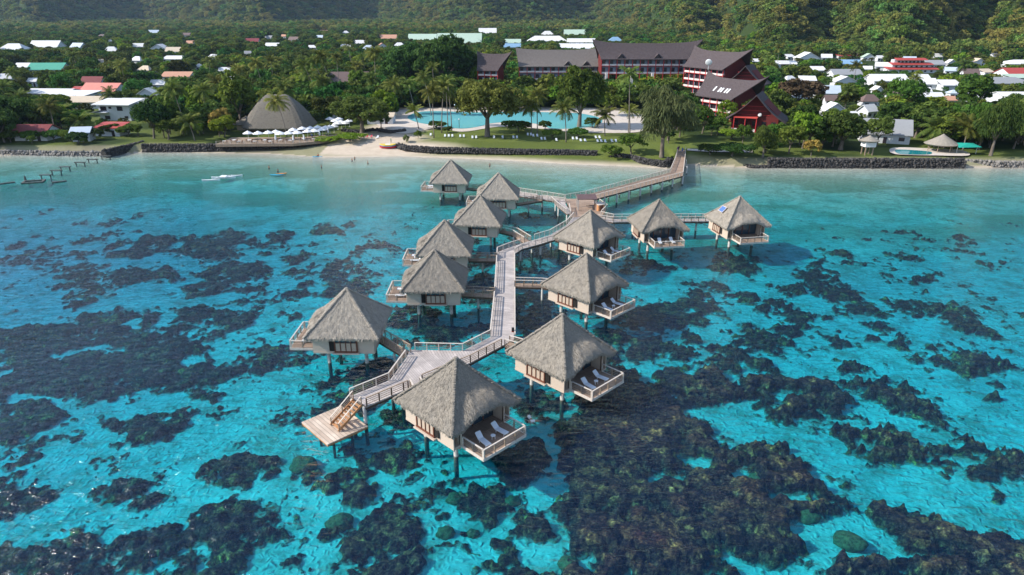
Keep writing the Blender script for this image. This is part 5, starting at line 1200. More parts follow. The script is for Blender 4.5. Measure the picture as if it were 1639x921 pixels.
# ------------------------------------------------------------------ houses of the town
def hm_(name, c): return noisy(name, tuple(x * .9 for x in c), c, scale=.5, rough=.6)
HM = {'white': hm_('white_sheet_roof', (.72, .72, .73)), 'grey': hm_('grey_sheet_roof', (.30, .31, .33)), 'green': hm_('green_sheet_roof', (.08, .36, .26)), 'palegreen': hm_('pale_green_roof', (.45, .58, .48)),
      'pink': hm_('coral_pink_roof', (.66, .25, .20)), 'orange': hm_('faded_orange_roof', (.55, .30, .20)), 'red': hm_('red_roof', (.42, .07, .06)), 'maroon': hm_('maroon_roof', (.22, .045, .05)), 'tan': hm_('tan_roof', (.60, .50, .38)),
      'brown': hm_('brown_roof', (.17, .12, .11)), 'blue': hm_('blue_sheet_roof', (.22, .38, .56)), 'paleblue': hm_('pale_blue_roof', (.50, .58, .68)), 'cream': hm_('cream_wall', (.62, .56, .48)), 'wwall': hm_('white_house_wall', (.66, .68, .72))}
HCOL = {'white': 'white', 'grey': 'grey', 'green': 'green', 'palegreen': 'pale green', 'pink': 'coral pink', 'orange': 'faded orange', 'red': 'red', 'maroon': 'maroon', 'tan': 'tan', 'brown': 'brown', 'blue': 'blue', 'paleblue': 'pale blue'}
CLEAR = []      # photo boxes (x0, y0, x1, y1, distance) that no nearer random tree may cover
HOUSES = []
def house(x0, x1, yt, yb, col, label, typ='gable', rz=0.0, storeys=1, wall='wwall', hr=None):
    """roof seen between columns x0..x1 and rows yt..yb of the photo"""
    he = 3.0 * storeys; cx = (x0 + x1) / 2; x, y = atg(cx, yb, he); k = ppm(y, gz(x, y) + he); w_ = (x1 - x0) / k; d = min(max(6, w_ * .7), 26)
    ca = abs(cos(rz)); w_ = w_ / max(ca, .75)
    dip = (CAM_H - gz(x, y) - he) / y; ris = max(1.2, min((yb - yt) / k - d * .5 * dip, w_ * .22 + 1)); z0 = gz(x, y)
    y += d / 2; r = thing('house', label, 'house', (x * y / (y - d / 2), y, z0), rz)
    ov = .6; wl_, dl = w_ - 2 * ov, d - 2 * ov
    wb = MB(); wb.box((0, 0, he / 2 - .5), (wl_, dl, he + 1))
    rf = MB()
    if typ == 'gable':
        rf.add([(-w_ / 2, -d / 2, he), (w_ / 2, -d / 2, he), (w_ / 2, 0, he + ris), (-w_ / 2, 0, he + ris), (-w_ / 2, d / 2, he), (w_ / 2, d / 2, he)], [(0, 1, 2, 3), (3, 2, 5, 4)]); rf.add([(p[0], p[1], p[2] - .25) for p in rf.v[:6]], [(3, 2, 1, 0), (4, 5, 2, 3)]); rf.f += [(0, 6, 7, 1), (1, 7, 8, 2), (0, 3, 9, 6), (2, 8, 11, 5), (3, 4, 10, 9), (4, 5, 11, 10)]
        wb.add([(-wl_ / 2, -dl / 2, he), (-wl_ / 2, dl / 2, he), (-wl_ / 2, 0, he + ris * .85), (wl_ / 2, -dl / 2, he), (wl_ / 2, dl / 2, he), (wl_ / 2, 0, he + ris * .85)], [(0, 2, 1), (3, 4, 5)])
    elif typ == 'front':      # gable towards the camera
        rf.add([(-w_ / 2, -d / 2, he), (-w_ / 2, d / 2, he), (0, d / 2, he + ris), (0, -d / 2, he + ris), (w_ / 2, -d / 2, he), (w_ / 2, d / 2, he)], [(0, 3, 2, 1), (3, 4, 5, 2)]); rf.add([(p[0], p[1], p[2] - .25) for p in rf.v[:6]], [(1, 2, 3, 0), (2, 5, 4, 3)]); rf.f += [(0, 6, 9, 3), (3, 9, 10, 4), (0, 1, 7, 6), (4, 10, 11, 5)]
        wb.add([(-wl_ / 2, -dl / 2 - .01, he), (wl_ / 2, -dl / 2 - .01, he), (0, -dl / 2 - .01, he + ris * .9)], [(0, 1, 2)])
    elif typ == 'hip':
        q = min(w_, d) * .45; rf.add([(-w_ / 2, -d / 2, he), (w_ / 2, -d / 2, he), (w_ / 2, d / 2, he), (-w_ / 2, d / 2, he), (-w_ / 2 + q, 0, he + ris), (w_ / 2 - q, 0, he + ris)], [(0, 1, 5, 4), (1, 2, 5), (2, 3, 4, 5), (3, 0, 4), (3, 2, 1, 0)])
    else:                     # single slope
        rf.add([(-w_ / 2, -d / 2, he), (w_ / 2, -d / 2, he), (w_ / 2, d / 2, he + ris * .8), (-w_ / 2, d / 2, he + ris * .8)], [(0, 1, 2, 3)]); rf.add([(p[0], p[1], p[2] - .25) for p in rf.v[:4]], [(3, 2, 1, 0)]); rf.f += [(0, 4, 5, 1), (1, 5, 6, 2), (2, 6, 7, 3), (3, 7, 4, 0)]
        wb.box((0, dl / 2 - .2, he + ris * .3), (wl_, .3, ris * .8))
    wb.build('wall', HM[wall], r); rf.build('roof', HM[col], r)
    nw = max(2, min(6, int(w_ / 5)))
    for s_ in range(storeys):
        for i in range(nw):
            if i == nw // 2 and s_ == 0: MB().box((wl_ * ((i + .5) / nw - .5), -dl / 2 - .03, 1.05), (1.1, .1, 2.1)).build('door', M['darkwin'], r)
            else: MB().box((wl_ * ((i + .5) / nw - .5), -dl / 2 - .03, s_ * 3 + 1.6), (1.7, .1, 1.2)).build('window', M['darkwin'], r)
    CLEAR.append((x0 + 1, yt, x1 - 1, yb + 1.5, y - d / 2)); HOUSES.append((cx, (yt + yb) / 2, x, y, max(w_, d) / 2 + 2, label, HCOL[col])); return r
HL = [(0, 51, 62, 84, 'white', 'white hipped multi-gabled complex at the left edge', 'hip'), (54, 101, 64, 78, 'white', 'white roof right of the white complex at the left edge', 'gable'), (53, 108, 101, 112, 'green', 'green sheet roof at left among dark trees', 'gable', .08), (28, 56, 101, 108, 'white', 'small white roof left of the green roof', 'gable'),
 (138, 200, 133, 147, 'pink', 'coral pink roof behind the long white roofs', 'gable', -.12), (115, 140, 138, 146, 'red', 'small red roof left of the coral pink roof', 'shed'), (134, 168, 120, 134, 'maroon', 'dark red brown roof above the coral pink roof', 'gable'), (50, 124, 142, 150, 'white', 'upper long white roof at left', 'gable', -.06), (79, 152, 146, 154, 'white', 'lower long white roof at left', 'shed', -.06),
 (113, 172, 154, 164, 'tan', 'tan and white roof behind the white villa', 'gable'), (197, 240, 157, 170, 'grey', 'pale grey roof right of the tan roof', 'gable', -.1), (222, 258, 138, 153, 'white', 'steep white gabled roof right of the villa', 'front'), (243, 271, 69, 79, 'white', 'small white gabled house in the mid distance', 'front'), (267, 291, 72, 83, 'tan', 'tan roofed house right of the small white gabled one', 'gable'),
 (262, 296, 89, 95, 'white', 'flat white roof below the tan roofed house', 'shed'), (264, 311, 115, 123, 'orange', 'low faded orange roof above the yellow green tree', 'gable'), (345, 382, 44, 50, 'white', 'flat white topped building at the foot of the hill', 'shed'), (394, 416, 57, 68, 'maroon', 'small maroon roof among far trees', 'gable'), (30, 88, 199, 212, 'maroon', 'maroon roof above the shrubs of the left shore', 'gable'),
 (117, 148, 203, 213, 'paleblue', 'pale blue grey roof at the left end of the villa hedge', 'gable', .2), (156, 202, 196, 205, 'red', 'low red and white roof in front of the villa', 'shed', -.1), (351, 373, 108, 114, 'white', 'small white roof above the glossy tree', 'gable'), (47, 63, 125, 131, 'white', 'tiny white roof left of the maroon roof', 'gable'), (243, 267, 128, 136, 'white', 'white roof right of the steep white gabled one', 'gable'),
 (577, 623, 42, 47, 'tan', 'long pale tan roof at the foot of the dark hill', 'gable'), (607, 636, 56, 62, 'orange', 'faded orange roof in the far middle', 'gable'), (567, 585, 64, 70, 'white', 'small white roof beside the pale blue one in the far middle', 'gable'), (580, 601, 70, 79, 'paleblue', 'pale blue hipped roof in the far middle', 'hip'), (654, 700, 55, 64, 'palegreen', 'left end of the long pale green roofs', 'gable'), (700, 772, 54, 65, 'palegreen', 'long pale green roof in the far middle', 'gable'), (738, 774, 57, 70, 'palegreen', 'pale green roof behind the dark banyan, nearest the hotel', 'hip'),
 (711, 736, 37, 42, 'blue', 'far blue roof under the hill', 'gable'), (766, 795, 43, 53, 'white', 'white gabled house under the hill left of the floodlights', 'gable'), (426, 448, 69, 74, 'white', 'small white roof in the far left middle', 'gable'), (529, 592, 113, 134, 'brown', 'dark slate roof hidden in the wood right of the restaurant', 'gable', .1),
 (843, 908, 58, 66, 'white', 'large white hipped roof behind the grey roofed hotel wing', 'hip'), (895, 951, 69, 78, 'white', 'long white roof directly behind the grey roofed hotel wing', 'shed'), (907, 954, 62, 68, 'white', 'white roof above the long white one behind the hotel', 'gable'), (865, 887, 49, 56, 'white', 'white roof behind the large white hipped roof', 'hip'), (902, 937, 48, 56, 'palegreen', 'pale green roof beside the sports ground', 'gable'), (808, 834, 63, 69, 'palegreen', 'green tinted roof left of the large white hipped roof', 'gable'), (806, 834, 70, 76, 'blue', 'blue grey roof just above the hotel at left', 'gable'), (774, 795, 46, 54, 'white', 'white roof by the far sports ground wall', 'gable'), (973, 996, 58, 66, 'blue', 'cluster of blue grey roofs behind the central hotel wing', 'hip'),
 (1273, 1309, 84, 94, 'white', 'white house at the foot of the right hill', 'front'), (1337, 1374, 85, 90, 'red', 'long red roof at the foot of the right hill', 'shed'), (1345, 1377, 95, 103, 'blue', 'curved grey blue roof under the long red one', 'shed', -.2), (1298, 1320, 100, 113, 'white', 'pale house below the white house at the hill foot', 'shed'), (1241, 1276, 97, 103, 'white', 'flat white roof above the thick trees at right', 'shed'), (1327, 1375, 111, 120, 'grey', 'grey roof in the middle of the right hand houses', 'gable'),
 (1332, 1368, 122, 131, 'white', 'white gabled roof below the grey roof at right', 'front'), (1279, 1305, 121, 129, 'white', 'white roof left of the gabled one at right', 'shed', -.2), (1304, 1342, 134, 150, 'paleblue', 'pale bluish roof above the brown one right of the purple tree', 'gable', -.15), (1318, 1341, 151, 162, 'brown', 'small brown roof right of the purple tree', 'gable', -.1), (1314, 1352, 163, 178, 'white', 'white gabled house right of the purple tree', 'front'), (1388, 1447, 119, 130, 'white', 'broad white roof below the red tiered house', 'gable'), (1396, 1411, 132, 145, 'white', 'narrow white house below the broad white roof', 'front'),
 (1375, 1406, 151, 163, 'brown', 'brown hipped roof above the steep white gable', 'hip'), (1376, 1401, 164, 179, 'white', 'steep white gable behind the grey roofed house', 'gable', .5), (1357, 1375, 177, 188, 'white', 'white shed roof left of the steep white gable', 'shed'), (1378, 1450, 189, 216, 'grey', 'grey roofed house on the right shore lawn', 'gable', -.35), (1503, 1534, 127, 137, 'white', 'cream white flat house at right', 'shed'), (1539, 1564, 110, 119, 'brown', 'brown grey roof right of the red tiered house', 'gable', -.1), (1514, 1529, 92, 101, 'white', 'tiny white gabled house under the right hill', 'front'), (1552, 1575, 93, 101, 'tan', 'tan gabled house under the right hill', 'front'),
 (1603, 1660, 96, 103, 'white', 'white roof at the right edge under the hill', 'hip'), (1601, 1660, 109, 119, 'red', 'red brown roof at the right edge', 'gable'), (1612, 1660, 119, 125, 'palegreen', 'pale green canopy roof at the right edge', 'shed'), (1590, 1680, 147, 158, 'white', 'long white warehouse roof at the right edge', 'gable'), (1473, 1506, 148, 155, 'white', 'white roof left of the tall trees at right', 'gable'), (1510, 1527, 154, 161, 'orange', 'small red and white roof beside the tall trees at right', 'gable'), (1470, 1488, 140, 147, 'white', 'little white roof above the white roof left of the tall trees', 'gable'), (1572, 1640, 124, 134, 'grey', 'long grey wall and roof at the right', 'shed'),
 (1197, 1213, 72, 80, 'blue', 'small blue and white building behind the hotel dish', 'shed'), (1202, 1217, 93, 99, 'white', 'small white roof right of the hotel roof', 'shed'), (1248, 1262, 98, 103, 'white', 'tiny white roof in the trees right of the hotel', 'gable'), (169, 210, 17, 26, 'white', 'long white building low on the left hillside', 'shed'), (206, 226, 8, 16, 'white', 'white building higher on the left hillside', 'gable'), (190, 210, 39, 43, 'white', 'white sheds at the foot of the left hillside', 'shed'), (115, 145, 38, 43, 'white', 'far white roofs left of the hillside sheds', 'gable')]
for t_ in HL: house(*t_[:6], *(t_[6:]))
# further small roofs scattered between the trees
hrr = random.Random(5); zones = [((1225, 1625), (88, 160), 20), ((5, 420), (48, 128), 18), ((430, 810), (46, 80), 12)]
HX = []
for (zx, zy, nz__) in zones:
    tries = 0; k_ = 0
    while k_ < nz__ and tries < 600:
        tries += 1; px = hrr.uniform(*zx); py = hrr.uniform(*zy); w_ = hrr.uniform(12, 28) * (.5 + (py - 40) / 120)
        if any(px - w_ / 2 < c[2] + 3 and px + w_ / 2 > c[0] - 3 and py - 7 < c[3] + 2 and py + 3 > c[1] - 2 for c in CLEAR): continue
        if 765 < px < 1262 and py > 60: continue
        HX.append((px - w_ / 2, px + w_ / 2, py - w_ * .22 - 1, py + 1, hrr.choice(['white', 'white', 'white', 'grey', 'tan', 'orange', 'paleblue', 'brown', 'palegreen', 'white']), hrr.choice(['gable', 'gable', 'hip', 'shed', 'front']), hrr.uniform(-.4, .4))); CLEAR.append((HX[-1][0], HX[-1][2], HX[-1][1], HX[-1][3], 0)); k_ += 1
for _ in HX: CLEAR.pop()
SMALLH = []
for (a, b, c, d, col, typ, rz_) in HX: SMALLH.append((house(a, b, c, d, col, 'x', typ, rz_), (a + b) / 2, (c + d) / 2, HCOL[col]))
# white two storey villa
vx, vy = at(188, 193, 2.3)
vl = thing('villa', 'white two storey villa with a shallow white roof above the clipped hedge', 'house', (vx, vy + 4, 2.2), -.12)
MB().box((0, 0, 3.2), (13.5, 8, 6.4)).build('wall', HM['wwall'], vl)
MB().add([(-8.5, -5.6, 6.5), (8, -5.6, 6.5), (8, 5, 7.9), (-8.5, 5, 7.9), (-8.5, -5.6, 6.2), (8, -5.6, 6.2), (8, 5, 7.6), (-8.5, 5, 7.6)], [(0, 1, 2, 3), (7, 6, 5, 4), (0, 4, 5, 1), (1, 5, 6, 2), (3, 2, 6, 7), (0, 3, 7, 4)]).build('roof', HM['white'], vl)
for x, z, w_, h_ in ((-4.6, 4.7, 2.6, 1.7), (-1.6, 5.1, 1.2, .8), (2.6, 4.8, 2.4, 1.7), (4.8, 1.4, 1.5, .9), (-3.5, 1.2, 2.2, 1.4)): MB().box((x, -4.03, z), (w_, .1, h_)).build('window', M['darkwin'], vl)
MB().box((-5.2, -5.0, 3.3), (5.5, 2, .2)).build('balcony', HM['wwall'], vl); MB().box((9.5, 1, 2.8), (5.5, 5, 5.0)).build('garage', HM['grey'], vl); MB().box((-8.2, -4, 3.4), (5, 5, .2), ry=-.25).build('porch_roof', HM['grey'], vl)
CLEAR.append((147, 164, 235, 197, vy - 4)); HOUSES.append((188, 180, vx, vy + 4, 10, '', ''))
# red tiered house
tx, ty = atg(1462, 118, 0); tr_ = thing('tiered_house', 'red roofed three tier building with white dishes at the foot of the right hill', 'building', (tx, ty + 6, gz(tx, ty)))
k_ = ppm(ty, 5); W1 = 82 / k_
for i, (f, z) in enumerate(((1.0, 3.2), (.82, 6.4), (.62, 9.6))):
    MB().box((-(i == 2) * W1 * .03, i * 2.0, z - 1.5), (W1 * f * .92, 9 - i * 2, 3)).build('wall', HM['wwall'], tr_)
    MB().add([(-W1 * f / 2, -6 + i * 2.2, z - .3), (W1 * f / 2, -6 + i * 2.2, z - .3), (W1 * f / 2 - .8, -2 + i * 2, z + 1.1), (-W1 * f / 2 + .8, -2 + i * 2, z + 1.1), (W1 * f / 2 - .8, 5, z + 1.1), (-W1 * f / 2 + .8, 5, z + 1.1)], [(0, 1, 2, 3), (3, 2, 4, 5), (0, 3, 5), (1, 4, 2)]).build('roof', HM['red'], tr_)
    for j in range(7): MB().box((W1 * f * .85 * ((j + .5) / 7 - .5), -4.56 + i * 3.0, z - 1.6), (1.6, .1, 1.3)).build('window', M['darkwin'], tr_)
CLEAR.append((1418, 96, 1504, 119, ty)); HOUSES.append((1462, 107, tx, ty + 6, 25, '', ''))
# sports stand, walls and floodlights
sx_, sy_ = atg(908, 44, 0); sg = thing('sports_stand', 'white roofed spectator stand by the far sports ground', 'building', (sx_, sy_, gz(sx_, sy_))); k_ = ppm(sy_, 10); W2 = 37 / k_
MB().box((0, 4, 13), (W2, 16, .8), rx=-.1).build('roof', HM['white'], sg); MB().box((0, 9, 6), (W2 - 3, 6, 12)).build('wall', HM['grey'], sg); MB().box((-W2 / 2 + 2, 2, 6), (3, 12, 12)).build('side_wall', HM['cream'], sg); CLEAR.append((888, 33, 928, 44, sy_))
sx2, sy2 = atg(838, 45, 0); sw = MB().box((0, 0, 2), (36 / ppm(sy2, 5), .8, 4.5)).build('boundary_wall', HM['cream']); sw.location = (sx2, sy2, gz(sx2, sy2)); tag(sw, 'long pale boundary wall left of the sports stand', 'wall'); CLEAR.append((820, 39, 856, 45, sy2))
M['metal'] = mat('galvanised_steel', (.45, .46, .48), .4, .5, .3)
for i, (px, pt_, pb, lab) in enumerate(((837.6, 22, 42, 'left floodlight mast of the sports ground'), (879, 23, 43, 'middle floodlight mast of the sports ground'), (895, 22, 38, 'right floodlight mast behind the sports stand'))):
    x, y = atg(px, pb + 3, 0); k_ = ppm(y, 15); h = (pb + 3 - pt_) / k_; r = thing('floodlight_mast', lab, 'floodlight', (x, y, gz(x, y)), 0, 'floodlight masts')
    MB().tube([(0, 0, 0), (0, 0, h)], [.55, .3], 8).build('pole', M['metal'], r); MB().box((0, -.2, h), (5.5, .7, 2.2)).build('lamp_bank', HM['white'], r)
# utility poles at right
for px, pb, pt_, lab in ((1469, 196, 172, 'thin pale utility pole left of the right hand palms'), (1452, 160, 150, 'utility pole left of the bright green tree'), (210, 154, 134, 'thin utility pole right of the coral pink roof')):
    x, y = atg(px, pb); h = (pb - pt_) / ppm(y, 5) + 1; r = thing('utility_pole', lab, 'pole', (x, y, gz(x, y))); MB().tube([(0, 0, 0), (0, 0, h)], [.16, .11], 8).build('pole', M['parapet'], r); MB().box((0, 0, h - .6), (2, .12, .12)).build('cross_arm', M['post'], r)
# huts on the right shore and the garden
ht = thing('thatched_hut', 'round thatched open hut beside the small pool on the right shore', 'hut', (*at(1504, 243, 2.4), 2.3)); cone_roof(ht, 5.0, 2.6, 5.6, (1, .9), 'thatch')
for k in range(6): MB().tube([(3.6 * cos(k), 3.3 * sin(k), 0), (3.6 * cos(k), 3.3 * sin(k), 3.1)], .12, 6).build('post', M['post'], ht)
CLEAR.append((1485, 222, 1525, 246, 200))
sh2 = thing('stilt_hut', 'little white playhouse on stilts with a thatched cap on the right lawn', 'hut', (*at(1387, 247, 2.4), 2.3)); cone_roof(sh2, 3.0, 4.3, 5.8, (1, .9), 'thatch'); MB().box((0, 0, 3.4), (3.2, 3, 1.9)).build('wall', M['canvas'], sh2)
for a_, b_ in ((-1, -1), (1, -1), (1, 1), (-1, 1)): MB().box((a_ * 1.1, b_ * 1.1, 1.2), (.3, .3, 2.6)).build('post', M['post'], sh2)
CLEAR.append((1374, 218, 1400, 250, 205))
gp = thing('garden_parasol', 'green shade sail over loungers right of the thatched pool hut', 'sunshade', (*at(1546, 246, 2.4), 2.3)); MB().add([(-3.8, -1.8, 2.2), (3.4, -1.6, 2.3), (2.6, 1.8, 3.0), (-3, 1.8, 3.1), (0, 0, 3.3)], [(0, 1, 4), (1, 2, 4), (2, 3, 4), (3, 0, 4)]).build('canopy', mat('teal_canvas', (.02, .33, .26), .6), gp)
for a_ in (-3, 3): MB().tube([(a_, 0, 0), (a_, 0, 2.6)], .06, 6).build('pole', M['white'], gp)
CLEAR.append((1530, 236, 1560, 249, 205)); CLEAR.append((1420, 232, 1500, 250, 205)); CLEAR.append((1378, 189, 1452, 222, 226))
ah = thing('garden_hut', 'small brown thatched hut behind the palm on the left lawn', 'hut', (*at(301, 205, 2.3), 2.3)); cone_roof(ah, 4.6, 3.0, 6.4, (1.1, 1), 'thatch'); MB().box((0, 0, 1.5), (5.5, 5, 3)).build('wall', M['redwall'], ah); CLEAR.append((288, 176, 330, 206, 240))
# open areas kept free of random trees (beach, lawn, pool, hotel, restaurant, paths)
CLEAR += [(828, 66, 1130, 140, 375), (1080, 78, 1260, 172, 330), (1108, 116, 1258, 240, 262), (765, 84, 818, 112, 368), (392, 156, 508, 232, 262), (540, 196, 1035, 262, 400), (640, 172, 1040, 215, 330), (228, 219, 400, 250, 400), (1085, 222, 1165, 262, 400), (1225, 244, 1560, 272, 400), (500, 190, 570, 232, 262), (150, 222, 232, 250, 300), (0, 236, 170, 250, 300), (1400, 225, 1480, 250, 300)]

# ------------------------------------------------------------------ the wood of the coastal plain
def blocked(x, y, h, w_, z, fr=.35):
    px0, pb = pix(x, y, z + h * .1); px1, pt_ = pix(x, y, z + h); hw = w_ / 2 * ppm(y, z + h / 2) * .9
    for (a, b, c, d, Yc_) in CLEAR:
        if y < Yc_ + 1 and px0 + hw > a and px0 - hw < c and pt_ < d - (d - b) * fr and pb > b: return True
    return False
cand = []
gg = random.Random(99)
yv = 214.0
while yv < 1500:
    step = 5.6 + max(0, yv - 260) * .004
    xw = yv * .82 + 25; xv = -xw
    while xv < xw:
        xx = xv + gg.uniform(-.5, .5) * step; y_ = yv + gg.uniform(-.5, .5) * step; xv += step * 1.05
        if y_ < float(shore(xx)) + 4.5: continue
        if y_ > foot(xx, y_) + 30: continue
        if float(fbm(np.array([xx / 45]), np.array([y_ / 45]), 91, 3)[0]) < .30: continue
        cand.append((xx, y_))
    yv += step
put = []
for (x, y) in cand:
    z = gz(x, y); kind = gg.choice(['round0', 'round1', 'round2', 'tall0', 'tall1', 'round0', 'round1']); h = gg.uniform(6.5, 12.5) * (1 if y < 700 else 1.05)
    if gg.random() < .16: h *= .5
    if gg.random() < .07 and y > 240: h = gg.uniform(12, 15)
    w_ = h * gg.uniform(.85, 1.2)
    if 358 < y < 395 and atY(760, y, 5) < x < atY(1110, y, 5): continue
    if hypot(x - RX, y - RY) < 15 or (265 < y < 345 and atY(1095, y, 5) < x < atY(1235, y, 5)): continue
    if any((x - hx) ** 2 + (y - hy) ** 2 < (hr_ + w_ * .25) ** 2 for _, _, hx, hy, hr_, _, _ in HOUSES if abs(y - hy) < 60): continue
    if blocked(x, y, h, w_, z):
        h2 = h * .45; w2 = w_ * .5
        if gg.random() < .6 or blocked(x, y, h2, w2, z): continue
        h, w_ = h2, w2
    put.append((x, y, z, kind, h, w_))
put.sort(key=lambda t: t[1])
TONES = ['dark green', 'mid green', 'mid green', 'dark green', 'bright green', 'olive green', 'dark green', 'mid green']
# named places the labels can refer to, in photo coordinates
LMK = [(205, 182, 'the white villa'), (59, 206, 'the maroon roof'), (133, 208, 'the pale blue grey roof'), (170, 140, 'the coral pink roof'), (90, 148, 'the long white roofs'), (80, 107, 'the green roof'), (240, 146, 'the steep white gable'), (450, 185, 'the thatched restaurant'), (560, 124, 'the dark slate roof'), (710, 95, 'the great banyan'),
 (790, 100, 'the small hotel wing'), (900, 95, 'the grey hotel wing'), (1040, 80, 'the central hotel wing'), (1160, 95, 'the hotel dish'), (1210, 185, 'the red gabled wing'), (1276, 150, 'the purple brown tree'), (1335, 170, 'the white gabled house'), (1345, 210, 'the dark thicket'), (1415, 200, 'the grey roofed house'), (1462, 107, 'the red tiered house'),
 (1418, 124, 'the broad white roof'), (1600, 152, 'the long white warehouse'), (1510, 232, 'the thatched pool hut'), (1582, 215, 'the dark shore tree'), (1060, 190, 'the grey feathery tree'), (388, 150, 'the big glossy tree'), (322, 165, 'the yellow green tree'), (247, 190, 'the dark rounded tree'), (89, 165, 'the bright clipped dome'), (650, 100, 'the banyan group'), (1488, 170, 'the bright green tree')]
NI = 235; info = []
for i, (x, y, z, kind, h, w_) in enumerate(put[:NI]):
    tone = TONES[int(gg.random() * 8)]; r = put_tree(kind, tone, x, y, h, w_, '', 'tree', None, 'broadleaf_tree', z=z - .1)
    px, py = pix(x, y, z + h * .6); b = min(LMK, key=lambda t: (t[0] - px) ** 2 + ((t[1] - py) * 1.6) ** 2); dx_, dy_ = px - b[0], py - b[1]
    rel = ('left of' if dx_ < 0 else 'right of') if abs(dx_) > abs(dy_) * 1.2 else ('above' if dy_ < 0 else 'below')
    info.append((tone, 'small' if h < 6 else ('tall' if h > 11 else 'broad'), rel, b[2], hypot(dx_, dy_), r))
from collections import defaultdict
dd_ = defaultdict(list)
for t_ in info: dd_[t_[:4]].append(t_)
def rel_to(px, py):
    b = min(LMK, key=lambda t: (t[0] - px) ** 2 + ((t[1] - py) * 1.6) ** 2); dx_, dy_ = px - b[0], py - b[1]
    return (('left of' if dx_ < 0 else 'right of') if abs(dx_) > abs(dy_) * 1.2 else ('above' if dy_ < 0 else 'below')), b[2], hypot(dx_, dy_)
ORD = ['nearest', 'second nearest', 'third nearest', 'fourth nearest', 'fifth nearest', 'sixth nearest', 'seventh nearest', 'eighth nearest', 'ninth nearest', 'tenth nearest']
for k_, lst in dd_.items():
    lst.sort(key=lambda t: t[4])
    for j, t_ in enumerate(lst):
        tone, sz, rel, pl_n, _, r = t_
        tag(r, f'{sz} {tone} tree {rel} {pl_n}' if len(lst) == 1 else f'{ORD[min(j, 9)]} of the {sz} {tone} trees {rel} {pl_n}', 'tree', 'garden trees of the coastal plain')

def spread_labels(items, noun, cat, group):
    d2 = defaultdict(list)
    for r, px, py, look in items: rel, pn, dist = rel_to(px, py); d2[(look, rel, pn)].append((dist, r))
    for (look, rel, pn), lst in d2.items():
        lst.sort(key=lambda t: t[0])
        for j, (_, r) in enumerate(lst): tag(r, f'small {look} {noun} {rel} {pn}' if len(lst) == 1 else f'{ORD[min(j, 9)]} of the small {look} {noun}s {rel} {pn}', cat, group)
spread_labels([(r, px, py, c) for r, px, py, c in SMALLH], 'house roof', 'house', 'small houses scattered in the trees')
# more coconut palms standing over the canopy
pr_ = random.Random(31); PP = []; tries = 0
while len(PP) < 85 and tries < 4000:
    tries += 1; yv = 225 + 420 * pr_.random() ** 1.6; xv = pr_.uniform(-.8, .8) * yv
    if yv < float(shore(xv)) + 6: continue
    h = pr_.uniform(10, 16); z_ = gz(xv, yv)
    if blocked(xv, yv, h + 2, 6, z_, .1) or any(hypot(xv - a, yv - b) < 7 for a, b in PP): continue
    if hypot(xv - RX, yv - RY) < 17 or (265 < yv < 400 and atY(760, yv, 5) < xv < atY(1240, yv, 5)): continue
    PP.append((xv, yv)); r = put_palm(xv, yv, h, (pr_.uniform(-2, 2), pr_.uniform(-1, 1)), '', None, pr_.uniform(.95, 1.25), len(PP), z_)
    px, py = pix(xv, yv, z_ + h); SMALLH.append((r, px, py, 'palm'))
items = [(t[0], t[1], t[2], 'tall' if i % 2 else 'tall') for i, t in enumerate(SMALLH) if t[3] == 'palm']
d3 = defaultdict(list)
for r, px, py, _ in items: rel, pn, dist = rel_to(px, py); d3[(rel, pn)].append((dist, r))
for (rel, pn), lst in d3.items():
    lst.sort(key=lambda t: t[0])
    for j, (_, r) in enumerate(lst): tag(r, f'lone coconut palm crown rising {rel} {pn}' if len(lst) == 1 else f'{ORD[min(j, 9)]} of the coconut palm crowns rising {rel} {pn}', 'palm', 'coconut palms over the town canopy')

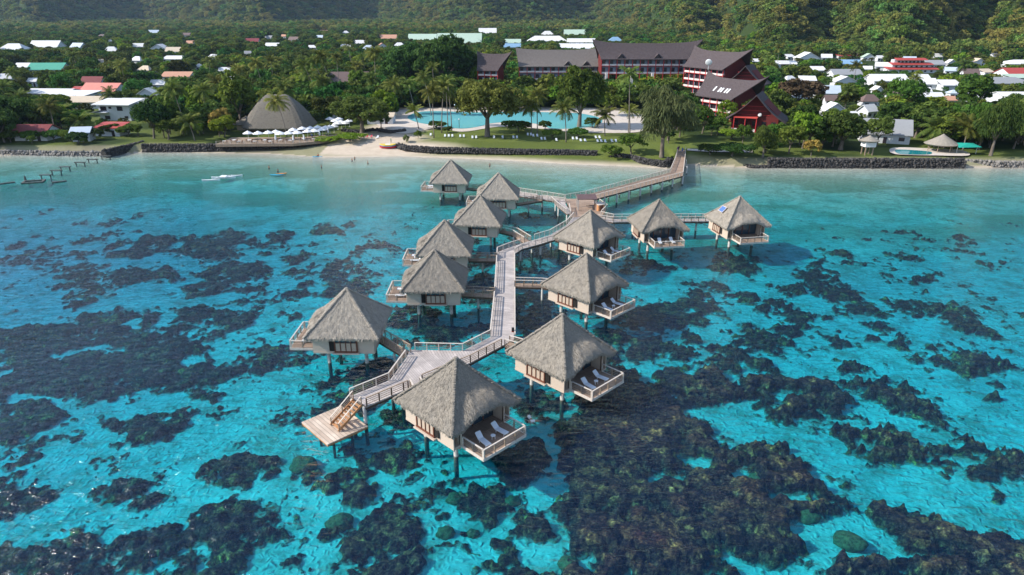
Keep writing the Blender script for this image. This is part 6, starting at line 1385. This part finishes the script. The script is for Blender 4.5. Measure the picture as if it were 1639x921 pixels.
def gn_forest(name, pts, kinds, label, cat, step_var=True):
    """one stuff object: canopy instances on surveyed points"""
    n = len(pts); me = bpy.data.meshes.new(name); me.vertices.add(n); me.vertices.foreach_set('co', np.array([p[:3] for p in pts], np.float32).ravel()); me.update()
    a = me.attributes.new('scl', 'FLOAT_VECTOR', 'POINT'); a.data.foreach_set('vector', np.array([(p[4], p[4], p[3]) for p in pts], np.float32).ravel())
    o = link(name, me); tag(o, label, cat, kind='stuff')
    cl = bpy.data.collections.new(name + '_kinds')
    for k_, mt_ in kinds:
        m2 = raw_mesh('canopy', *[c for c in (k_[0], k_[1])]); m2.materials.append(mt_); ob = bpy.data.objects.new('canopy', m2); cl.objects.link(ob)
    ng = bpy.data.node_groups.new(name, 'GeometryNodeTree'); ng.interface.new_socket('Geometry', in_out='INPUT', socket_type='NodeSocketGeometry'); ng.interface.new_socket('Geometry', in_out='OUTPUT', socket_type='NodeSocketGeometry')
    gi = ng.nodes.new('NodeGroupInput'); go = ng.nodes.new('NodeGroupOutput'); ip = ng.nodes.new('GeometryNodeInstanceOnPoints'); ci = ng.nodes.new('GeometryNodeCollectionInfo'); ci.inputs['Collection'].default_value = cl; ci.inputs['Separate Children'].default_value = True; ci.inputs['Reset Children'].default_value = True
    at_ = ng.nodes.new('GeometryNodeInputNamedAttribute'); at_.data_type = 'FLOAT_VECTOR'; at_.inputs['Name'].default_value = 'scl'
    rv = ng.nodes.new('FunctionNodeRandomValue'); rv.data_type = 'FLOAT_VECTOR'; rv.inputs[0].default_value = (-.08, -.08, 0); rv.inputs[1].default_value = (.08, .08, 6.28)
    ri = ng.nodes.new('FunctionNodeRandomValue'); ri.data_type = 'INT'; ri.inputs[4].default_value = 0; ri.inputs[5].default_value = len(kinds) - 1
    ng.links.new(gi.outputs[0], ip.inputs['Points']); ng.links.new(ci.outputs[0], ip.inputs['Instance']); ip.inputs['Pick Instance'].default_value = True; ng.links.new(ri.outputs[2], ip.inputs['Instance Index'])
    e2r = ng.nodes.new('FunctionNodeEulerToRotation'); ng.links.new(rv.outputs[0], e2r.inputs[0]); ng.links.new(e2r.outputs[0], ip.inputs['Rotation']); ng.links.new(at_.outputs[0], ip.inputs['Scale']); ng.links.new(ip.outputs[0], go.inputs[0])
    md = o.modifiers.new('canopy', 'NODES'); md.node_group = ng; return o
low = [crown(s_ + 60, .5, .42, .5, 26, 26, .15, .052 + .01 * (s_ % 2)) for s_ in range(5)]           # unit crowns (1 m high, 1 m wide)
rest = [(x, y, z - .2, h * 1.0, w_) for x, y, z, k, h, w_ in put[NI:]]
gn_forest('town_trees', rest, [(c, LM['town']) for c in low] + [(low[0], LM['olive green']), (low[2], LM['bright green'])], 'green canopy of mixed trees filling the plain between the houses up to the hills', 'trees')
# hillsides
hp = []; yv = 600.0
while yv < 4200:
    step = (10.5 + max(0, yv - 800) * .0035) * (1.0 if yv < 3000 else 1.25); xw = yv * .84 + 30; nx_ = int(2 * xw / step); xs_ = np.linspace(-xw, xw, nx_) + RNG.uniform(-.5, .5, nx_) * step; ys_ = yv + RNG.uniform(-.5, .5, nx_) * step
    up = ys_ - foot(xs_, ys_); ok = (up > -25) | (ys_ > 1485); zz = ground_z(xs_, ys_)
    ang_ = (zz - CAM_H) / ys_; ok &= ang_ < .10
    for x, y, z in zip(xs_[ok], ys_[ok], zz[ok]):
        h = gg.uniform(7, 18) * (1 + (y - 700) * .00022); hp.append((x, y, z - 1.5, h, step * gg.uniform(1.15, 1.7)))
    yv += step * .95
hp = [p for p in hp if not blocked(p[0], p[1], p[3], p[4], p[2], .2)]
print('hill trees', len(hp), 'plain trees', len(put))
gn_forest('hillside_forest', hp, [(c, LM['hill']) for c in low] + [(low[1], LM['olive green']), (low[3], LM['mid green']), (low[2], LM['hill']), (low[4], LM['hill'])], 'dense dark forest canopy covering the hillsides behind the town', 'forest')
# undergrowth along the plain near the shore

# ------------------------------------------------------------------ people
M['skin'] = mat('skin', (.42, .24, .16), .6); M['hair'] = mat('dark_hair', (.03, .02, .015), .7)
CL = {'blue': mat('blue_cloth', (.05, .14, .42), .8), 'white': mat('white_cloth', (.75, .75, .74), .8), 'dark': mat('dark_cloth', (.03, .03, .05), .8), 'green': mat('green_cloth', (.10, .24, .16), .8), 'red': mat('red_cloth', (.5, .05, .05), .8), 'purple': mat('purple_cloth', (.18, .08, .22), .8)}
def person(label, loc, rz, shirt='white', pants='dark', pose='stand', group=None):
    r = thing('person', label, 'person', loc, rz, group)
    J = {'pel': (0, 0, .95), 'ch': (0, 0, 1.30), 'nk': (0, 0, 1.47), 'hd': (0, .02, 1.60), 'ht': (0, .01, 1.71)}
    for s_, n_ in ((-1, 'L'), (1, 'R')): J.update({'h' + n_: (s_ * .10, 0, .90), 'k' + n_: (s_ * .11, .03, .50), 'a' + n_: (s_ * .12, 0, .08), 't' + n_: (s_ * .13, .18, .04), 's' + n_: (s_ * .18, 0, 1.40), 'e' + n_: (s_ * .26, .02, 1.13), 'w' + n_: (s_ * .25, .12, .90), 'f' + n_: (s_ * .25, .16, .82)})
    if pose == 'sit':
        for s_, n_ in ((-1, 'L'), (1, 'R')): J.update({'k' + n_: (s_ * .14, .42, .95), 'a' + n_: (s_ * .14, .75, .78), 't' + n_: (s_ * .14, .9, .86), 'w' + n_: (s_ * .3, .35, 1.05), 'f' + n_: (s_ * .3, .42, 1.02)})
    if pose == 'walk':
        for s_, n_ in ((-1, 'L'), (1, 'R')): J.update({'k' + n_: (s_ * .1, s_ * .18 + .04, .5), 'a' + n_: (s_ * .1, s_ * .28 - .04, .09), 't' + n_: (s_ * .1, s_ * .3 + .14, .04), 'w' + n_: (s_ * .24, -s_ * .2 + .05, .92), 'f' + n_: (s_ * .23, -s_ * .24 + .08, .84)})
    keys = list(J); R_ = {'pel': .15, 'ch': .16, 'nk': .06, 'hd': .105, 'ht': .07}
    E_ = [('pel', 'ch'), ('ch', 'nk'), ('nk', 'hd'), ('hd', 'ht')]
    for n_ in 'LR': E_ += [('pel', 'h' + n_), ('h' + n_, 'k' + n_), ('k' + n_, 'a' + n_), ('a' + n_, 't' + n_), ('ch', 's' + n_), ('s' + n_, 'e' + n_), ('e' + n_, 'w' + n_), ('w' + n_, 'f' + n_)]; R_.update({'h' + n_: .095, 'k' + n_: .062, 'a' + n_: .042, 't' + n_: .035, 's' + n_: .06, 'e' + n_: .042, 'w' + n_: .03, 'f' + n_: .028})
    me = bpy.data.meshes.new('body'); me.from_pydata([J[k] for k in keys], [(keys.index(a), keys.index(b)) for a, b in E_], []); o = bpy.data.objects.new('body', me); C.objects.link(o)
    sk = o.modifiers.new('s', 'SKIN'); o.modifiers.new('b', 'SUBSURF').levels = 1
    for i, k in enumerate(keys): me.skin_vertices[0].data[i].radius = (R_[k], R_[k] * (.72 if k in ('pel', 'ch') else 1)); me.skin_vertices[0].data[i].use_root = (k == 'pel')
    dg = bpy.context.evaluated_depsgraph_get(); m2 = bpy.data.meshes.new_from_object(o.evaluated_get(dg)); bpy.data.objects.remove(o)
    m2.materials.clear(); m2.materials.append(M['skin']); link('body', m2, None, r)
    # clothing: shell copies of the matching body faces
    def shell(name, test, mt_, off=.018):
        bm = bmesh.new(); bm.from_mesh(m2); dl_ = [f for f in bm.faces if not test(f.calc_center_median())]; bmesh.ops.delete(bm, geom=dl_, context='FACES'); bm.normal_update()
        for v in bm.verts: v.co += v.normal * off
        m3 = bpy.data.meshes.new(name); bm.to_mesh(m3); bm.free(); m3.materials.append(mt_); link(name, m3, None, r)
    if shirt: shell('shirt', lambda c: .93 < c.z < 1.44 and abs(c.x) < .27 and not (pose == 'sit' and c.y > .2), CL[shirt])
    if pants: shell('trousers', lambda c: (.5 < c.z < .95 and abs(c.x) < .2) or (pose == 'sit' and .8 < c.z < 1.0 and c.y < .4), CL[pants], .014)
    shell('hair', lambda c: c.z > 1.60 and (c.y < .05 or c.z > 1.68), M['hair'], .015)
    return r
GP = 'people on the pier'
person('person in blue clothes at the shore end of the pier', (52.6, 204.5, ZD), .2, 'blue', 'blue', 'walk', GP)
person('person in dark purple clothes left of the one in blue on the pier', (51.4, 205.8, ZD), -.3, 'purple', 'dark', 'walk', GP)
person('person in dark clothes behind the two others at the pier end', (52.2, 207.6, ZD), .1, 'dark', 'dark', 'walk', GP)
x, y = at(626, 228, 1.9); person('person in green standing beside the beach boat', (x, y, gz(x, y)), 2.2, 'green', 'dark')
for i, (px, py) in enumerate([(487, 226), (500, 222), (512, 219), (524, 214), (535, 206), (472, 226)]):
    x, y = at(px, py, 2.7); person(['guest in white at the right part of the terrace', 'guest in blue beneath the overlapping parasols', 'guest in red beneath the overlapping parasols', 'guest in dark clothes at the terrace corner', 'guest in white by the spreading olive tree', 'guest in dark clothes near the middle of the terrace'][i], (x, y, 2.76), i, ['white', 'blue', 'red', 'dark', 'white', 'dark'][i], 'dark', 'stand', 'guests of the dining terrace')
# swimmers standing in the shallows
for i, (px, py, lab) in enumerate([(431, 272, 'bather wading left of the paddlers'), (515, 271, 'bather wading alone in the shallows off the beach'), (564, 261, 'left bather of the pair in the shallows before the beach'), (568, 259, 'right bather of the pair in the shallows before the beach'), (589, 265, 'bather wading right of the pair before the beach'), (784, 269, 'lone bather in the shallows behind the far bungalow')]):
    x, y = at(px, py, 0); person(lab, (x, y, max(gz(x, y), -1.25)), i * 1.3, None, 'dark', 'walk', 'bathers in the shallows')
# snorkellers near the first bungalow: only pale specks show
def floater(label, x, y, rz):
    r = thing('person', label, 'person', (x, y, -.06), rz, 'snorkellers'); m_ = MB()
    m_.tube([(0, -.85, -.05), (.1, -.4, 0), (.05, 0, .03), (0, .35, .05), (0, .55, .06), (0, .78, .05)], [.05, .08, .15, .17, .08, .11], 8); m_.tube([(-.1, -.9, -.06), (-.1, -.4, 0), (-.05, 0, .02)], [.05, .08, .1], 8); m_.tube([(.18, .45, .02), (.5, .6, -.02), (.75, .9, -.02)], [.06, .045, .03], 6); m_.tube([(-.18, .45, .02), (-.5, .6, -.02), (-.75, .9, -.02)], [.06, .045, .03], 6)
    m_.build('body', M['skin'], r, smooth=True); s_ = MB(); s_.tube([(0, -.05, .05), (0, .45, .08)], [.17, .19], 8); s_.build('shirt', CL['white'], r); h = MB(); h.blob((0, .8, .09), .12, sub=2, amp=0); h.build('hair', M['hair'], r)
floater('left of two snorkellers in white floating right of the nearest bungalow', *at(849, 670, 0), .4); floater('right of two snorkellers in white floating right of the nearest bungalow', *at(855, 674, 0), 1.9)

# ------------------------------------------------------------------ boards, boats, posts
def board(name, label, px, py, ln, wd, color, rz, cat='board'):
    x, y = at(px, py, .05); m_ = MB(); n = 14; st_ = []
    for i in range(n + 1):
        t_ = i / n * 2 - 1; w_ = wd / 2 * (1 - abs(t_) ** 2.6) + .02; z = .08 + .14 * abs(t_) ** 3
        st_.append([(t_ * ln / 2, -w_, z), (t_ * ln / 2, w_, z), (t_ * ln / 2, w_ * .6, z - .14), (t_ * ln / 2, -w_ * .6, z - .14)])
    for s_ in st_: m_.v += s_
    for i in range(n):
        for k in range(4): m_.f.append((i * 4 + k, (i + 1) * 4 + k, (i + 1) * 4 + (k + 1) % 4, i * 4 + (k + 1) % 4))
    m_.f += [(0, 1, 2, 3), tuple(n * 4 + k for k in (3, 2, 1, 0))]
    o = m_.build(name, mat(name + '_' + label.split()[0], color, .4)); o.location = (x, y, 0); o.rotation_euler = (0, 0, rz); return tag(o, label, cat)
board('paddle_board', 'turquoise kayak of the paddler near the beach edge', 508, 251, 3.2, .8, (.03, .38, .62), .05, 'kayak'); board('paddle_board', 'orange board beside the turquoise board in open water', 450.5, 278, 3.0, .8, (.75, .25, .05), .25); board('paddle_board', 'turquoise board beside the orange one in open water', 443, 280, 4.0, .8, (.03, .40, .66), .12)
x, y = at(509.5, 251, 0); person('person sitting on the turquoise kayak near the beach', (x, y, -.72), 1.2, 'red', 'dark', 'sit'); x, y = at(445.5, 280, 0); person('person standing on the turquoise board in open water', (x, y, .06), .5, None, 'dark')
# white outrigger craft
x, y = at(358, 286, 0)
og = thing('outrigger_canoe', 'white three hulled outrigger craft moored off the left beach', 'boat', (x, y, 0), .18)
def hull(ln, wd, ht, ox, oy, parent, name='hull'):
    m_ = MB(); n = 12
    for i in range(n + 1):
        t_ = i / n * 2 - 1; w_ = wd / 2 * (1 - abs(t_) ** 2.4) + .015; z = ht * (1 + .55 * abs(t_) ** 3)
        m_.v += [(ox + t_ * ln / 2, oy - w_, z), (ox + t_ * ln / 2, oy + w_, z), (ox + t_ * ln / 2 * .96, oy + w_ * .4, -.15), (ox + t_ * ln / 2 * .96, oy - w_ * .4, -.15)]
    for i in range(n):
        for k in range(4): m_.f.append((i * 4 + k, (i + 1) * 4 + k, (i + 1) * 4 + (k + 1) % 4, i * 4 + (k + 1) % 4))
    m_.f += [(0, 1, 2, 3), tuple(n * 4 + k for k in (3, 2, 1, 0))]; return m_.build(name, M['white'], parent)
hull(6.4, .8, .45, 0, 0, og); hull(4.8, .5, .3, -2.8, -2.1, og, 'outrigger'); hull(4.8, .5, .3, 2.2, 2.3, og, 'outrigger')
for sx_ in (-1.2, 1.2): MB().bar((sx_ - .6, -2.1, .5), (sx_ + .6, 2.3, .5), .09).build('cross_beam', M['white'], og)
MB().box((0, 0, .62), (1.6, 2.6, .08)).build('net_deck', M['cushion'], og)
# colourful boat on the sand
x, y = at(621, 235, 1.5); bt = thing('beach_boat', 'yellow and red boat with a blue band lying on the beach by the rock wall', 'boat', (x, y, gz(x, y) + .35), .05)
for nm, z0_, z1_, w0, w1, col in (('hull', -.3, .35, .7, 1.15, (.55, .04, .05)), ('stripe', .36, .62, 1.16, 1.25, (.06, .35, .6)), ('gunwale', .63, .95, 1.26, 1.3, (.85, .62, .10))):
    m_ = MB(); n = 12; ln = 5.4
    for i in range(n + 1):
        t_ = i / n * 2 - 1; f = (1 - abs(t_) ** 2.6) + .03
        m_.v += [(t_ * ln / 2, -w0 * f, z0_ + .25 * abs(t_) ** 3), (t_ * ln / 2 * 1.03, -w1 * f, z1_ + .25 * abs(t_) ** 3), (t_ * ln / 2 * 1.03, w1 * f, z1_ + .25 * abs(t_) ** 3), (t_ * ln / 2, w0 * f, z0_ + .25 * abs(t_) ** 3)]
    for i in range(n):
        for k in range(4): m_.f.append((i * 4 + k, (i + 1) * 4 + k, (i + 1) * 4 + (k + 1) % 4, i * 4 + (k + 1) % 4))
    m_.build(nm, mat('boat_' + nm, col, .4), bt)
MB().box((0, 0, .9), (1.6, 1.5, .2)).build('seat', M['white'], bt)
board('paddle_board', 'white board lying on the sand beside the yellow and red boat', 630, 236.5, 3.0, .9, (.7, .74, .8), -.1).location.z = 1.55
# loungers on land
def land_lounger(px, py, rz, col, label, group):
    o = copy_tree(LNG); x, y = at(px, py, 2.4); o.location = (x, y, gz(x, y)); o.rotation_euler = (0, 0, rz); tag(o, label, 'sun lounger', group)
    if col:
        for c_ in o.children:
            if c_.name.startswith(('seat', 'backrest')): c_.data = c_.data.copy(); c_.data.materials.clear(); c_.data.materials.append(col)
M['redsling'] = mat('red_cushion', (.55, .04, .07), .7)
for i, (a, b) in enumerate([(1275, 424), (1318, 424), (1357, 424), (1418, 430)]):
    land_lounger(370 + a / 6.07, 150 + b / 6.07, -1.8, M['redsling'] if i < 3 else None, ['left red lounger on the beach', 'middle red lounger on the beach', 'right red lounger on the beach', 'white lounger right of the three red ones'][i], 'beach loungers')
LW = [(487, 582), (612, 592), (645, 592), (676, 592), (745, 595), (776, 595), (852, 605), (884, 605), (1040, 605), (1115, 605), (1210, 605), (1240, 605), (1335, 580), (1362, 580), (1383, 590), (1418, 590), (1455, 617), (1485, 617), (1585, 628)]
for i, (a, b) in enumerate(LW): land_lounger(600 + a / 5.45, 110 + b / 5.45, -1.5, None, f'white lawn lounger, number {i + 1} from the left in the row on the palm lawn', 'white loungers on the palm lawn')
for i, (a, b) in enumerate([(312, 615), (346, 615), (380, 632), (418, 632), (512, 605), (545, 605), (528, 636), (560, 636), (594, 640), (652, 636), (688, 636)]): land_lounger(860 + a / 5.45, 110 + b / 5.45, -1.5, None, f'white lawn lounger, number {i + 1} right of the slender palm', 'white loungers right of the slender palm')
# remains of an old jetty at the far left
M['oldpost'] = noisy('algae_dark_concrete', (.07, .075, .07), (.16, .16, .15), scale=2)
for i, (px, py, lab) in enumerate([(169, 251, 'first old jetty frame from the shore'), (148, 256, 'second old jetty frame from the shore'), (128, 261, 'third old jetty frame from the shore'), (104, 268, 'fourth old jetty frame from the shore'), (90, 274, 'fifth old jetty frame from the shore'), (73, 281, 'sixth old jetty frame from the shore')]):
    x, y = at(px, py, .8); r = thing('jetty_frame', lab, 'jetty frame', (x, y, 0), .05, 'old jetty frames in the water'); MB().box((0, 0, .95), (3.2, .7, .22)).build('beam', M['oldpost'], r)
    for s_ in (-1, 1): MB().tube([(s_ * 1.25, 0, -2.6), (s_ * 1.25, 0, .85)], .16, 8).build('pile', M['oldpost'], r)
x, y = at(54, 292, 0); r = thing('floating_frame', 'dark square floating frame at the outer end of the old jetty', 'float', (x, y, 0), .35)
for a_, b_, l1, l2 in ((0, -1.4, 5, .5), (0, 1.4, 5, .5), (-2.3, 0, .5, 2.2), (2.3, 0, .5, 2.2)): MB().box((a_, b_, .15), (l1, l2, .4)).build('beam', M['oldpost'], r)
for px, py, lab in ((12, 294, 'dark floating log at the far left'), (95, 292, 'dark floating beam right of the square frame')):
    x, y = at(px, py, 0); o = MB().box((0, 0, .1), (3.4, .55, .4)).build('floating_beam', M['oldpost']); o.location = (x, y, 0); o.rotation_euler = (0, 0, .7); tag(o, lab, 'float')
x, y = at(41, 289, 0); bo = MB().tube([(0, 0, -.6), (0, 0, .5), (0, 0, 1.4)], [.35, .3, .1], 10).build('marker_buoy', M['oldpost']); bo.location = (x, y, 0); tag(bo, 'small dark marker buoy left of the square floating frame', 'buoy')
# white lamp posts round the pool
for px, py, lab in ((735, 205, 'dark lamp post at the pool edge right of the palm clump'), (728, 180, 'white lamp at the far edge of the pool')):
    x, y = at(px, py, 2.4); r = thing('lamp_post', lab, 'lamp', (x, y, 2.3)); MB().tube([(0, 0, 0), (0, 0, 3.2)], .09, 8).build('pole', M['beam'], r); MB().blob((0, 0, 3.3), .28, sub=2, amp=0).build('lamp_head', M['white'], r)

# ------------------------------------------------------------------ the air
mh = bpy.data.materials.new('haze'); mh.use_nodes = True; t = mh.node_tree; t.nodes.remove(t.nodes['Principled BSDF'])
pv_ = t.nodes.new('ShaderNodeVolumePrincipled'); pv_.inputs['Color'].default_value = (.50, .72, 1.0, 1); pv_.inputs['Density'].default_value = .000045; pv_.inputs['Anisotropy'].default_value = .2
t.links.new(pv_.outputs[0], t.nodes['Material Output'].inputs['Volume'])
hz = MB().box((0, 3400, 420), (20000, 7600, 860)).build('haze', mh); tag(hz, 'thin pale blue air haze over the whole bay', 'haze', kind='stuff')
